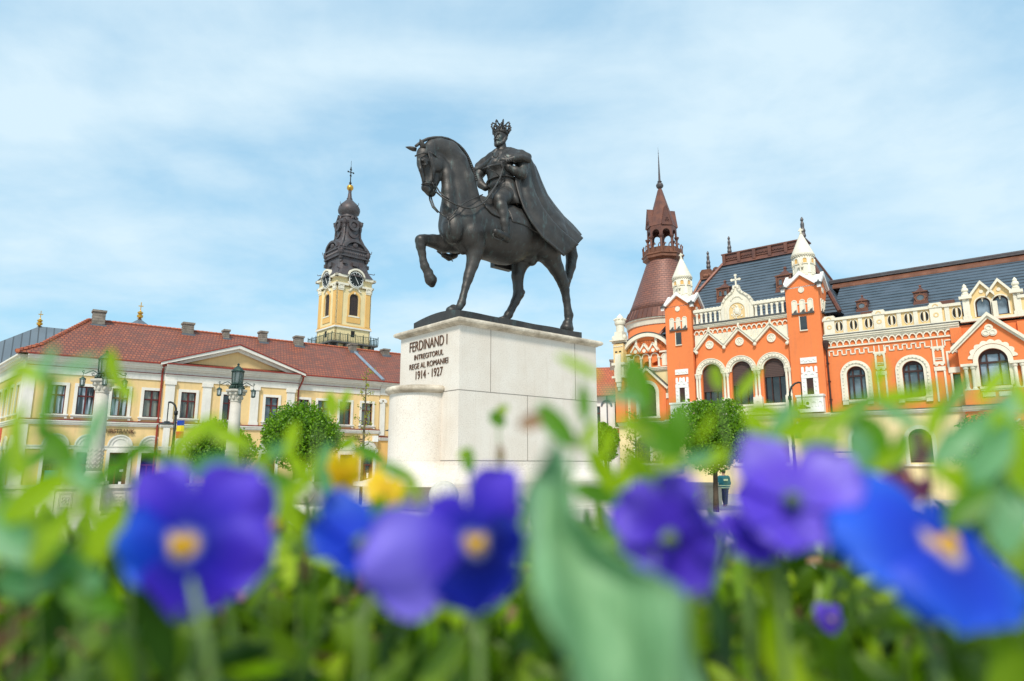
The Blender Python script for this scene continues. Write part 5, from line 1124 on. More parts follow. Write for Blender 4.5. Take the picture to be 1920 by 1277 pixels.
q = MB(); q.xprism([(-4, a3.z-2.2), (6, a3.z-2.2), (1, a3.z+0.3)], -6, 1.2); q.build('roof', M['teal_panel'], gb); q = MB(); q.box(-5.8, 1, -3.5, 5.5, 0, a3.z-2.2); q.build('wall', M['white_plaster'], gb)

# ================================================================== white house between pedestal and palace
a4 = at(1122, 760, 58); hs = empty('white_house', (a4.x, a4.y, 0), math.radians(-12), 'small white house with orange tiled roof between the pedestal and the palace', 'house')
z0, z1 = at(1122, 742, 58).z, at(1122, 706, 61).z
q = MB(); wall(q, -5, 8, 0, z0, 0, [(-0.2, 0.35, 5.2, 7.0, False), (1.75, 0.35, 5.2, 7.2, True), (-3.2, 0.35, 5.2, 7.0, False)], 0.25); q.box(-5, 8, 0.3, 7, 0, z0-0.01); q.build('wall', M['white_paint'], hs)
q = MB(); q.xprism([(-0.6, z0-0.05), (7.6, z0-0.05), (3.5, z1+0.9)], -6, 8.5); q.build('roof', M['orange_tiles'], hs)
rect_window(hs, -0.2, 0.35, 5.2, 7.0, 0.0, 'maroon_wood', 'dark_glass'); rect_window(hs, -3.2, 0.35, 5.2, 7.0, 0.0, 'maroon_wood', 'dark_glass'); arched_window(hs, 1.75, 0.35, 5.2, 7.2, 0.0, 'brown_wood', 'dark_glass', style=2)
q = MB(); q.tube([(0.75, -0.1, z0), (0.75, -0.1, 0)], 0.06, 6); q.arch(0.7, z0-0.9, 0.35, 0.5, -0.1, 0); q.build('gutter_pipe', M['grey_lead'], hs)
q = MB(); q.xprism([(-1.2, 4.6), (0, 4.6), (0, 5.1)], -5, 8); q.build('porch_roof', M['orange_tiles'], hs)
q = MB(); q.box(0.9, 1.5, 3.0, 3.6, z1-0.8, z1+1.4); q.box(0.85, 1.55, 2.95, 3.65, z1+1.4, z1+1.55); q.build('chimney', M['chimney_render'], hs)

# ================================================================== pedestal
C0 = Vector((-1.1206, 14.0, 0)); FD = Frame(C0.x, C0.y, math.radians(41))
ped = empty('stone_pedestal', FD.o, FD.ang, 'tall pale granite pedestal carved with bronze lettering under the horse statue', 'pedestal')
PL, PW, PT = 4.33, 2.36, 5.0
MB().box(0, PL, 0, PW, 2.12, PT).build('block', M['pedestal_granite'], ped)
j = MB()
g_ = 0.006
def jx(xa, xb, z): j.box(xa, xb, -g_, g_, z-0.0045, z+0.0045)
jx(0, PL, 3.60); jx(0, PL, 2.125)
for x, za, zb in ((0.86, 3.6, 5.0), (3.55, 3.6, 5.0), (1.95, 2.12, 3.6)): j.box(x-0.004, x+0.004, -g_, g_, za, zb)
j.box(-g_, g_, 0, PW, 3.594, 3.606); j.box(-g_, g_, 0, PW, 2.119, 2.131)
j.build('joints', M['joint'], ped)
cp = MB(); cp.smooth = True
cpf = [(0.0, 5.0), (0.03, 5.0), (0.05, 5.02), (0.10, 5.035), (0.135, 5.065), (0.14, 5.10), (0.12, 5.135), (0.08, 5.155), (0.0, 5.16)]
vs = []
for o, z in cpf: vs += [(-o, -o, z), (PL+o, -o, z), (PL+o, PW+o, z), (-o, PW+o, z)]
nF = len(cpf); cp.smooth = False
cp.add(vs, [(i*4+k, i*4+(k+1) % 4, (i+1)*4+(k+1) % 4, (i+1)*4+k) for i in range(nF-1) for k in range(4)] + [(3, 2, 1, 0), tuple(range((nF-1)*4, nF*4))])
cp.build('cap_moulding', M['weathered_cap'], ped)
# half column on the short face, flaring at the foot
hc = MB(); hc.smooth = True; cyy = 1.36; R0 = 0.74
def half(prof, mb): mb.lathe(prof, (0.0, cyy, 0), 40, a0=PI/2, a1=3*PI/2)
half([(R0, 2.12), (R0, 3.60)], hc); hc.build('half_column', M['pedestal_granite'], ped)
hc = MB(); hc.smooth = True; half([(R0-0.02, 3.56), (R0+0.03, 3.58), (R0+0.10, 3.62), (R0+0.11, 3.67), (R0+0.07, 3.72), (R0, 3.74), (0.0, 3.745)], hc); hc.build('column_ring', M['weathered_cap'], ped)
# flared foot all round
ft = MB(); pf = [(0.0, 2.118), (0.01, 2.02), (0.04, 1.93), (0.09, 1.85), (0.16, 1.78), (0.26, 1.72), (0.36, 1.69), (0.38, 1.66), (0.38, 1.60)]
vs = []
for o, z in pf: vs += [(-o, -o, z), (PL+o, -o, z), (PL+o, PW+o, z), (-o, PW+o, z)]
nF = len(pf); ft.add(vs, [(i*4+k, i*4+(k+1) % 4, (i+1)*4+(k+1) % 4, (i+1)*4+k) for i in range(nF-1) for k in range(4)] + [(0, 1, 2, 3), ((nF-1)*4+3, (nF-1)*4+2, (nF-1)*4+1, (nF-1)*4)])
ft.build('flared_foot', M['pedestal_granite'], ped)
ft = MB(); ft.smooth = True; half([(R0+0.001, 2.118), (R0+0.02, 2.0), (R0+0.10, 1.88), (R0+0.28, 1.76), (R0+0.55, 1.69), (R0+0.72, 1.67), (R0+0.72, 1.60)], ft); ft.build('column_foot', M['pedestal_granite'], ped)
bs = MB(); bs.box(-0.42, PL+0.42, -0.42, PW+0.42, 1.1, 1.598); bs.build('base_course', M['pedestal_granite'], ped)
for i, (o, za, zb) in enumerate(((1.2, 0.75, 1.096), (1.9, 0.38, 0.746), (2.6, 0.0, 0.376))):
    s_ = MB(); s_.box(-o-0.7, PL+o, -o, PW+o, za, zb); s_.build('step', M['limestone'], ped)
RL = (PI/2, 0, -PI/2)
def line(txt, z, y_a, y_b, size, nm='lettering'):
    """letters on the short face, read from far (left) to near (right)"""
    o = text_mesh(txt, size, ped, nm, M['letter_bronze'], (-0.012, y_b, z), RL, ext=0.007, off=-0.002)
    wd = max(v.co.x for v in o.data.vertices)-min(v.co.x for v in o.data.vertices)
    o.scale = ((y_b-y_a)/wd, 1, 1)
for txt, q0, q1, h in (('FERDINAND I', (768, 661), (838, 646), 19), ('INTREGITORUL', (777, 674), (831, 667), 10), ('REGE AL ROMANIEI', (768, 692), (840, 683), 10.5), ('1914 · 1927', (778, 711), (828, 705), 16)):
    # intersect with the short face plane (x = 0)
    def onface(px, py):
        r = ray(px, py); e = FD.e; k = FD.o.dot(e)/r.dot(e); w_ = r*k-FD.o; return w_.dot(FD.d), CZ+r.z*k
    ya_, za_ = onface(*q0); yb2, zb2 = onface(*q1); _, zt_ = onface(q0[0], q0[1]-h)
    line(txt, (za_+zb2)/2-0.0, yb2, ya_, (zt_-za_)/0.72)

# ================================================================== bronze horse and rider
stt = empty('equestrian_statue', FD.world((PL/2, PW/2, PT+0.16)), FD.ang, 'dark bronze statue of a crowned cloaked rider on a horse with one raised foreleg', 'statue')
INV = (Matrix.Translation(stt.location) @ Matrix.Rotation(FD.ang, 4, 'Z')).inverted()
MID = PW/2
def J(px, py, t=0.0):
    """point in statue coordinates lying t metres beyond the mid plane"""
    return INV @ FD.world(FD.pt(px, py, MID+t))
def S(px, py, t=0.0):
    """metres per pixel there"""
    r = ray(px, py); k = (FD.o.dot(FD.d)+MID+t)/r.dot(FD.d); return k*r.length/ (FPX*math.sqrt(1+((px-960)/FPX)**2+((py-638.5)/FPX)**2))*1.0

class SDF:
    def __init__(s, lo, hi, h):
        s.lo = np.array(lo, float); s.h = h; s.n = np.ceil((np.array(hi)-s.lo)/h).astype(int)+1
        s.V = np.full(s.n, 0.6, np.float32)
    def clone(s):
        g = SDF.__new__(SDF); g.lo = s.lo.copy(); g.h = s.h; g.n = s.n.copy(); g.V = s.V.copy(); return g
    def _win(s, lo, hi):
        i0 = np.clip(np.floor((np.array(lo)-s.lo)/s.h).astype(int), 0, s.n-1); i1 = np.clip(np.ceil((np.array(hi)-s.lo)/s.h).astype(int)+1, 1, s.n)
        ax = [s.lo[k]+s.h*np.arange(i0[k], i1[k]) for k in range(3)]
        return tuple(slice(a, b) for a, b in zip(i0, i1)), np.meshgrid(*ax, indexing='ij')
    def _blend(s, sl, d, k, sub=False):
        a = s.V[sl]
        if sub:
            d = -d; h = np.maximum(k-np.abs(a-d), 0)/max(k, 1e-6); s.V[sl] = np.maximum(a, d)+h*h*k*0.25
        else:
            h = np.maximum(k-np.abs(a-d), 0)/max(k, 1e-6); s.V[sl] = np.minimum(a, d)-h*h*k*0.25
    def cone(s, a, b, ra, rb, k=0.06, sub=False, sy=1.0):
        a = np.array(a); b = np.array(b); m = max(ra, rb)+k+0.12
        lo = np.minimum(a, b)-m; hi = np.maximum(a, b)+m; sl, (X, Y, Z) = s._win(lo, hi)
        if X.size == 0: return
        ab = b-a; L2 = max(ab.dot(ab), 1e-9)
        t = np.clip(((X-a[0])*ab[0]+(Y-a[1])*ab[1]+(Z-a[2])*ab[2])/L2, 0, 1)
        d = np.sqrt((X-a[0]-t*ab[0])**2+((Y-a[1]-t*ab[1])/sy)**2+(Z-a[2]-t*ab[2])**2)-(ra+(rb-ra)*t)
        s._blend(sl, d, k, sub)
    def chain(s, pts, rs, k=0.06, sy=1.0):
        for (a, b), (ra, rb) in zip(zip(pts[:-1], pts[1:]), zip(rs[:-1], rs[1:])): s.cone(a, b, ra, rb, k, sy=sy)
    def ell(s, c, r, k=0.06, R=None, sub=False):
        c = np.array(c); r = np.array(r, float); m = r.max()+k+0.12; sl, (X, Y, Z) = s._win(c-m, c+m)
        if X.size == 0: return
        X = X-c[0]; Y = Y-c[1]; Z = Z-c[2]
        if R is not None:
            Ri = np.array(R.inverted()); X, Y, Z = [Ri[i][0]*X+Ri[i][1]*Y+Ri[i][2]*Z for i in range(3)]
        k0 = np.sqrt((X/r[0])**2+(Y/r[1])**2+(Z/r[2])**2); k1 = np.sqrt((X/r[0]**2)**2+(Y/r[1]**2)**2+(Z/r[2]**2)**2)
        s._blend(sl, k0*(k0-1)/np.maximum(k1, 1e-6), k, sub)
    def mesh(s, smooth=1):
        V = s.V
        for _ in range(smooth):
            W = V.copy(); W[1:-1, 1:-1, 1:-1] = (V[1:-1, 1:-1, 1:-1]*2+V[:-2, 1:-1, 1:-1]+V[2:, 1:-1, 1:-1]+V[1:-1, :-2, 1:-1]+V[1:-1, 2:, 1:-1]+V[1:-1, 1:-1, :-2]+V[1:-1, 1:-1, 2:])/8; V = W
        ins = V < 0; nx, ny, nz = V.shape
        corners = [(i, j_, k) for i in (0, 1) for j_ in (0, 1) for k in (0, 1)]
        cnt = sum(ins[i:nx-1+i, j_:ny-1+j_, k:nz-1+k].astype(np.int8) for i, j_, k in corners)
        act = (cnt > 0) & (cnt < 8); idx = -np.ones(act.shape, np.int64); cells = np.argwhere(act); idx[act] = np.arange(len(cells))
        acc = np.zeros((len(cells), 3)); num = np.zeros(len(cells)); cv = {c: V[cells[:, 0]+c[0], cells[:, 1]+c[1], cells[:, 2]+c[2]] for c in corners}
        for c in corners:
            for ax in range(3):
                if c[ax] == 0:
                    d = list(c); d[ax] = 1; d = tuple(d); a, b = cv[c], cv[d]; m = (a < 0) != (b < 0)
                    t = np.where(m, a/np.where(m, a-b, 1), 0); p = np.tile(np.array(c, float), (len(cells), 1)); p[:, ax] += t
                    acc[m] += p[m]; num[m] += 1
        P_ = s.lo+s.h*(cells+acc/num[:, None]); F_ = []
        for ax in range(3):
            sl0 = [slice(None)]*3; sl1 = [slice(None)]*3; sl0[ax] = slice(0, -1); sl1[ax] = slice(1, None)
            A, B = ins[tuple(sl0)], ins[tuple(sl1)]; e = np.argwhere(A != B); o1, o2 = [(1, 2), (2, 0), (0, 1)][ax]
            e = e[(e[:, o1] > 0) & (e[:, o2] > 0)]
            e = e[(e[:, o1] < V.shape[o1]-1) & (e[:, o2] < V.shape[o2]-1)]
            q = []
            for d1, d2 in ((-1, -1), (0, -1), (0, 0), (-1, 0)):
                c = e.copy(); c[:, o1] += d1; c[:, o2] += d2; q.append(idx[c[:, 0], c[:, 1], c[:, 2]])
            q = np.stack(q, 1); fl = A[e[:, 0], e[:, 1], e[:, 2]]; q[~fl] = q[~fl][:, ::-1]; F_.append(q)
        F_ = np.concatenate(F_); F_ = F_[(F_ >= 0).all(1)]
        return P_, F_
    def build(s, name, mat, parent, smooth=1):
        P_, F_ = s.mesh(smooth); me = bpy.data.meshes.new(name)
        me.vertices.add(len(P_)); me.vertices.foreach_set('co', P_.ravel()); me.loops.add(F_.size); me.loops.foreach_set('vertex_index', F_.ravel())
        me.polygons.add(len(F_)); me.polygons.foreach_set('loop_start', np.arange(0, F_.size, 4)); me.polygons.foreach_set('loop_total', np.full(len(F_), 4)); me.update(calc_edges=True); me.validate()
        return place(bpy.data.objects.new(name, me), name, mat, parent, smooth=True)
def C(px, py, r, t=0.0): p = J(px, py, t); return tuple(p), r*S(px, py, t)
def chain(f, lst, k=0.06, sy=1.0):
    a = [C(*q) for q in lst]; f.chain([x[0] for x in a], [x[1] for x in a], k, sy)
def blob(f, px, py, r, t=0.0, k=0.06, sc=(1, 1, 1), R=None, sub=False):
    c, rr = C(px, py, r, t); f.ell(c, (rr*sc[0], rr*sc[1], rr*sc[2]), k, R, sub)

# ---- horse body (front is -x, viewer's side is -y)
hz = SDF((-3.0, -1.0, -0.15), (2.75, 0.95, 4.75), 0.022)
body = [(866, 424, 45), (905, 436, 48), (945, 438, 52), (985, 437, 46), (1020, 433, 42), (1040, 446, 34)]
chain(hz, body, 0.15, 0.95)
blob(hz, 940, 446, 50, 0, 0.15, (1.3, 0.95, 0.98)); blob(hz, 905, 392, 24, 0, 0.2, (1.6, 0.9, 1))
blob(hz, 849, 428, 25, -0.22, 0.09, (0.8, 0.9, 1.25)); blob(hz, 846, 425, 24, 0.22, 0.09, (0.8, 0.9, 1.2))     # breast muscles
blob(hz, 893, 415, 34, -0.27, 0.10, (0.75, 0.75, 1.2)); blob(hz, 884, 440, 27, -0.33, 0.08, (0.8, 0.8, 1.1)); blob(hz, 893, 415, 34, 0.27, 0.10, (0.75, 0.75, 1.2))
chain(hz, [(862, 395, 40), (862, 360, 33), (858, 330, 30), (852, 305, 26.5), (842, 287, 22), (826, 279, 18), (812, 276, 15)], 0.13, 0.72)
# neck muscles and throat groove
chain(hz, [(842, 395, 14, -0.16), (840, 360, 12, -0.13), (838, 330, 11, -0.10), (834, 312, 9, -0.09)], 0.07)
chain(hz, [(884, 372, 16, -0.2), (876, 335, 14, -0.2), (862, 300, 11, -0.16), (842, 282, 9, -0.12)], 0.06)
# head
chain(hz, [(806, 281, 14), (799, 292, 18.0), (799, 308, 17.5), (802, 325, 14.5), (804, 342, 12.5), (804, 353, 12.5)], 0.07, 0.78)
blob(hz, 819, 307, 19.5, -0.0, 0.06, (1, 0.8, 1)); blob(hz, 818, 309, 14, -0.14, 0.05, (1, 0.55, 1)); chain(hz, [(822, 318, 11), (814, 338, 10), (811, 352, 8)], 0.05, 0.8)
blob(hz, 808, 361, 9.5, 0, 0.04, (1, 0.95, 0.9)); blob(hz, 803, 357, 6.0, -0.10, 0.03); blob(hz, 798, 352, 8.5, -0.06, 0.04)
blob(hz, 802, 357.5, 3.4, -0.185, 0.012, (0.8, 0.7, 1.25), sub=True)                       # nostril
chain(hz, [(786, 300, 4, -0.10), (789, 318, 4, -0.12), (795, 340, 3.6, -0.11)], 0.04); chain(hz, [(810, 298, 4, -0.17), (812, 320, 4, -0.15), (809, 340, 3.5, -0.13)], 0.04)
blob(hz, 797.5, 299.5, 6.6, -0.16, 0.02, (1.1, 0.5, 0.8)); blob(hz, 798, 304.5, 4.3, -0.20, 0.012, (1.1, 0.8, 0.8)); chain(hz, [(791, 301, 2.0, -0.205), (797, 298.6, 2.4, -0.22), (804, 301.5, 2.0, -0.215)], 0.012); chain(hz, [(792, 307.5, 1.6, -0.2), (798, 309.6, 1.8, -0.215), (804, 307, 1.6, -0.21)], 0.012)
blob(hz, 812, 364, 2.0, -0.1, 0.01, (2.5, 1.5, 0.5), sub=True)
# forelegs
chain(hz, [(884, 440, 26, -0.30), (890, 458, 20, -0.30), (890, 475, 15.5, -0.29), (885.5, 497, 11.5, -0.27), (879.5, 515, 9.8, -0.26), (877.5, 523, 9.2, -0.26), (873, 538, 7.2, -0.26), (868.5, 555, 6.6, -0.26), (865.5, 568, 7.8, -0.26), (862, 575, 6.6, -0.26), (856, 580, 7.5, -0.26)], 0.035)
chain(hz, [(850, 579, 8.5, -0.26), (847, 583.5, 11.5, -0.26)], 0.02)
chain(hz, [(850, 452, 24, 0.26), (832, 457, 17, 0.28), (812, 452, 12.5, 0.30), (796, 450, 10.5, 0.30), (789, 451, 10.8, 0.30), (789, 462, 9, 0.30), (791.5, 475, 7.2, 0.30), (793.5, 489, 6.8, 0.30), (796.5, 499, 8.3, 0.30), (800, 508, 6.8, 0.30), (803, 514, 7.6, 0.30)], 0.035)
chain(hz, [(804, 517, 9.5, 0.30), (808, 525, 11.5, 0.30), (810, 533, 6.5, 0.30)], 0.02); chain(hz, [(800, 506, 7.5, 0.30), (804, 511, 8.5, 0.30)], 0.01)
# hind legs
chain(hz, [(1030, 445, 36, -0.20), (1026, 468, 27, -0.26), (1033, 484, 18.5, -0.27), (1043, 503, 14, -0.27), (1051, 519, 11.5, -0.27), (1056, 531, 10.6, -0.27), (1059, 543, 8.6, -0.27), (1062, 562, 7.2, -0.27), (1065, 583, 7.2, -0.27), (1066.5, 591, 8.4, -0.27), (1066, 600, 7.0, -0.27), (1064.5, 607, 8.6, -0.27)], 0.04)
chain(hz, [(1064, 608, 10, -0.27), (1063, 615, 13, -0.27)], 0.02); blob(hz, 1064, 527, 7, -0.27, 0.03)
chain(hz, [(1010, 455, 30, 0.2), (985, 478, 22, 0.24), (974, 497, 15.5, 0.26), (970.5, 518, 11.5, 0.26), (971.5, 540, 9.5, 0.26), (972.5, 551, 10.2, 0.26), (966, 566, 8.2, 0.26), (959, 580, 7.0, 0.26), (953.5, 590, 8.0, 0.26), (949, 597, 7.0, 0.26), (944, 601, 9, 0.26)], 0.04)
blob(hz, 979, 548, 6, 0.26, 0.03)
blob(hz, 997, 489, 10, 0.02, 0.04, (1, 1, 1)); blob(hz, 985, 483, 9, 0, 0.05, (1.6, 0.8, 0.9)); blob(hz, 1000, 478, 14, 0.0, 0.06)
# tail
chain(hz, [(1056, 435, 14, 0.0), (1068, 460, 12, 0.0), (1072, 480, 11, 0.02), (1070, 500, 9.5, 0.02), (1066, 518, 7.5, 0.02), (1063, 536, 5, 0.02), (1062, 545, 2.5, 0.02)], 0.04)
# belly line and folds
chain(hz, [(868, 470, 8, -0.10), (862, 455, 8, -0.12), (856, 440, 7, -0.14)], 0.04)
# horse surface kept for the blanket
horseV = hz.V.copy()
ho = hz.build('horse', M['bronze'], stt, smooth=1)
def hoof(px, py, t, r0, h, dirv, lean=-0.35):
    c = J(px, py, t); dv = Vector(dirv).normalized(); q = MB(); q.smooth = False
    q.lathe([(r0*0.70, h), (r0*0.80, h*0.96), (r0*0.84, h*0.85), (r0, 0.02), (r0*0.98, 0.0)], (0, 0, 0), 22, sx=1.08, sy=0.92)
    sh = Matrix(((1, 0, -lean), (0, 1, 0), (0, 0, 1))); R = dv.to_track_quat('Z', 'X').to_matrix() if abs(dv.z) < 0.98 else Matrix.Identity(3)
    q.v = [tuple(c+R @ (sh.inverted() @ Vector(v))) for v in q.v]; ob = q.build('hoof', M['bronze'], ho); return ob
hoof(850, 588, -0.26, 0.15, 0.13, (0, 0, 1), -0.2); hoof(1063, 621, -0.27, 0.16, 0.15, (0, 0, 1), -0.1); hoof(945, 604, 0.26, 0.14, 0.12, (0, 0, 1), -0.2)
# ears
def ear(base, tip, t0, t1, wpx):
    a, b_ = J(*base, t0), J(*tip, t1); m_ = MB(); m_.smooth = True; wd = wpx*S(*base, t0)
    m_.tube([a, a.lerp(b_, 0.3), a.lerp(b_, 0.6), a.lerp(b_, 0.85), b_], [wd*0.75, wd, wd*0.8, wd*0.4, 0.004], 10, flat=0.6); return m_.build('ear', M['bronze'], stt)
ear((795, 279), (787, 260.5), -0.10, -0.12, 6.2); ear((781, 281), (760, 275.5), 0.16, 0.30, 5.6)
# braided mane
crest = [(781, 272), (790, 265), (801, 260), (813, 257.8), (826, 257.6), (838, 260), (849, 265), (859, 272), (868, 281), (875, 291.5), (880, 302), (885, 315), (890, 329), (893, 340)]
def polyl(pts, n_):
    P_ = [Vector(p) for p in pts]; Ls = [0]
    for a, b_ in zip(P_[:-1], P_[1:]): Ls.append(Ls[-1]+(b_-a).length)
    out = []
    for k in range(n_):
        s_ = Ls[-1]*k/(n_-1); i = max(j_ for j_ in range(len(Ls)) if Ls[j_] <= s_+1e-9); i = min(i, len(P_)-2); out.append(P_[i].lerp(P_[i+1], (s_-Ls[i])/max(1e-9, Ls[i+1]-Ls[i])))
    return out
mn = MB(); mn.smooth = True; cr3 = [J(x, y+1.0, 0) for x, y in crest]; cl = polyl(cr3, 50)
for i, p_ in enumerate(cl[:-1]):
    tng = (cl[i+1]-p_).normalized(); q_ = tng.to_track_quat('X', 'Z').to_matrix()
    for s in (-1, 1): mn.ball(p_+Vector((0, s*0.03, 0)), 0.05, 0.028, 0.036, 8, 6, rot=q_ @ Matrix.Rotation(s*0.6, 3, 'Z'))
mn.build('braided_mane', M['bronze'], stt)
# ---- rider
rd = SDF((-1.5, -1.05, 1.3), (1.2, 1.0, 5.75), 0.0135)
# pelvis, torso, chest
blob(rd, 946, 366, 22, 0, 0.08, (1.0, 1.25, 0.9)); chain(rd, [(943, 360, 21), (939, 338, 20), (936, 315, 21), (938, 300, 18)], 0.08, 1.35)
blob(rd, 930, 308, 12, -0.12, 0.06); blob(rd, 928, 310, 12, 0.14, 0.06); blob(rd, 938, 352, 20, 0, 0.05, (1.05, 1.4, 0.6))
chain(rd, [(940, 290, 12), (940.5, 280, 9.5), (939, 268, 9.2)], 0.03)
# shoulders
chain(rd, [(952, 291, 11, -0.18), (976, 299, 12.5, -0.42)], 0.08); chain(rd, [(930, 296, 11, 0.18), (912, 309, 12.5, 0.46)], 0.08)
# arms: near hand at the breast holding the reins, far hand low behind the neck
chain(rd, [(977, 301, 12.5, -0.44), (980, 314, 11.5, -0.50), (978, 326, 10.5, -0.56)], 0.04); chain(rd, [(978, 326, 10, -0.56), (966, 321, 8.8, -0.52), (957, 316, 7.2, -0.46), (952, 313, 6.2, -0.42)], 0.03)
chain(rd, [(910, 310, 12, 0.46), (901, 322, 10.5, 0.50), (896, 333, 9, 0.48)], 0.04); chain(rd, [(896, 334, 8.5, 0.46), (902, 346, 7.5, 0.30), (910, 352, 6.5, 0.18)], 0.03)
# near hand: palm, four curled fingers of different lengths, thumb
chain(rd, [(951, 311, 5.2, -0.42), (946.5, 308, 5.4, -0.41)], 0.02, 0.8)
for dx, dy, ln in ((-3.2, -4.2, 1.0), (-1.6, -1.6, 1.1), (-0.4, 1.2, 1.05), (0.8, 3.8, 0.85)):
    bx_, by_ = 945.5+dx*0.4, 308+dy
    chain(rd, [(bx_, by_, 2.1, -0.44), (bx_-3.6*ln, by_+0.2, 2.0, -0.48), (bx_-5.6*ln, by_+2.0, 1.8, -0.46), (bx_-4.2*ln, by_+3.6, 1.6, -0.42)], 0.008)
chain(rd, [(948, 306, 2.3, -0.46), (943, 303.5, 2.1, -0.48), (939, 303.6, 1.8, -0.47)], 0.01)
# head, built on its own axes: forward, toward the rider's left, up
HC = J(938.5, 260.5, 0.0); HK = 1.17; HF = Vector((-0.961, -0.276, 0)); HL = Vector((0.276, -0.961, 0))
def hp(f, l, u): return HC+(HF*f+HL*l+Vector((0, 0, u)))*HK
HR = Matrix(((HF.x, HL.x, 0), (HF.y, HL.y, 0), (0, 0, 1)))
def he(f, l, u, r3, k=0.02, sub=False): rd.ell(tuple(hp(f, l, u)), tuple(v_*HK for v_ in r3), k, HR, sub)
def hc_(pts, rs, k=0.012): rd.chain([tuple(hp(*p)) for p in pts], [v_*HK for v_ in rs], k)
he(-0.01, 0, 0.06, (0.165, 0.138, 0.165)); he(0.045, 0, -0.05, (0.115, 0.108, 0.16), 0.04); he(0.065, 0, -0.15, (0.085, 0.085, 0.075), 0.04)
for s_ in (-1, 1):
    he(0.105, s_*0.07, -0.03, (0.04, 0.035, 0.04), 0.03); hc_([(0.158, s_*0.016, 0.05), (0.145, s_*0.055, 0.058), (0.115, s_*0.09, 0.045)], [0.018, 0.021, 0.014])
    he(0.166, s_*0.050, 0.016, (0.040, 0.034, 0.026), 0.010, True); he(0.124, s_*0.047, 0.016, (0.024, 0.024, 0.02), 0.004); hc_([(0.146, s_*0.03, 0.003), (0.142, s_*0.06, 0.0)], [0.006, 0.006], 0.006)
    he(0.165, s_*0.022, -0.045, (0.02, 0.016, 0.014), 0.01); hc_([(0.172, s_*0.008, -0.078), (0.160, s_*0.04, -0.088), (0.135, s_*0.068, -0.118)], [0.026, 0.024, 0.014], 0.006)
    hc_([(0.0, s_*0.128, -0.01), (0.03, s_*0.115, -0.10), (0.085, s_*0.065, -0.165), (0.125, s_*0.02, -0.185)], [0.024, 0.034, 0.04, 0.045], 0.02)
    he(-0.025, s_*0.148, -0.005, (0.030, 0.022, 0.048), 0.006); he(-0.015, s_*0.158, 0.0, (0.010, 0.010, 0.02), 0.006, True)
    for q_ in range(4): hc_([(0.02+0.03*q_, s_*(0.125-0.022*q_), -0.07-0.02*q_), (0.035+0.03*q_, s_*(0.118-0.024*q_), -0.15-0.02*q_)], [0.012, 0.016], 0.006)
hc_([(0.152, 0, 0.045), (0.190, 0, -0.005), (0.208, 0, -0.035)], [0.015, 0.019, 0.027], 0.006); he(0.158, 0, -0.108, (0.02, 0.03, 0.008), 0.006, True); he(0.148, 0, -0.122, (0.025, 0.035, 0.014), 0.008); he(0.135, 0, -0.185, (0.045, 0.05, 0.055), 0.03)
# near leg
chain(rd, [(948, 368, 19, -0.28), (942, 370, 16.5, -0.42), (936, 375, 14, -0.52)], 0.05); chain(rd, [(936, 376, 13, -0.52), (939, 388, 12.2, -0.57), (943, 403, 11.4, -0.60), (945, 418, 9.8, -0.62), (946.3, 432, 8.0, -0.62), (947, 438, 7.6, -0.62)], 0.03)
chain(rd, [(951, 448, 7.4, -0.58), (944, 443, 7.6, -0.68), (936, 438, 7.2, -0.78), (929, 434, 5.6, -0.86)], 0.02)
# far leg below the belly
chain(rd, [(935, 372, 17, 0.36), (905, 395, 13, 0.60), (878, 440, 10, 0.66), (858, 470, 8, 0.68)], 0.04); chain(rd, [(852, 478, 7, 0.68), (842, 483, 6.2, 0.66), (832, 478, 5.2, 0.64)], 0.02)
rdo = rd.build('rider', M['bronze'], stt, smooth=0)
# tunic skirt with pleats
tk = MB(); tk.smooth = True; n_ = 44; rows_ = []
for i, (px, py, r) in enumerate(((940, 346, 23), (942, 354, 25.5), (945, 364, 28), (948, 375, 31), (950, 384, 32.5))):
    c, rr = C(px, py, r, -0.02)
    rows_.append([(c[0]+rr*math.cos(2*PI*k/n_)*(0.86+0.03*i*math.cos(k*PI/2.2)), c[1]+rr*math.sin(2*PI*k/n_)*(1.32+0.02*i*math.cos(k*PI/2.2)), c[2]-(0.04*i if math.sin(2*PI*k/n_) < 0 else -0.02*i)) for k in range(n_)])
vs = [p for rr in rows_ for p in rr]; m_ = len(rows_)
tk.add(vs, [(i*n_+k, i*n_+(k+1) % n_, (i+1)*n_+(k+1) % n_, (i+1)*n_+k) for i in range(m_-1) for k in range(n_)]); tko = tk.build('tunic_skirt', M['bronze'], rdo)
md = tko.modifiers.new('s', 'SOLIDIFY'); md.thickness = 0.03
bt_ = MB(); bt_.smooth = True
c, rr = C(939, 341, 22.5, 0); bt_.tube([(c[0]+rr*1.0*math.cos(a), c[1]+rr*1.36*math.sin(a), c[2]) for a in [2*PI*k/36 for k in range(37)]], 0.03, 6); bt_.build('belt', M['bronze'], rdo)
sa = MB(); sa.smooth = True
sa.tube([J(918, 318, -0.2), J(928, 322, -0.32), J(940, 334, -0.36), J(958, 345, -0.36)], 0.012, 5); sa.build('sash', M['bronze'], rdo)
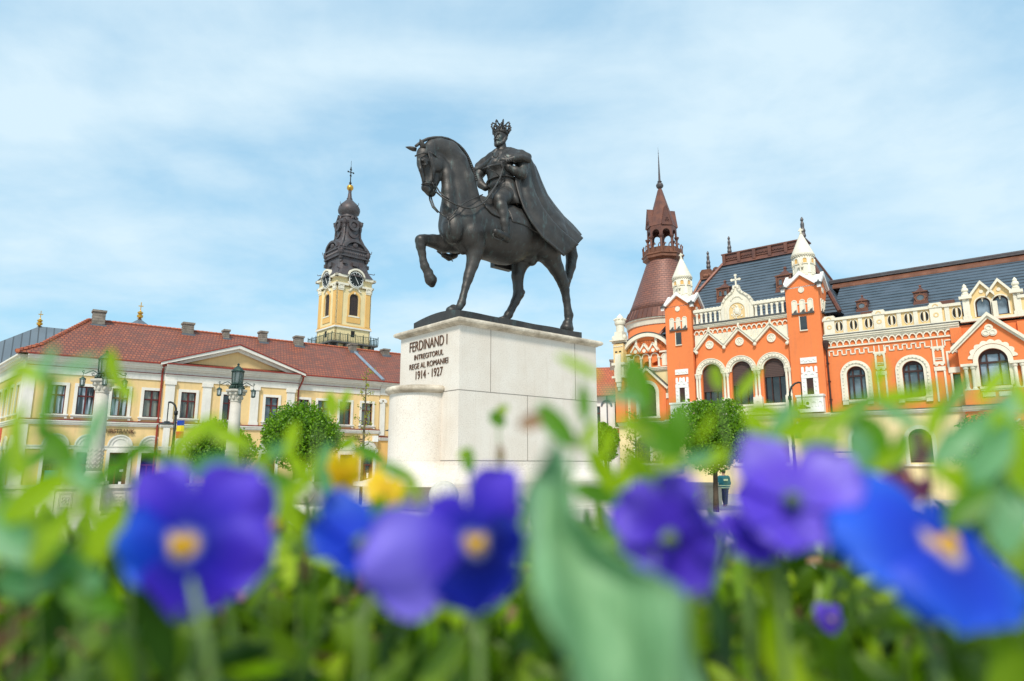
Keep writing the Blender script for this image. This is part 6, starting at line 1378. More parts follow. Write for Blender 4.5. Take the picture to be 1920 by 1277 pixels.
# mantle round the shoulders and clasp strap
mt_ = SDF((-1.0, -1.0, 3.1), (1.2, 1.0, 5.0), 0.018)
for w_ in range(6):     # broad cape over the near shoulder, swept from neck to its banded lower edge
    q_ = w_/5
    chain(mt_, [(951-6*q_, 279+9*q_, 6.5, -0.10-0.12*q_), (962-11*q_, 285+11*q_, 6.5, -0.32-0.06*q_), (978-12*q_, 288+9*q_, 6.5, -0.52-0.04*q_), (990-4*q_, 294+5*q_, 6.5, -0.60-0.02*q_)], 0.05)
chain(mt_, [(944, 290, 5, -0.24), (942, 300, 5.5, -0.36), (950, 301, 5.0, -0.46), (964, 297, 5.2, -0.60), (978, 295, 5.5, -0.66), (991, 300, 6, -0.66)], 0.012)
chain(mt_, [(931, 284, 6, 0.02), (921, 294, 7.5, 0.22), (908, 305, 8.5, 0.42), (898, 312, 8, 0.55)], 0.05); chain(mt_, [(928, 290, 6, 0.04), (921, 299, 7, 0.2), (912, 308, 7.5, 0.36), (901, 315, 6.5, 0.5)], 0.04)
chain(mt_, [(924, 298, 6, 0.0), (915, 308, 7, 0.2), (903, 316, 6.5, 0.40), (893, 318, 6, 0.52)], 0.02)
chain(mt_, [(948, 278, 8, 0.10), (958, 285, 10, 0.1), (970, 294, 12, 0.1), (978, 306, 13, 0.1)], 0.06); chain(mt_, [(936, 283, 6, 0.24), (945, 290, 9, 0.3), (955, 300, 10, 0.4)], 0.06)
mt_.build('fur_mantle', M['bronze'], stt, smooth=1)
sg = MB(); sg.smooth = True; sg.tube([J(906, 318, -0.30), J(915, 313, -0.42), J(926, 309.5, -0.46), (J(936, 308, -0.46)), J(944, 308, -0.44)], 0.032, 6)
for k in range(7): p_ = J(950+k*4.0, 301.5-k*0.8, -0.60); sg.ball(p_, 0.03, 0.03, 0.045, 6, 5)
for k in range(9): a = PI*k/8; sg.ball(J(927+6*math.cos(a)*0.9+2, 287+8*math.sin(a), -0.30), 0.02, n=6, m=4)
sg.ball(J(916, 314, -0.44), 0.05, 0.03, 0.06, 8, 6); sg.build('mantle_clasp', M['bronze'], stt)
# ---- cloak: a draped shell with deep folds
near = [(972, 298, -0.45), (964, 320, -0.42), (966, 345, -0.48), (972, 368, -0.58), (981, 392, -0.68), (996, 418, -0.78), (1016, 446, -0.84), (1056, 481, -0.88)]
back = [(988, 290, -0.30), (1003, 312, -0.22), (1012, 338, -0.14), (1024, 366, -0.08), (1038, 387, -0.04), (1054, 408, 0.0), (1070, 424, 0.0), (1086, 443, 0.0)]
far = [(960, 290, 0.30), (975, 318, 0.40), (985, 345, 0.42), (998, 370, 0.42), (1012, 390, 0.42), (1028, 408, 0.42), (1046, 424, 0.44), (1064, 440, 0.5)]
def interp(lst, s): f_ = s*(len(lst)-1); i = min(int(f_), len(lst)-2); return J(*lst[i]).lerp(J(*lst[i+1]), f_-i)
cm = MB(); cm.smooth = True; NR, NC = 46, 96; vs = []
for i in range(NR+1):
    s = i/NR; A_, B_, F__ = interp(near, s), interp(back, s), interp(far, s)
    # quadratic bulge between near edge and spine
    ctrl = (A_+B_)/2+Vector((0.10, -0.20-0.16*s, 0.03)); ctrl2 = (B_+F__)/2+Vector((0.05, 0.12, 0.03))
    for j_ in range(NC+1):
        q_ = j_/NC
        if q_ < 0.62: t_ = q_/0.62; p_ = A_*(1-t_)**2+ctrl*2*t_*(1-t_)+B_*t_**2
        else: t_ = (q_-0.62)/0.38; p_ = B_*(1-t_)**2+ctrl2*2*t_*(1-t_)+F__*t_**2
        amp = (0.03+0.10*s)*math.sin(PI*min(1, q_*4+0.15) / 2)
        ph = 2*PI*(q_*4.6+0.25*math.sin(3*s)+0.35*s)
        fold = amp*(math.sin(ph)+0.35*math.sin(2*ph+1.0+2*s))
        nrm = (B_-A_).cross(interp(near, min(1, s+0.02))-interp(near, max(0, s-0.02))).normalized()
        if nrm.y > 0: nrm = -nrm
        out = (nrm*(1-min(1, q_/0.62))+Vector((0.7, 0, 0.5))*min(1, q_/0.62))
        vs.append(p_+out*fold)
cm.add(vs, [(i*(NC+1)+j_, i*(NC+1)+j_+1, (i+1)*(NC+1)+j_+1, (i+1)*(NC+1)+j_) for i in range(NR) for j_ in range(NC)])
cmo = cm.build('cloak', M['bronze'], stt)
md = cmo.modifiers.new('s', 'SOLIDIFY'); md.thickness = 0.05; md.offset = 0
# ---- saddle cloth: a shell just proud of the horse
def shell(name, poly_px, off=0.03, t=-0.5, step=None):
    P2 = [J(x, y, t) for x, y in poly_px]; poly = [(p.x, p.z) for p in P2]
    sd_ = hz.clone(); X = sd_.lo[0]+sd_.h*np.arange(sd_.n[0]); Z = sd_.lo[2]+sd_.h*np.arange(sd_.n[2]); XX, ZZ = np.meshgrid(X, Z, indexing='ij')
    d = np.full(XX.shape, 1e9); ins = np.zeros(XX.shape, bool); n_ = len(poly)
    for i in range(n_):
        (x0, z0), (x1, z1) = poly[i], poly[(i+1) % n_]; ex, ez = x1-x0, z1-z0; L2 = ex*ex+ez*ez
        t_ = np.clip(((XX-x0)*ex+(ZZ-z0)*ez)/L2, 0, 1); d = np.minimum(d, np.hypot(XX-x0-t_*ex, ZZ-z0-t_*ez))
        c = ((z0 > ZZ) != (z1 > ZZ)) & (XX < (x1-x0)*(ZZ-z0)/((z1-z0) if abs(z1-z0) > 1e-9 else 1e-9)+x0); ins ^= c
    d = np.where(ins, -d, d); V = np.maximum(horseV-off, d[:, None, :])
    Y = sd_.lo[1]+sd_.h*np.arange(sd_.n[1]); sd_.V = np.maximum(V, (-horseV-0.05)).astype(np.float32)
    return sd_.build(name, M['bronze'], stt, smooth=0)
shell('saddle_cloth', [(948, 372), (965, 372), (990, 380), (1004, 400), (1012, 444), (1003, 441), (975, 428), (951, 420)], 0.03)
shell('saddle_flap', [(903, 376), (925, 368), (946, 372), (950, 412), (933, 412), (918, 404), (908, 392)], 0.05)
# ---- harness
hn = MB(); hn.smooth = True
def strap(pts, r=0.014): hn.tube([J(*p) for p in pts], r, 6)
strap([(778, 293, -0.02), (786, 288.5, -0.13), (795, 286.5, -0.19), (803, 288, -0.20)], 0.018)
strap([(803, 282, -0.16), (804, 290, -0.21), (808, 305, -0.225), (811, 322, -0.20), (811.5, 341, -0.165)], 0.016)
strap([(804, 284, -0.17), (815, 290, -0.19), (826, 303, -0.20), (834, 318, -0.12)], 0.016)
strap([(791, 346, 0.0), (793, 344.5, -0.12), (800, 343.2, -0.19), (808, 343.6, -0.19), (815, 345.5, -0.12)], 0.02)
strap([(811, 342, -0.19), (813, 350, -0.17), (816, 354, -0.15)], 0.014)
for q_ in (0, 1): c = J(816, 358 if q_ else 347, -0.15); hn.tube([(c.x+0.045*math.cos(a), c.y, c.z+0.05*math.sin(a)) for a in [2*PI*k/12 for k in range(13)]], 0.012, 5)
hn.build('bridle', M['bronze'], stt)
hn = MB(); hn.smooth = True
rein = [(818, 360, -0.16), (827, 368, -0.30), (840, 376, -0.44), (854, 383.5, -0.53), (868, 388.5, -0.58), (882, 391, -0.62), (893, 388, -0.63), (903, 382.5, -0.62), (912, 375, -0.60), (920, 364, -0.60), (930, 348, -0.58), (938, 333, -0.54), (942, 320, -0.50), (943.5, 311, -0.47)]
strap(rein, 0.022); strap([(818, 350, -0.15), (824, 360, -0.25), (832, 367, -0.36), (842, 374, -0.46)], 0.02)
strap([(905, 378, -0.5), (916, 366, -0.55), (928, 350, -0.55), (936, 336, -0.5)], 0.018)
strap([(805, 366, -0.02), (806, 375, -0.04), (811, 388, -0.10), (821, 398, -0.24)], 0.022); strap([(808, 367, -0.03), (810, 376, -0.05), (814, 387, -0.12), (822, 397, -0.25)], 0.018)
hn.build('reins', M['bronze'], stt)
hn = MB(); hn.smooth = True
strap([(905, 365, -0.42), (890, 371, -0.48), (872, 380, -0.50), (860, 388, -0.50), (851, 400, -0.47), (846, 406, -0.43), (840, 409, -0.40)], 0.016)
strap([(840, 409, -0.40), (830, 403, -0.32), (821, 396, -0.2)], 0.016); strap([(840, 409, -0.42), (842, 425, -0.47), (842, 440, -0.44)], 0.016)
p_ = J(840, 409, -0.44); hn.ball(p_, 0.04, 0.03, 0.04, 8, 6)
hn.build('breast_collar', M['bronze'], stt)
# stirrups
st_ = MB(); st_.smooth = True
def S_(pts, r): st_.tube([J(*p) for p in pts], r, 6)
S_([(934, 400, -0.50), (933, 420, -0.60), (935, 434, -0.66)], 0.012); S_([(935, 428, -0.72), (924, 440, -0.90), (926, 446, -0.92), (940, 451, -0.80), (950, 444, -0.66), (944, 430, -0.66)], 0.014); S_([(946, 438, -0.55), (952, 446, -0.50), (953, 458, -0.52)], 0.012)
st_.build('stirrup', M['bronze'], stt)
st_ = MB(); S_([(820, 471, 0.62), (832, 480, 0.66), (841, 488, 0.66), (848, 484, 0.64)], 0.025); S_([(843, 484, 0.66), (849, 490, 0.7)], 0.014)
a, b_ = J(923, 496, 0.62), J(957, 509, 0.62); st_.box(a.x, b_.x, a.y-0.1, a.y+0.08, min(a.z, b_.z), a.z+0.1); st_.build('far_stirrup', M['bronze'], stt)
# crown: band, points, eight looped arches and a cross
kr = MB(); rr = 0.192; c = hp(-0.012, 0, 0.135); tilt = Matrix.Rotation(0.06, 4, 'Y')
def tc_(p): v = tilt @ Vector(p); return (c[0]+v.x, c[1]+v.y, c[2]+v.z)
kr.smooth = True; b0 = len(kr.v); kr.lathe([(rr*0.98, -0.045), (rr*1.04, -0.03), (rr*1.06, 0.03), (rr*1.02, 0.045), (rr*0.92, 0.045), (rr*0.9, -0.045)], (0, 0, 0), 28); kr.lathe([(rr*0.88, 0.0), (rr*0.8, 0.10), (rr*0.4, 0.17), (0.0, 0.18)], (0, 0, 0), 16); kr.v[b0:] = [tc_(v) for v in kr.v[b0:]]
for k in range(8):
    a = k*PI/4+0.3; ca, sa_ = math.cos(a), math.sin(a)
    kr.tube([tc_((ca*rr*q1, sa_*rr*q1, z1)) for q1, z1 in ((1.04, 0.03), (1.18, 0.09), (1.32, 0.16), (1.30, 0.235), (1.08, 0.27), (0.75, 0.225), (0.3, 0.19), (0.0, 0.18))], [0.016, 0.018, 0.02, 0.02, 0.02, 0.018, 0.016, 0.016], 6)
    for q1, z1 in ((1.18, 0.10), (1.32, 0.15), (1.32, 0.22), (1.18, 0.27), (0.95, 0.26)): kr.ball(tc_((ca*rr*q1*1.05, sa_*rr*q1*1.05, z1)), 0.02, n=6, m=4)
    a += PI/8; ca, sa_ = math.cos(a), math.sin(a); kr.tube([tc_((ca*rr*1.05, sa_*rr*1.05, 0.03)), tc_((ca*rr*1.12, sa_*rr*1.12, 0.12))], [0.035, 0.015], 5); kr.ball(tc_((ca*rr*1.12, sa_*rr*1.12, 0.14)), 0.03, n=6, m=4)
    kr.ball(tc_((ca*rr*1.08, sa_*rr*1.08, 0.0)), 0.025, n=6, m=4)
kr.ball(tc_((0, 0, 0.205)), 0.03, n=8, m=6); kr.tube([tc_((0, 0, 0.20)), tc_((0, 0, 0.33))], 0.015, 6); kr.tube([tc_((-0.045, 0.03, 0.28)), tc_((0.045, -0.03, 0.28))], 0.015, 6)
kr.build('crown', M['bronze'], stt)
# bronze plinth, swelling at the head end
pl = MB(); vs = []; NX, NY = 30, 14; px0, px1, pw = -1.98, 1.92, 0.93
for i in range(NX+1):
    x = px0+(px1-px0)*i/NX
    for j_ in range(NY+1):
        y = -pw+2*pw*j_/NY; sw_ = max(0, 1-(i/NX)*2.2)
        vs.append((x, y, 0.23+0.085*sw_*(1-(y/pw)**2)-0.0*i+0.006*math.sin(5*x+3*y)))
b1 = len(vs); vs += [(px0+(px1-px0)*i/NX, -pw+2*pw*j_/NY, -0.02) for i in range(NX+1) for j_ in range(NY+1)]
ix = lambda i, j_: i*(NY+1)+j_
fs = [(ix(i, j_), ix(i+1, j_), ix(i+1, j_+1), ix(i, j_+1)) for i in range(NX) for j_ in range(NY)]
fs += [(ix(i, 0), b1+ix(i, 0), b1+ix(i+1, 0), ix(i+1, 0)) for i in range(NX)] + [(ix(i, NY), ix(i+1, NY), b1+ix(i+1, NY), b1+ix(i, NY)) for i in range(NX)]
fs += [(ix(0, j_), ix(0, j_+1), b1+ix(0, j_+1), b1+ix(0, j_)) for j_ in range(NY)] + [(ix(NX, j_), b1+ix(NX, j_), b1+ix(NX, j_+1), ix(NX, j_+1)) for j_ in range(NY)]
pl.add(vs, fs); pl.build('bronze_plinth', M['bronze'], stt)

# ================================================================== stone lamp columns with iron lanterns
def lamp_column(px, D, label):
    b = at(px, 900, D); root = empty('lamp_column', (b.x, b.y, 0), 0.35, label, 'street lamp', 'stone columns with iron lanterns')
    zt = {28: at(188, 712, 28).z, 31.2: at(440, 731, 31.2).z}[D]     # top of the capital
    q = MB(); q.box(-0.42, 0.42, -0.42, 0.42, 0, 1.25); q.box(-0.5, 0.5, -0.5, 0.5, 1.25, 1.36); q.box(-0.5, 0.5, -0.5, 0.5, 0.0, 0.2); q.build('plinth', M['limestone'], root)
    q = MB(); q.smooth = True; q.lathe([(0.44, 1.36), (0.46, 1.42), (0.40, 1.52), (0.34, 1.58), (0.36, 1.64), (0.31, 1.72), (0.29, 1.78)], (0, 0, 0), 24); q.build('column_base', M['limestone'], root)
    q = MB(); z0, z1 = 1.78, zt-0.58
    q.smooth = True
    q.lathe([(0.285, z0), (0.28, z0+1.0), (0.265, z0+(z1-z0)*0.6), (0.235, z1)], (0, 0, 0), 28)
    q.smooth = False
    for rz in range(5):     # carved zigzag courses
        pts = []; zz = z0+0.12+rz*0.17
        for k in range(25): a = 2*PI*k/24; pts.append((0.288*math.cos(a), 0.288*math.sin(a), zz+(0.1 if k % 2 else 0)))
        q.tube(pts, 0.022, 5)
    q.build('shaft', M['pale_granite'], root)
    q = MB(); q.smooth = True; q.lathe([(0.24, z1), (0.27, z1+0.03), (0.24, z1+0.06), (0.25, z1+0.12), (0.30, z1+0.35), (0.40, z1+0.46)], (0, 0, 0), 24)
    for k in range(8):
        a = k*PI/4; q.ball((0.33*math.cos(a), 0.33*math.sin(a), z1+0.38), 0.085, n=8, m=6); q.ball((0.27*math.cos(a+0.39), 0.27*math.sin(a+0.39), z1+0.2), 0.07, 0.07, 0.1, n=8, m=6)
    q.smooth = False; q.lathe([(0.46, z1+0.46), (0.5, z1+0.5), (0.5, z1+0.58), (0.3, z1+0.6)], (0, 0, 0), 8, phase=PI/8); q.build('capital', M['limestone'], root)
    q = MB(); z = zt
    q.lathe([(0.30, z), (0.30, z+0.04), (0.22, z+0.07), (0.26, z+0.22), (0.30, z+0.25), (0.27, z+0.28)], (0, 0, 0), 8)
    for k in range(16): a = k*PI/8; q.ball((0.28*math.cos(a), 0.28*math.sin(a), z+0.14), 0.05, 0.05, 0.07, n=6, m=4); q.ball((0.33*math.cos(a), 0.33*math.sin(a), z+0.08), 0.04, n=6, m=4)
    lz = z+0.28
    for k in range(8): a = k*PI/4+PI/8; q.tube([(0.25*math.cos(a), 0.25*math.sin(a), lz), (0.27*math.cos(a), 0.27*math.sin(a), lz+0.56)], 0.02, 5)
    q.lathe([(0.27, lz), (0.27, lz+0.04), (0.2, lz+0.04)], (0, 0, 0), 8, phase=PI/8)
    for k in range(8):
        a = k*PI/4+PI/8
        for m_ in range(3): a2 = a+PI/4*(m_+1)/4; q.tube([(0.235*math.cos(a2), 0.235*math.sin(a2), lz+0.05), (0.245*math.cos(a2+0.05), 0.245*math.sin(a2+0.05), lz+0.28), (0.25*math.cos(a2), 0.25*math.sin(a2), lz+0.55)], 0.008, 4)
    q.lathe([(0.30, lz+0.56), (0.33, lz+0.59), (0.27, lz+0.62), (0.24, lz+0.68), (0.14, lz+0.78), (0.05, lz+0.85), (0.04, lz+0.88), (0.07, lz+0.92), (0.03, lz+0.96), (0, lz+1.0)], (0, 0, 0), 8, phase=PI/8)
    ln = q.build('lantern', M['green_iron'], root)
    q = MB(); q.lathe([(0.22, lz+0.03), (0.235, lz+0.56)], (0, 0, 0), 8, phase=PI/8); q.build('lantern_glass', M['lamp_glass'], ln)
    for k in range(4):
        a = k*PI/2+0.25; ca, sa_ = math.cos(a), math.sin(a); P3 = lambda r, zz: (r*ca, r*sa_, zz)
        q = MB(); q.tube([P3(0.28, z+0.28), P3(0.42, z+0.36), P3(0.55, z+0.30), P3(0.68, z+0.22), P3(0.76, z+0.24), P3(0.80, z+0.30), P3(0.76, z+0.34), P3(0.72, z+0.30)], 0.02, 5)
        q.tube([P3(0.30, z+0.16), P3(0.42, z+0.14), P3(0.46, z+0.22), P3(0.40, z+0.26), P3(0.37, z+0.2)], 0.017, 5); q.tube([P3(0.76, z+0.24), P3(0.76, z+0.05)], 0.012, 5); ar = q.build('lamp_arm', M['green_iron'], root)
        q = MB(); c = P3(0.76, 0)
        q.lathe([(0.0, z+0.09), (0.05, z+0.05), (0.12, z+0.0), (0.13, z-0.03), (0.10, z-0.03)], (c[0], c[1], 0), 6)
        for m_ in range(6): a2 = m_*PI/3; q.tube([(c[0]+0.105*math.cos(a2), c[1]+0.105*math.sin(a2), z-0.03), (c[0]+0.085*math.cos(a2), c[1]+0.085*math.sin(a2), z-0.27)], 0.013, 4)
        q.lathe([(0.1, z-0.27), (0.1, z-0.31), (0.03, z-0.34)], (c[0], c[1], 0), 6); q.build('small_lantern', M['green_iron'], ar)
        q = MB(); q.lathe([(0.09, z-0.03), (0.072, z-0.27)], (c[0], c[1], 0), 6); q.build('small_lantern_glass', M['lamp_glass'], ar)
    return root
lamp_column(174, 28, 'stone lamp column with green iron lantern in front of the bank door')
lamp_column(431, 31.2, 'stone lamp column with green iron lantern in front of the pediment and round tree')

# ================================================================== modern arched street lamps
def street_lamp(px, pybase, ytop, D, side, reach, drop, label, banners=()):
    b = at(px, pybase, D); root = empty('street_lamp', (b.x, b.y, 0), 0.0, label, 'street lamp', 'modern curved street lamps')
    zt = at(px, ytop, D).z; r = reach/2
    q = MB(); q.smooth = True; q.lathe([(0.16, 0), (0.16, 0.3), (0.10, 0.36), (0.09, 2.2)], (0, 0, 0), 12); q.tube([(0, 0, 2.2), (0, 0, zt-reach*1.3)], [0.075, 0.06], 10)
    q.tube([(0, 0, zt-reach*1.3), (side*reach*0.04, 0, zt-reach*0.8), (side*reach*0.2, 0, zt-reach*0.38), (side*reach*0.5, 0, zt-reach*0.1), (side*reach*0.8, 0, zt), (side*reach, 0, zt-0.02)], 0.05, 8)
    for zz in (zt-reach*1.3, 2.9): q.lathe([(0.09, zz-0.1), (0.09, zz+0.1)], (0, 0, 0), 10)
    q.build('pole', M['black_iron'], root)
    q = MB(); q.tube([(side*reach, 0, zt), (side*reach, 0, zt-drop)], 0.025, 6); q.lathe([(0.12, zt-drop+0.08), (0.16, zt-drop+0.02), (0.36, zt-drop-0.05), (0.38, zt-drop-0.08), (0.1, zt-drop-0.09)], (side*reach, 0, 0), 20); q.build('lamp_shade', M['black_iron'], root)
    for i, (mat, za, zb) in enumerate(banners):
        fl = MB(); n_ = 6; w_ = 0.36
        for k in range(n_): x0_, x1_ = 0.1+w_*k/n_, 0.1+w_*(k+1)/n_; y0_, y1_ = 0.03*math.sin(k*1.3), 0.03*math.sin((k+1)*1.3); fl.add([(x0_, y0_, za), (x1_, y1_, za-0.03), (x1_, y1_, zb-0.03), (x0_, y0_, zb), (x0_, y0_+0.012, za), (x1_, y1_+0.012, za-0.03), (x1_, y1_+0.012, zb-0.03), (x0_, y0_+0.012, zb)], [(0, 1, 2, 3), (7, 6, 5, 4), (0, 4, 5, 1), (3, 2, 6, 7)])
        fl.build('banner', M[mat], root)
    return root
street_lamp(318, 905, 754, 34, -1, 0.42, 1.05, 'curved black street lamp with small flag before the yellow building', (('flag_blue', 4.25, 4.0), ('flag_yellow', 3.99, 3.70), ('flag_red', 3.69, 3.35)))
lr_ = street_lamp(1493, 905, 717, 34, 1, 0.62, 1.25, 'curved black street lamp with coloured banners before the orange palace', (('banner_blue', 4.75, 4.36), ('banner_orange', 4.35, 3.82), ('banner_green', 3.81, 3.35)))
q = MB(); q.ball((0.28, -0.03, 4.08), 0.07, 0.01, 0.1, n=10, m=6); q.build('banner_emblem', M['white_paint'], lr_)
street_lamp(729, 900, 772, 36, 1, 0.10, 0.95, 'curved black street lamp beside the left edge of the pedestal')

# ================================================================== stone balustrade walls, spheres, urn
def balustrade(a, b, label, h=1.22, n=None):
    (pa, Da), (pb, Db) = a, b; A_ = at(pa, 900, Da); B_ = at(pb, 900, Db); v = Vector((B_.x-A_.x, B_.y-A_.y, 0)); Ln = v.length
    root = empty('stone_balustrade', (A_.x, A_.y, 0), math.atan2(v.y, v.x), label, 'balustrade', 'stone balustrade round the square')
    q = MB(); q.box(0, Ln, -0.12, 0.12, 0.18, h-0.14); q.build('panel_wall', M['limestone'], root)
    q = MB(); q.box(-0.05, Ln+0.05, -0.22, 0.22, h-0.14, h); q.box(0, Ln, -0.17, 0.17, h-0.2, h-0.14); q.build('coping', M['limestone'], root)
    q = MB(); q.box(0, Ln, -0.2, 0.2, 0, 0.18); q.build('base', M['limestone'], root)
    n = n or max(1, int(Ln/1.15)); p = Ln/n
    for i in range(n):
        c = p*(i+0.5); q = MB(); z0, z1 = 0.3, h-0.28; w_ = 0.27
        for r_ in (w_, w_*0.82): q.box(c-r_, c+r_, -0.145, -0.12, z0+(w_-r_), z0+(w_-r_)+0.03); q.box(c-r_, c+r_, -0.145, -0.12, z1-(w_-r_)-0.03, z1-(w_-r_)); q.box(c-r_, c-r_+0.03, -0.147, -0.12, z0, z1); q.box(c+r_-0.03, c+r_, -0.147, -0.12, z0, z1)
        zc = (z0+z1)/2
        for k in range(4): a_ = PI/4+k*PI/2; q.arch(c+0.1*math.cos(a_), zc+0.1*math.sin(a_), 0.05, 0.08, -0.15, -0.12, a0=0, a1=2*PI, n=10)
        q.arch(c, zc, 0.02, 0.05, -0.15, -0.12, a0=0, a1=2*PI, n=8); q.build('carved_panel', M['pale_granite'], root)
        q = MB(); q.box(c+p/2-0.16, c+p/2+0.16, -0.17, 0.17, 0.18, h-0.2); q.build('pier', M['limestone'], root)
    return root
balustrade((-190, 27), (158, 27.8), 'stone balustrade with carved panels, left of the bank lamp column')
balustrade((195, 28.3), (418, 31), 'stone balustrade between the two lamp columns')
balustrade((448, 31.4), (700, 34), 'stone balustrade behind the stone sphere and round tree')
balustrade((1135, 33), (1345, 31.5), 'stone balustrade beneath the carved urn before the palace')
def sphere(px, py, r, D, zb, label):
    c = at(px, py, D); root = empty('stone_sphere', (c.x, c.y, 0), 0, label, 'stone ball', 'stone spheres')
    q = MB(); q.smooth = True; q.ball((0, 0, c.z), r, n=28, m=18); q.build('ball', M['limestone'], root)
    q = MB(); q.lathe([(r*0.75, zb), (r*0.75, zb+0.5*(c.z-r-zb)), (r*0.45, c.z-r*0.93)], (0, 0, 0), 20); q.build('foot', M['limestone'], root)
sphere(565, 921, 0.56, 29, 0.0, 'large weathered stone sphere under the round tree')
sphere(832, 930, 0.27, 12.3, 0.376, 'stone sphere on the steps in front of the half column')
u_ = at(1243, 897, 30.5); ur = empty('stone_urn', (u_.x, u_.y, 0), 0.1, 'wide carved stone planter urn on the balustrade before the palace', 'planter')
q = MB(); q.box(-0.95, 0.95, -0.45, 0.45, 0, 1.12); q.box(-0.75, 0.75, -0.4, 0.4, 1.12, 1.36); q.build('plinth', M['limestone'], ur)
q = MB(); q.smooth = True; q.lathe([(0.45, 1.36), (0.5, 1.42), (0.42, 1.5), (0.75, 1.62), (0.98, 1.82), (1.0, 1.95), (1.12, 2.0), (1.12, 2.08), (0.98, 2.09), (0.9, 1.95), (0.0, 1.95)], (0, 0, 0), 32, sy=0.6)
for k in range(16): a = 2*PI*k/16; q.ball((0.87*math.cos(a), 0.53*math.sin(a), 1.76), 0.13, 0.1, 0.15, n=8, m=6)
q.build('bowl', M['limestone'], ur)

# ================================================================== trees
def leaf_cloud(n, size, fn, seed, flat=0.0):
    """separate small leaves, two triangles each, folded along the rib"""
    rg = np.random.RandomState(seed); P_ = fn(n, rg); n = len(P_)
    a = rg.normal(size=(n, 3)); a /= np.linalg.norm(a, axis=1)[:, None]; b_ = rg.normal(size=(n, 3)); b_ -= (a*b_).sum(1)[:, None]*a; b_ /= np.linalg.norm(b_, axis=1)[:, None]
    cr_ = np.cross(a, b_); s = size*rg.uniform(0.6, 1.25, n)[:, None]
    v0 = P_-a*s*0.5; v1 = P_+b_*s*0.3+cr_*s*0.08; v2 = P_+a*s*0.55; v3 = P_-b_*s*0.3+cr_*s*0.08
    V = np.stack([v0, v1, v2, v3], 1).reshape(-1, 3); F_ = np.arange(4*n).reshape(n, 4)
    return V, F_
def arr_mesh(name, V, F_, mat, parent, loc=None, smooth=False):
    me = bpy.data.meshes.new(name); k = F_.shape[1]; me.vertices.add(len(V)); me.vertices.foreach_set('co', np.asarray(V, np.float32).ravel()); me.loops.add(F_.size); me.loops.foreach_set('vertex_index', F_.ravel().astype(np.int32))
    me.polygons.add(len(F_)); me.polygons.foreach_set('loop_start', np.arange(0, F_.size, k, dtype=np.int32)); me.polygons.foreach_set('loop_total', np.full(len(F_), k, np.int32)); me.update(calc_edges=True)
    o = bpy.data.objects.new(name, me)
    if loc is not None: o.location = loc
    return place(o, name, mat, parent, smooth)
def crown_fn(lobes, seed, shell=0.72):
    def fn(n, rg):
        w = np.array([l[3]**2 for l in lobes]); w /= w.sum(); which = rg.choice(len(lobes), n, p=w); C_ = np.array(lobes)[which]
        d = rg.normal(size=(n, 3)); d /= np.linalg.norm(d, axis=1)[:, None]
        # uneven surface: bumps and hollows
        bmp = np.array([mnoise.noise(Vector((q[0]*3.1+c[0], q[1]*3.1+c[1]+seed, q[2]*3.1+c[2]))) for q, c in zip(d, C_)])
        bm2 = np.array([mnoise.noise(Vector((q[0]*9+seed, q[1]*9, q[2]*9))) for q in d])
        rad = C_[:, 3]*(1+0.10*bmp+0.11*bm2)*np.where(rg.rand(n) < 0.75, rg.uniform(shell, 1.02, n), rg.uniform(0.3, shell, n))
        P_ = C_[:, :3]+d*rad[:, None]*np.array([1, 1, 0.95])
        return P_[(bm2+rg.rand(n)*0.9) > -0.12]
    return fn
def tree(px, D, lobes_px, label, n, leaf=0.12, seed=1, trunk_r=0.11, group='clipped round trees', mat='tree_leaves', base_px=None):
    """lobes are (px, py, radius px) circles of the outline"""
    b = at(base_px or px, 905, D); root = empty('round_tree', (b.x, b.y, 0), 0, label, 'tree', group)
    k = D/FPX*1.0; lob = []
    for i, (x, y, r_) in enumerate(lobes_px):
        c = at(x, y, D); lob.append((c.x-b.x, ((i*37) % 5-2)*0.12*r_*k, c.z, r_*k))
    V, F_ = leaf_cloud(n, leaf, crown_fn(lob, seed), seed); arr_mesh('crown', V, F_, M[mat], root)
    zc = min(l[2]-l[3] for l in lob); q = MB(); q.smooth = True; rg = random.Random(seed)
    c0 = lob[0]; q.tube([(0, 0, 0), (0.03, 0.02, zc*0.5), (c0[0]*0.3-0.02, 0, zc+0.1), (c0[0]*0.6, c0[1], zc+0.7*c0[3])], [trunk_r*1.25, trunk_r, trunk_r*0.9, trunk_r*0.6], 9)
    for k_ in range(11):
        l = lob[k_ % len(lob)]; a = k_*2.4; q.tube([(c0[0]*0.35, 0, zc+0.1+0.05*k_), (l[0]+0.3*l[3]*math.cos(a), l[1]+0.3*l[3]*math.sin(a), l[2]-0.45*l[3]), (l[0]+0.75*l[3]*math.cos(a), l[1]+0.75*l[3]*math.sin(a), l[2]+0.2*l[3]*math.sin(k_))], [trunk_r*0.5, trunk_r*0.3, trunk_r*0.1], 5)
    q.build('trunk', M['bark'], root)
    return root
tree(567, 32, [(566, 818, 66), (545, 812, 52), (590, 822, 50), (567, 798, 42), (520, 822, 30), (612, 822, 28)], 'dense clipped round tree behind the stone sphere, in front of the yellow building', 20000, 0.14, 3)
tree(415, 35, [(413, 842, 56), (440, 848, 40), (385, 848, 40), (415, 820, 34)], 'clipped round tree behind the second lamp column', 13000, 0.15, 5)
tree(1340, 30, [(1345, 812, 62), (1305, 800, 50), (1385, 822, 42), (1330, 845, 44), (1362, 780, 36), (1312, 772, 24)], 'clipped round tree with trailing lower twigs before the palace arches', 19000, 0.13, 9, base_px=1340)
tree(1137, 40, [(1136, 822, 24), (1138, 845, 20), (1130, 805, 15)], 'dark green tree glimpsed between the pedestal and the palace', 4500, 0.16, 11)
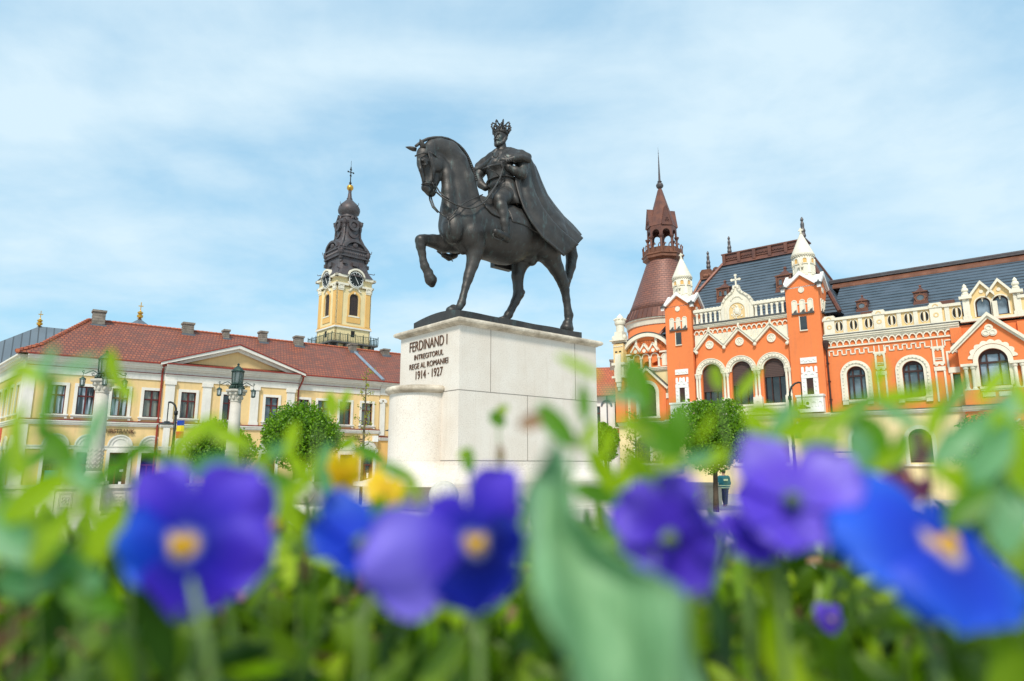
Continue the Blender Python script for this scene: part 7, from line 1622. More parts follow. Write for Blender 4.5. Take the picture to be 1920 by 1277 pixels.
tree(1835, 30, [(1835, 815, 42), (1862, 842, 48), (1815, 845, 32), (1880, 810, 30)], 'loose leafy tree before the right end of the palace', 6500, 0.13, 13, group='young trees on the square')
# young trees with few leaves
def sapling(px, D, ybot, ytop, label, seed, n_br=16, spread=26, dens=9, bend=0, double=False):
    b = at(px, 905, D); root = empty('young_tree', (b.x, b.y, 0), 0, label, 'tree', 'young trees on the square'); zt = at(px, ytop, D).z; rg = random.Random(seed); k = D/FPX
    q = MB(); q.smooth = True; q.tube([(0, 0, 0), (0.02, 0, zt*0.35), (0.05, 0.02, zt*0.7), (0.04, 0, zt)], [0.075, 0.06, 0.04, 0.012], 8)
    tips = []
    for i in range(n_br):
        z = zt*(0.36+0.62*i/n_br); a = i*2.4+rg.uniform(-0.3, 0.3); L_ = spread*k*rg.uniform(0.6, 1.15)*(1.1-0.7*i/n_br); p0 = Vector((0.04, 0, z)); p1 = p0+Vector((math.cos(a)*L_*0.6, math.sin(a)*L_*0.6, L_*0.25)); p2 = p1+Vector((math.cos(a)*L_*0.45, math.sin(a)*L_*0.45, L_*0.4))
        q.tube([p0, p1, p2], [0.022, 0.014, 0.005], 5); tips += [(p1, 0.6), (p2, 1.0), (p1.lerp(p2, 0.5), 0.9)]
    q.build('trunk', M['green_bark'], root)
    def fn(n, r_):
        T_ = np.array([tuple(t[0]) for t in tips]); return T_[r_.randint(0, len(T_), n)]+r_.normal(scale=0.085, size=(n, 3))
    V, F_ = leaf_cloud(n_br*dens, 0.10, fn, seed); arr_mesh('crown', V, F_, M['young_leaves'], root)
sapling(677, 30, 905, 690, 'thin young tree with yellow-green shoots beside the museum sign', 21, 22, 22, 15)
sapling(1193, 30.5, 905, 772, 'thin young tree beside the palace end wall', 22, 26, 30, 26)
sapling(1215, 30, 905, 800, 'slender staked young tree left of the urn', 24, 16, 24, 20)
q = MB(); V, F_ = leaf_cloud(260, 0.10, lambda n, r_: np.stack([r_.normal(0, 0.55, n), r_.normal(0, 0.25, n), 2.1+np.abs(r_.normal(0, 0.22, n))], 1), 31); setp(arr_mesh('urn_planting', V, F_, M['young_leaves'], ur), kind='stuff')

# ================================================================== person walking away in a work jacket
pp = at(1360, 945, 34); person = empty('person', (pp.x, pp.y, 0), 0.15, 'person seen from behind in a teal work jacket with reflective bands', 'person')
f = SDF((-0.5, -0.4, -0.05), (0.5, 0.4, 1.85), 0.018)
f.chain([(0.0, 0.0, 0.98), (0.0, 0.02, 1.18), (0.0, 0.02, 1.36)], [0.165, 0.17, 0.165], 0.06); f.chain([(-0.15, 0.02, 1.40), (0.15, 0.02, 1.40)], [0.10, 0.10], 0.06)
for s in (-1, 1):
    f.chain([(s*0.10, 0, 0.95), (s*0.11, 0.02+s*0.06, 0.52), (s*0.11, -0.02+s*0.14, 0.10)], [0.11, 0.075, 0.05], 0.03); f.chain([(s*0.11, -0.02+s*0.14, 0.06), (s*0.12, 0.10+s*0.14, 0.05)], [0.05, 0.04], 0.02)
    f.chain([(s*0.22, 0.02, 1.38), (s*0.27, 0.02, 1.12), (s*0.24, 0.10, 0.88)], [0.075, 0.06, 0.045], 0.03)
f.chain([(0, 0.02, 1.42), (0, 0.03, 1.56)], [0.06, 0.055], 0.03); f.ell((0, 0.03, 1.65), (0.085, 0.10, 0.12), 0.02)
bo = f.build('person_body', M['skin'], person)
def garment(name, mat, lo, hi, off):
    g = f.clone(); ax = [g.lo[k]+g.h*np.arange(g.n[k]) for k in range(3)]; X, Y, Z = np.meshgrid(*ax, indexing='ij'); g.V = np.maximum(f.V-off, np.maximum(lo-Z, Z-hi)).astype(np.float32); return g.build(name, M[mat], person, smooth=0)
garment('jacket', 'teal_cloth', 0.86, 1.50, 0.03); garment('trousers', 'navy_cloth', 0.09, 0.90, 0.02); garment('reflective_band', 'reflective_band', 0.98, 1.03, 0.037); garment('reflective_band', 'reflective_band', 0.88, 0.93, 0.037)
hr = MB(); hr.smooth = True; hr.ball((0, 0.0, 1.70), 0.098, 0.11, 0.105, 14, 10); hr.build('hair', M['dark_hair'], person)
MB().box(-0.12, 0.10, -0.225, -0.20, 1.24, 1.33).build('back_badge', M['reflective_band'], person)
# information panel and bench rail near the palace
ip = at(1588, 905, 33); sg_ = empty('information_panel', (ip.x, ip.y, 0), -0.2, 'low purple information panel on posts before the palace', 'sign')
q = MB(); q.box(-0.5, 0.45, -0.03, 0.03, 2.05, 2.33); q.build('panel', M['purple_panel'], sg_)
q = MB(); q.box(-0.4, 0.0, -0.034, -0.03, 2.2, 2.215); q.box(0.1, 0.25, -0.034, -0.03, 2.2, 2.22); q.box(-0.4, -0.15, -0.034, -0.03, 2.13, 2.14); q.build('printed_lines', M['white_paint'], sg_)
q = MB(); q.box(-0.55, -0.49, -0.03, 0.03, 0, 2.6); q.build('post', M['black_iron'], sg_); q = MB(); q.box(0.46, 0.52, -0.03, 0.03, 0, 2.6); q.build('post', M['black_iron'], sg_); q = MB(); q.box(-0.6, 1.3, -0.04, 0.04, 2.6, 2.66); q.build('top_rail', M['black_iron'], sg_)
# figures by the left balustrade

# ================================================================== raised flower bed around the viewer
bed = empty('stone_planter', (0, 0, 0), 0, 'raised stone flower bed in the foreground filled with soil', 'planter')
q = MB(); q.box(-1.9, 1.9, 1.22, 1.36, 0, 1.80); q.box(-1.9, -1.76, -0.7, 1.22, 0, 1.80); q.box(1.76, 1.9, -0.7, 1.22, 0, 1.80); q.box(-1.76, 1.76, -0.7, -0.56, 0, 1.80); q.build('kerb', M['limestone'], bed)
q = MB(); nx_, ny_ = 60, 40; vs = []
for j_ in range(ny_+1):
    for i in range(nx_+1): x, y = -1.76+3.52*i/nx_, -0.56+1.78*j_/ny_; vs.append((x, y, 1.765+0.02*mnoise.noise(Vector((x*9, y*9, 0)))+0.01*mnoise.noise(Vector((x*30, y*30, 3)))))
q.add(vs, [(j_*(nx_+1)+i, j_*(nx_+1)+i+1, (j_+1)*(nx_+1)+i+1, (j_+1)*(nx_+1)+i) for j_ in range(ny_) for i in range(nx_)]); q.build('soil', M['soil'], bed, smooth=True)

leafmat('bed_leaves', (0.022, 0.075, 0.008), (0.24, 0.38, 0.018), 0.38, 0.45)
leafmat('bright_leaf', (0.28, 0.46, 0.010), (0.46, 0.60, 0.012), 0.55, 0.45)
leafmat('mid_leaf', (0.09, 0.25, 0.012), (0.15, 0.34, 0.02), 0.45, 0.45)
leafmat('teal_leaf', (0.15, 0.38, 0.16), (0.24, 0.50, 0.25), 0.4, 0.45, (0.9, 1.3, 0.7))
leafmat('dry_leaf', (0.20, 0.11, 0.06), (0.42, 0.26, 0.15), 0.2, 0.7, (1.2, 1.0, 0.7))
def petalmat(name, edge, mid, core, eye=(0.85, 0.50, 0.01), halo=(0.26, 0.28, 0.60), trans=0.36):
    m, nt, b = newmat(name); t = N(nt, 'ShaderNodeTexCoord'); ln = N(nt, 'ShaderNodeVectorMath', operation='LENGTH'); L(nt, t.outputs['Object'], ln.inputs[0])
    mu = N(nt, 'ShaderNodeMath', operation='MULTIPLY'); L(nt, ln.outputs['Value'], mu.inputs[0]); mu.inputs[1].default_value = 1/0.034
    n = N(nt, 'ShaderNodeTexNoise', i_Scale=90.0, i_Detail=3.0); L(nt, t.outputs['Object'], n.inputs['Vector'])
    ma = N(nt, 'ShaderNodeMath', operation='MULTIPLY_ADD'); L(nt, n.outputs['Fac'], ma.inputs[0]); ma.inputs[1].default_value = 0.16; L(nt, mu.outputs[0], ma.inputs[2])
    r = ramp(nt, [(0.14, eye), (0.205, eye), (0.25, halo), (0.32, core), (0.68, mid), (1.0, edge)]); L(nt, ma.outputs[0], r.inputs[0])
    L(nt, r.outputs[0], b.inputs['Base Color']); b.inputs['Roughness'].default_value = 0.5
    tr = N(nt, 'ShaderNodeBsdfTranslucent'); L(nt, r.outputs[0], tr.inputs[0]); mx = N(nt, 'ShaderNodeMixShader'); mx.inputs[0].default_value = trans
    L(nt, b.outputs[0], mx.inputs[1]); L(nt, tr.outputs[0], mx.inputs[2]); L(nt, mx.outputs[0], nt.nodes['Material Output'].inputs[0]); M[name] = m
m, nt, b = newmat('tulip_leaf'); v = coords(nt, (260, 260, 14), (0, 0.42, 0)); n = N(nt, 'ShaderNodeTexNoise', i_Scale=1.0, i_Detail=5.0, i_Roughness=0.6); L(nt, v, n.inputs['Vector'])
r = ramp(nt, [(0.3, (0.17, 0.42, 0.19)), (0.7, (0.42, 0.68, 0.38))]); L(nt, n.outputs['Fac'], r.inputs[0]); L(nt, r.outputs[0], b.inputs['Base Color']); b.inputs['Roughness'].default_value = 0.55
tr = N(nt, 'ShaderNodeBsdfTranslucent'); L(nt, r.outputs[0], tr.inputs[0]); mx = N(nt, 'ShaderNodeMixShader'); mx.inputs[0].default_value = 0.45; L(nt, b.outputs[0], mx.inputs[1]); L(nt, tr.outputs[0], mx.inputs[2]); L(nt, mx.outputs[0], nt.nodes['Material Output'].inputs[0])
bump(nt, b, n.outputs['Fac'], 0.5, 0.0006); M['tulip_leaf'] = m
petalmat('violet_petal', (0.115, 0.055, 0.70), (0.055, 0.022, 0.58), (0.006, 0.014, 0.36))
petalmat('pale_violet_petal', (0.21, 0.155, 0.78), (0.12, 0.07, 0.72), (0.06, 0.03, 0.60))
petalmat('blue_petal', (0.02, 0.13, 0.80), (0.006, 0.06, 0.66), (0.003, 0.03, 0.50), halo=(0.50, 0.42, 0.55))
petalmat('purple_petal', (0.24, 0.14, 0.80), (0.13, 0.045, 0.66), (0.06, 0.02, 0.50))
petalmat('navy_petal', (0.02, 0.03, 0.50), (0.004, 0.014, 0.34), (0.002, 0.006, 0.16))
nb_ = (0.10, 0.04, 0.66); petalmat('violet_reverse', (0.16, 0.09, 0.74), nb_, nb_, eye=nb_, halo=nb_)
nb_ = (0.14, 0.06, 0.72); petalmat('purple_reverse', (0.26, 0.18, 0.80), nb_, (0.10, 0.05, 0.6), eye=nb_, halo=nb_)
nb_ = (0.01, 0.05, 0.62); petalmat('blue_reverse', (0.03, 0.10, 0.66), nb_, nb_, eye=nb_, halo=nb_)
petalmat('yellow_petal', (0.88, 0.60, 0.01), (0.88, 0.58, 0.01), (0.80, 0.48, 0.01), halo=(0.85, 0.55, 0.01))
petalmat('maroon_petal', (0.20, 0.02, 0.12), (0.12, 0.01, 0.07), (0.07, 0.005, 0.04), halo=(0.3, 0.05, 0.2), eye=(0.3, 0.05, 0.15))
leafmat('stem_green', (0.16, 0.26, 0.07), (0.22, 0.32, 0.10), 0.2)

def leaf_mesh(mb, c, axis, side, ln, wd, bend=0.2, fold=0.25, n=8, wav=0.0):
    """pointed leaf: c is the base, axis the way it grows, side its width direction"""
    axis = Vector(axis).normalized(); side = Vector(side); side = (side-axis*side.dot(axis)).normalized(); nr = axis.cross(side); vs = []; W = 4
    for i in range(n+1):
        s = i/n; w = wd*0.5*max(0.02, math.sin(PI*min(1, s*0.92+0.06))**0.75)
        for j_ in range(-W//2, W//2+1):
            f_ = j_/(W/2); p = c+axis*(ln*s)+side*(w*f_)+nr*(bend*ln*s*s+abs(f_)*fold*w+wav*wd*math.sin(7*s+f_*2)*abs(f_)); vs.append(p)
    k = W+1; mb.smooth = True; mb.add(vs, [(i*k+j_, i*k+j_+1, (i+1)*k+j_+1, (i+1)*k+j_) for i in range(n) for j_ in range(W)])
def petal(mb, ang, ln, wd, back=0.15, ruffle=0.05, ph=0.0, y0=0.0, n=14, W=12):
    """rounded petal growing from the centre in the x-z plane, facing -y"""
    ax = Vector((math.cos(ang), 0, math.sin(ang))); sd_ = Vector((-math.sin(ang), 0, math.cos(ang))); vs = []
    for i in range(n+1):
        s = i/n; w = wd*0.5*(0.10+0.90*math.sin(PI*0.5*min(1, s*1.35))**1.2)*math.sqrt(max(0.0, 1-max(0, (s-0.55)/0.47)**2.4))
        for j_ in range(W+1):
            f_ = -1+2*j_/W; p = ax*(ln*(s-0.10*s*f_*f_))+sd_*(w*f_)
            p.y = y0+back*ln*(s**2)*0.6 + back*ln*0.4*f_*f_*s + ruffle*ln*s*s*math.sin(5*f_+ph)*abs(f_) ; vs.append(p)
    k = W+1; mb.smooth = True; mb.add(vs, [(i*k+j_, i*k+j_+1, (i+1)*k+j_+1, (i+1)*k+j_) for i in range(n) for j_ in range(W)])
def pansy(px, py, D, width_px, mats, label, rot=(0, 0, 0), stem_to=None, sizes=None, group='blue and violet pansies in the flower bed'):
    c = at(px, py, D); s = width_px*D/FPX/0.062
    root = empty('pansy', c, 0, label, 'flower', group); root.rotation_euler = rot; root.scale = (s, s, s)
    P_ = [(47, 0.035, 0.032, 0.0045, 'top'), (133, 0.035, 0.032, 0.004, 'top'), (-8, 0.030, 0.030, 0.0015, 'side'), (188, 0.030, 0.030, 0.001, 'side'), (270, 0.029, 0.040, -0.001, 'low')]
    for i, (a, ln, wd, y0, kd) in enumerate(P_):
        if sizes: ln *= sizes[i]; wd *= sizes[i]
        q = MB(); petal(q, math.radians(a), ln, wd, 0.22, 0.14, i*1.7, y0); q.build('petal', M[mats[i] if isinstance(mats, (list, tuple)) else mats], root, fix=False)
    q = MB(); q.smooth = True; q.ball((0, -0.0025, 0.0), 0.0026, 0.002, 0.003, n=10, m=6); q.build('eye', M['yellow_petal'], root)
    q = MB(); q.smooth = True; q.lathe([(0.001, 0), (0.005, 0.004), (0.003, 0.009), (0.0, 0.012)], (0, 0, 0), 8); q.v = [(v[0], v[2]+0.004, v[1]) for v in q.v]; q.build('calyx', M['stem_green'], root)
    inv = (Matrix.LocRotScale(c, root.rotation_euler, root.scale)).inverted()
    e = at(*(stem_to or (px+8, 1400)), D*1.02); q = MB(); q.smooth = True; b0 = inv @ c; hk = Vector((0, 0.012, 0.006)); e2 = Vector((e.x, e.y+0.01, 1.76)); pts = [inv @ (c+Vector((0, 0.006, 0))), inv @ (c.lerp(e, 0.12)+Vector((0, 0.016*s, 0.004))), inv @ (c.lerp(e, 0.35)+Vector((0, 0.012*s, 0))), inv @ (c.lerp(e, 0.7)+Vector((0, 0.004, 0))), inv @ e, inv @ e2]
    q.tube(pts, 0.0021, 8); q.build('stem', M['stem_green'], root)
    return root
V_ = 'violet_petal'; PV = 'pale_violet_petal'
R_ = math.radians
# nearest flower, seen whole, its stem bending in front
f1 = pansy(340, 1022, 0.25, 300, [V_, V_, 'violet_petal', 'blue_petal', 'violet_petal'], 'violet-blue pansy with yellow eye, leftmost and seen face on', (R_(8), R_(3), R_(-6)), sizes=(1.06, 1.0, 1.12, 1.10, 1.0))
q = MB(); q.smooth = True; iv = Matrix.LocRotScale(f1.location, f1.rotation_euler, f1.scale).inverted(); q.tube([iv @ at(358, 1085, 0.243), iv @ at(370, 1135, 0.240), iv @ at(388, 1205, 0.240), iv @ at(406, 1330, 0.245), iv @ Vector((at(408, 1330, 0.245).x, 0.25, 1.76))], [0.0010, 0.0016, 0.0018, 0.0020, 0.0022], 8); q.build('front_stem', M['stem_green'], f1)
pansy(893, 1018, 0.26, 250, [V_, V_, 'navy_petal', PV, 'navy_petal'], 'pansy with pale lilac left petal and navy right half, before the pedestal', (R_(2), R_(-6), R_(28)), sizes=(1.15, 0.80, 0.95, 1.72, 1.10))
pansy(668, 1034, 0.29, 180, 'blue_reverse', 'blue flower arched over and seen from behind, left of the lilac-petalled one', (R_(48), R_(-24), R_(190)), sizes=(1.2, 1.2, 1.1, 1.1, 0.7))
pansy(1278, 1005, 0.27, 205, 'violet_reverse', 'narrow violet pansy turned away sideways, right of the large wavy leaf', (R_(-5), R_(18), R_(120)), sizes=(1.25, 1.15, 1.3, 1.2, 1.2))
pansy(1478, 948, 0.26, 215, ['purple_reverse', 'purple_reverse', 'violet_reverse', 'purple_reverse', 'violet_reverse'], 'pale purple pansy seen from behind, tallest flower of the bed', (R_(22), R_(-14), R_(170)), sizes=(1.15, 1.2, 1.0, 1.15, 0.9))
pansy(1410, 1000, 0.275, 130, 'violet_reverse', 'violet bloom tucked low against the pale purple pansy', (R_(30), R_(30), R_(200)))
pansy(1772, 1022, 0.245, 352, 'blue_petal', 'bright blue pansy with orange-yellow eye, rightmost flower of the bed', (R_(-34), R_(21), R_(4)), sizes=(0.85, 0.95, 1.10, 1.22, 0.95))
pansy(640, 890, 0.42, 84, 'yellow_petal', 'small yellow flower left of the lilac pansy', (R_(20), 0, R_(20)), group='yellow flowers in the flower bed')
pansy(722, 914, 0.38, 84, 'yellow_petal', 'yellow flower seen edge on just above the lilac petal', (R_(-40), R_(28), R_(10)), group='yellow flowers in the flower bed')
pansy(512, 985, 0.45, 34, 'yellow_petal', 'tiny orange-yellow flower at the right edge of the leftmost pansy', (R_(20), 0, R_(40)), group='yellow flowers in the flower bed')
pansy(1700, 895, 0.36, 100, 'maroon_petal', 'dark maroon flower above the bright blue pansy', (R_(-30), R_(10), R_(20)), group='maroon flowers in the flower bed')
pansy(1745, 905, 0.40, 70, 'maroon_petal', 'smaller dark maroon flower beside the other maroon one', (R_(10), R_(60), R_(60)), group='maroon flowers in the flower bed')
pansy(1172, 985, 0.42, 52, 'maroon_petal', 'small magenta-maroon bud right of the large wavy leaf', (R_(-20), R_(10), R_(50)), group='maroon flowers in the flower bed')
pansy(690, 1095, 0.5, 46, 'maroon_petal', 'deep maroon bloom low in the bed under the tilted blue pansy', (R_(-20), R_(10), R_(10)), group='maroon flowers in the flower bed')
pansy(1560, 1160, 0.42, 60, 'purple_petal', 'small lilac bloom low in the bed below the pale purple pansy', (R_(-20), R_(10), R_(10)))

# large wavy leaf: its outline has its own width and curl
w0 = at(1040, 1000, 0.21); wl = empty('broad_wavy_leaf', w0, 0, 'large grey-green wavy tulip leaf rising in the middle of the bed', 'leaf')
rows_ = [(1040, 822, 10, 0.235), (1038, 850, 26, 0.233), (1034, 900, 38, 0.230), (1030, 950, 44, 0.226), (1036, 1000, 52, 0.222), (1062, 1045, 68, 0.218), (1104, 1085, 90, 0.214), (1146, 1130, 116, 0.212), (1182, 1190, 122, 0.211), (1206, 1260, 118, 0.211), (1226, 1340, 104, 0.212), (1240, 1420, 84, 0.215)]
vs = []; NW = 14
for i, (x, y, hw, D) in enumerate(rows_):
    for j_ in range(NW+1):
        f_ = -1+2*j_/NW; p = at(x+hw*f_+10*math.sin(i*1.9)*abs(f_)**2, y-hw*0.35*f_*(0.2 if i < 4 else 1.0), D); p.y += 0.020*f_*abs(f_)*math.cos(i*0.8)+0.014*math.sin(i*1.25+2.2*f_)*abs(f_)-0.007*math.cos(3*f_+0.5*i); vs.append(p-w0)
last = [v+w0 for v in vs[-(NW+1):]]; mid_ = sum(last, Vector())/len(last)
for f1_, z_ in ((0.75, 1.90), (0.45, 1.83), (0.2, 1.76)):
    vs += [Vector((mid_.x+(v.x-mid_.x)*f1_, mid_.y+(v.y-mid_.y)*f1_+0.01, z_))-w0 for v in last]
q = MB(); q.smooth = True; q.add(vs, [(i*(NW+1)+j_, i*(NW+1)+j_+1, (i+1)*(NW+1)+j_+1, (i+1)*(NW+1)+j_) for i in range(len(rows_)+2) for j_ in range(NW)])
wo_ = q.build('blade', M['tulip_leaf'], wl, fix=False); md = wo_.modifiers.new('sub', 'SUBSURF'); md.levels = md.render_levels = 1; md = wo_.modifiers.new('s', 'SOLIDIFY'); md.thickness = 0.0008

# sprigs that stand above the bed, each with its own stem and leaves
def sprig(path, D, leaves, label, stem_w=3.0):
    """path: stem in picture measure, leaves: (px, py, length px, width px, degrees, material)"""
    b = at(*path[-1], D); root = empty('leafy_sprig', b, 0, label, 'plant', 'leafy sprigs standing in the flower bed'); k = D/FPX
    q = MB(); q.smooth = True; e2 = Vector((b.x*1.02, b.y+0.01, 1.76)); q.tube([at(x, y, D)-b for x, y in path]+[e2-b], [stem_w*k*(0.6+0.4*i/len(path)) for i in range(len(path)+1)], 6); q.build('stem', M['stem_green'], root)
    for i, (x, y, ln, wd, dg, mt) in enumerate(leaves):
        a = R_(dg); ax = Vector((math.cos(a), 0.25*math.sin(i*2.3), math.sin(a))); sd_ = Vector((-math.sin(a), 0.35*math.cos(i*1.7), math.cos(a))); q = MB()
        c = at(x, y, D+0.01*math.sin(i*3.1))-b-ax*(ln*k*0.5); leaf_mesh(q, c, ax, sd_, ln*k, wd*k, 0.18*math.sin(i*2), 0.3, 9, 0.05); q.build('leaf', M[mt], root, fix=False)
    return root
B_, D_, T_, = 'bright_leaf', 'mid_leaf', 'teal_leaf'
sprig([(96, 690), (104, 780), (120, 860), (140, 1000), (150, 1200)], 0.30, [(92, 760, 130, 46, 82, D_), (120, 845, 120, 50, -50, D_), (60, 700, 90, 34, 150, B_), (70, 860, 95, 40, 40, D_), (95, 680, 70, 30, 60, T_), (135, 900, 80, 40, -30, B_)], 'tall dark-green leafy sprig left of the bank lamp column')
sprig([(190, 770), (196, 860), (200, 950), (205, 1200)], 0.28, [(176, 815, 130, 44, 72, T_), (215, 880, 80, 34, 30, D_), (150, 895, 95, 34, 155, T_), (170, 935, 90, 46, 100, B_)], 'grey-green sprig whose top leaf crosses the bank lamp column')
sprig([(10, 850), (14, 950), (25, 1100), (30, 1300)], 0.28, [(10, 890, 110, 60, 95, D_), (36, 950, 100, 50, 40, T_), (20, 720, 100, 28, 60, B_), (0, 990, 120, 60, 100, B_), (60, 980, 90, 40, 150, B_)], 'dark sprig cut by the left edge of the picture')
sprig([(215, 690), (226, 760), (240, 900), (250, 1200)], 0.36, [(216, 690, 80, 40, 110, B_), (236, 730, 60, 24, -50, B_), (250, 850, 70, 26, 40, D_), (262, 910, 80, 30, 150, B_)], 'small yellow-green sprig in front of the bank windows')
sprig([(350, 820), (352, 880), (330, 960), (320, 1200)], 0.33, [(368, 812, 110, 40, 35, B_), (338, 868, 80, 34, 100, B_), (395, 870, 95, 40, 20, T_), (430, 820, 100, 34, -25, B_), (300, 850, 80, 28, 150, D_)], 'bright sprig between the street lamp and the second lamp column')
sprig([(462, 830), (470, 880), (480, 960), (500, 1200)], 0.33, [(456, 885, 90, 34, 120, B_), (486, 880, 90, 36, 70, B_), (506, 850, 70, 30, 30, T_), (535, 905, 90, 34, -30, D_)], 'bright sprig between the second lamp column and the round tree')
sprig([(548, 830), (548, 880), (556, 960), (560, 1200)], 0.40, [(548, 825, 70, 34, 80, B_), (560, 875, 60, 24, -60, B_), (600, 865, 80, 28, 60, T_), (532, 940, 80, 30, 120, D_), (614, 905, 70, 30, 100, T_)], 'thin sprig in front of the round tree')
sprig([(648, 745), (640, 800), (624, 880), (610, 1200)], 0.55, [(648, 752, 44, 24, 70, B_), (622, 760, 50, 26, 100, B_), (652, 830, 40, 20, 30, B_), (690, 850, 60, 24, -20, D_)], 'slim sprig with two small leaf tips beside the young tree')
sprig([(700, 870), (735, 880), (790, 930), (820, 1200)], 0.36, [(742, 884, 80, 26, -25, D_), (772, 905, 60, 22, -60, B_), (704, 960, 70, 30, 60, D_)], 'low sprig crossing the left foot of the pedestal')
sprig([(880, 850), (882, 900), (884, 960), (890, 1200)], 0.42, [(880, 862, 46, 26, 90, D_), (870, 850, 26, 16, 50, B_)], 'short sprig standing before the near corner of the pedestal')
sprig([(935, 780), (936, 840), (940, 900), (950, 1200)], 0.44, [(933, 785, 36, 28, 140, D_), (940, 770, 30, 18, 40, B_), (938, 852, 40, 16, 90, 'dry_leaf')], 'thin sprig with a small tuft before the granite long side')
sprig([(1086, 700), (1098, 760), (1085, 830), (1070, 900), (1080, 1200)], 0.31, [(1085, 688, 92, 24, -28, B_), (1094, 756, 76, 28, 93, D_), (1046, 800, 110, 44, -52, D_), (1000, 790, 60, 34, 20, 'dry_leaf'), (1108, 815, 60, 26, 60, B_)], 'tall sprig with three leaves before the right end of the pedestal')
sprig([(1180, 700), (1204, 780), (1226, 880), (1230, 1200)], 0.28, [(1196, 718, 118, 62, 105, D_), (1162, 745, 80, 24, 165, T_), (1236, 820, 116, 70, -40, D_), (1190, 800, 76, 34, 150, B_)], 'sprig with a broad diamond leaf before the palace end wall')
sprig([(1276, 770), (1280, 850), (1290, 900), (1300, 1200)], 0.30, [(1273, 805, 110, 44, 86, D_), (1304, 860, 70, 26, 20, T_), (1325, 800, 80, 16, 60, B_)], 'upright sprig left of the palace trees')
sprig([(1150, 850), (1154, 920), (1160, 1000), (1150, 1200)], 0.34, [(1130, 880, 100, 38, 120, B_), (1172, 890, 80, 34, 60, B_), (1112, 925, 90, 40, 160, D_), (1180, 950, 90, 46, -20, D_), (1140, 830, 60, 26, 75, B_), (1150, 1005, 90, 40, 200, D_)], 'bushy bright sprig right of the large wavy leaf')
sprig([(1345, 700), (1352, 760), (1365, 840), (1380, 1200)], 0.42, [(1344, 708, 50, 24, 100, B_), (1400, 720, 80, 24, 50, B_), (1440, 770, 60, 24, -20, B_)], 'pale sprig in front of the palace arches')
sprig([(1700, 720), (1650, 770), (1610, 850), (1580, 1200)], 0.30, [(1600, 770, 130, 36, 32, D_), (1672, 742, 84, 26, 12, B_), (1630, 820, 100, 66, -62, D_), (1690, 782, 110, 28, -24, T_), (1558, 800, 90, 38, 40, B_), (1648, 700, 70, 30, 80, B_), (1500, 800, 110, 44, 20, B_)], 'wide branching sprig before the palace wing windows')
sprig([(1810, 720), (1780, 780), (1756, 850), (1740, 1200)], 0.30, [(1792, 742, 120, 30, 52, D_), (1745, 790, 100, 30, 70, B_), (1726, 738, 110, 28, 20, B_), (1860, 720, 110, 30, 42, B_), (1790, 830, 130, 44, 40, T_)], 'forked sprig below the palace bay window')
sprig([(1880, 760), (1870, 860), (1880, 960), (1890, 1200)], 0.27, [(1870, 800, 150, 60, 62, T_), (1900, 880, 150, 80, 110, D_), (1840, 890, 130, 60, 140, T_), (1910, 740, 90, 36, 100, B_), (1850, 960, 130, 60, 20, D_)], 'grey-green sprig at the right edge of the picture')
sprig([(150, 980), (155, 1040), (160, 1100), (150, 1250)], 0.26, [(120, 1050, 170, 80, 150, T_), (200, 1000, 130, 60, 60, B_), (60, 1080, 150, 70, 20, T_), (170, 1120, 130, 56, -30, D_)], 'broad grey-green leaves left of the leftmost pansy')

sprig([(1920, 820), (1880, 900), (1850, 1000), (1840, 1200)], 0.26, [(1905, 850, 170, 80, 110, B_), (1850, 850, 150, 60, 50, T_), (1800, 905, 130, 56, 150, B_), (1880, 960, 150, 76, 80, T_), (1810, 950, 110, 50, 40, D_), (1930, 930, 140, 70, 130, T_)], 'broad pale leaves crowding the right edge above the bright blue pansy')
sprig([(1600, 860), (1620, 900), (1640, 960), (1650, 1200)], 0.29, [(1612, 845, 90, 46, 100, T_), (1660, 860, 100, 34, 30, B_), (1570, 880, 80, 30, 150, B_), (1690, 840, 90, 36, 60, D_)], 'pale sprig between the pale purple and bright blue pansies')
sprig([(1440, 780), (1450, 840), (1460, 900), (1470, 1200)], 0.33, [(1420, 800, 90, 34, 120, B_), (1462, 790, 90, 30, 60, T_), (1500, 760, 80, 26, 30, B_), (1540, 830, 100, 36, 10, B_)], 'thin bright sprig rising behind the pale purple pansy')
sprig([(1230, 900), (1225, 960), (1220, 1040), (1215, 1250)], 0.30, [(1205, 880, 100, 44, 130, B_), (1250, 870, 90, 36, 50, B_), (1190, 940, 80, 36, 170, D_), (1330, 860, 90, 34, 20, B_)], 'low bright sprig in front of the carved urn')
sprig([(30, 800), (50, 900), (60, 1000), (70, 1250)], 0.25, [(40, 830, 150, 60, 100, B_), (75, 930, 140, 64, 40, B_), (20, 1010, 150, 70, 150, T_), (100, 1000, 130, 60, 70, B_), (150, 690, 90, 30, 20, T_)], 'large bright leaves low at the left edge')
sprig([(600, 800), (590, 860), (585, 930), (580, 1200)], 0.30, [(588, 880, 70, 26, 80, B_), (560, 915, 80, 30, 60, B_), (540, 960, 100, 40, 120, B_), (620, 945, 70, 28, 30, D_)], 'bright sprig between the round tree and the stone sphere')

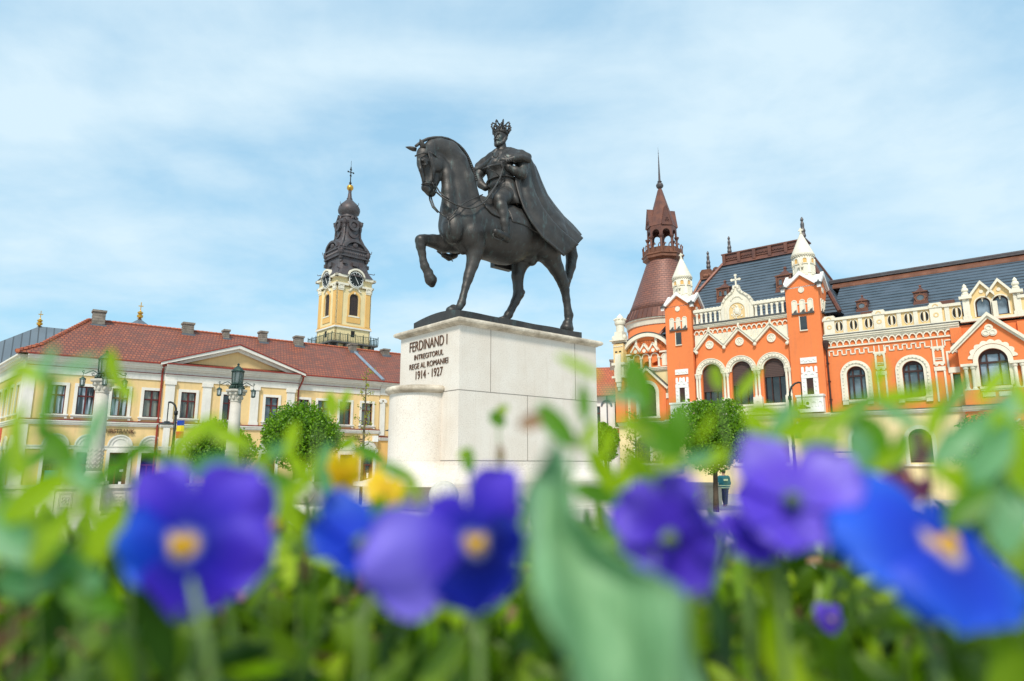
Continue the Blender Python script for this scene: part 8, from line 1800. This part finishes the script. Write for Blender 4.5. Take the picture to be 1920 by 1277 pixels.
# dense low foliage
def lance_cloud(n, x0, x1, y0, y1, z0, z1, ln, seed, up=0.9):
    rg = np.random.RandomState(seed); c = np.stack([rg.uniform(x0, x1, n), y0+(y1-y0)*rg.rand(n)**0.8, rg.uniform(z0, z1, n)], 1)
    hump = np.array([mnoise.noise(Vector((q[0]*6, q[1]*6, seed))) for q in c])*0.05; c[:, 2] += hump*(c[:, 2]-z0)/(z1-z0)
    a = rg.normal(size=(n, 3))*np.array([1, 1, 0.7])+np.array([0, 0, up]); a /= np.linalg.norm(a, axis=1)[:, None]; s_ = rg.normal(size=(n, 3)); s_ -= (s_*a).sum(1)[:, None]*a; s_ /= np.linalg.norm(s_, axis=1)[:, None]; nr = np.cross(a, s_)
    l = ln*rg.uniform(0.6, 1.3, n)[:, None]; w = l*rg.uniform(0.3, 0.5, n)[:, None]; bd = rg.uniform(-0.3, 0.35, n)[:, None]
    rows = []
    for t, ww in ((0, 0.12), (0.3, 0.85), (0.6, 0.9), (0.85, 0.5), (1.0, 0.04)):
        m_ = c+a*l*t+nr*bd*l*t*t
        for f_ in (-1, 0, 1): rows.append(m_+s_*w*0.5*ww*f_+nr*w*0.14*abs(f_))
    Vv = np.stack(rows, 1).reshape(-1, 3); base = (np.arange(n)*15)[:, None]; F_ = []
    for i in range(4):
        for j_ in range(2): F_.append(base+np.array([[i*3+j_, i*3+j_+1, (i+1)*3+j_+1, (i+1)*3+j_]]))
    return Vv, np.concatenate(F_, 0)
Vv, F_ = lance_cloud(13000, -1.2, 1.2, 0.24, 0.95, 1.79, 1.965, 0.042, 41); o = arr_mesh('bedding_foliage', Vv, F_, M['bed_leaves'], None, smooth=True)
setp(o, 'dense low green leaves covering the flower bed', 'foliage', kind='stuff')
Vv, F_ = lance_cloud(1700, -1.1, 1.1, 0.23, 0.8, 1.84, 1.985, 0.034, 43, 0.4); o = arr_mesh('bright_foliage', Vv, F_, M['bright_leaf'], None, smooth=True)
setp(o, 'scattered bright yellow-green leaf tips among the bedding plants', 'foliage', kind='stuff')
Vv, F_ = lance_cloud(2000, -1.2, 1.2, 0.25, 0.9, 1.82, 1.96, 0.03, 47, 0.1); o = arr_mesh('withered_foliage', Vv, F_, M['dry_leaf'], None, smooth=True)
setp(o, 'withered tan leaves and stalks low in the flower bed', 'foliage', kind='stuff')
Vv, F_ = lance_cloud(7000, -1.7, 1.7, -0.5, 1.18, 1.77, 1.86, 0.036, 53); o = arr_mesh('ground_cover', Vv, F_, M['bed_leaves'], None, smooth=True)
setp(o, 'low green leaves spread over the soil of the raised bed', 'foliage', kind='stuff')
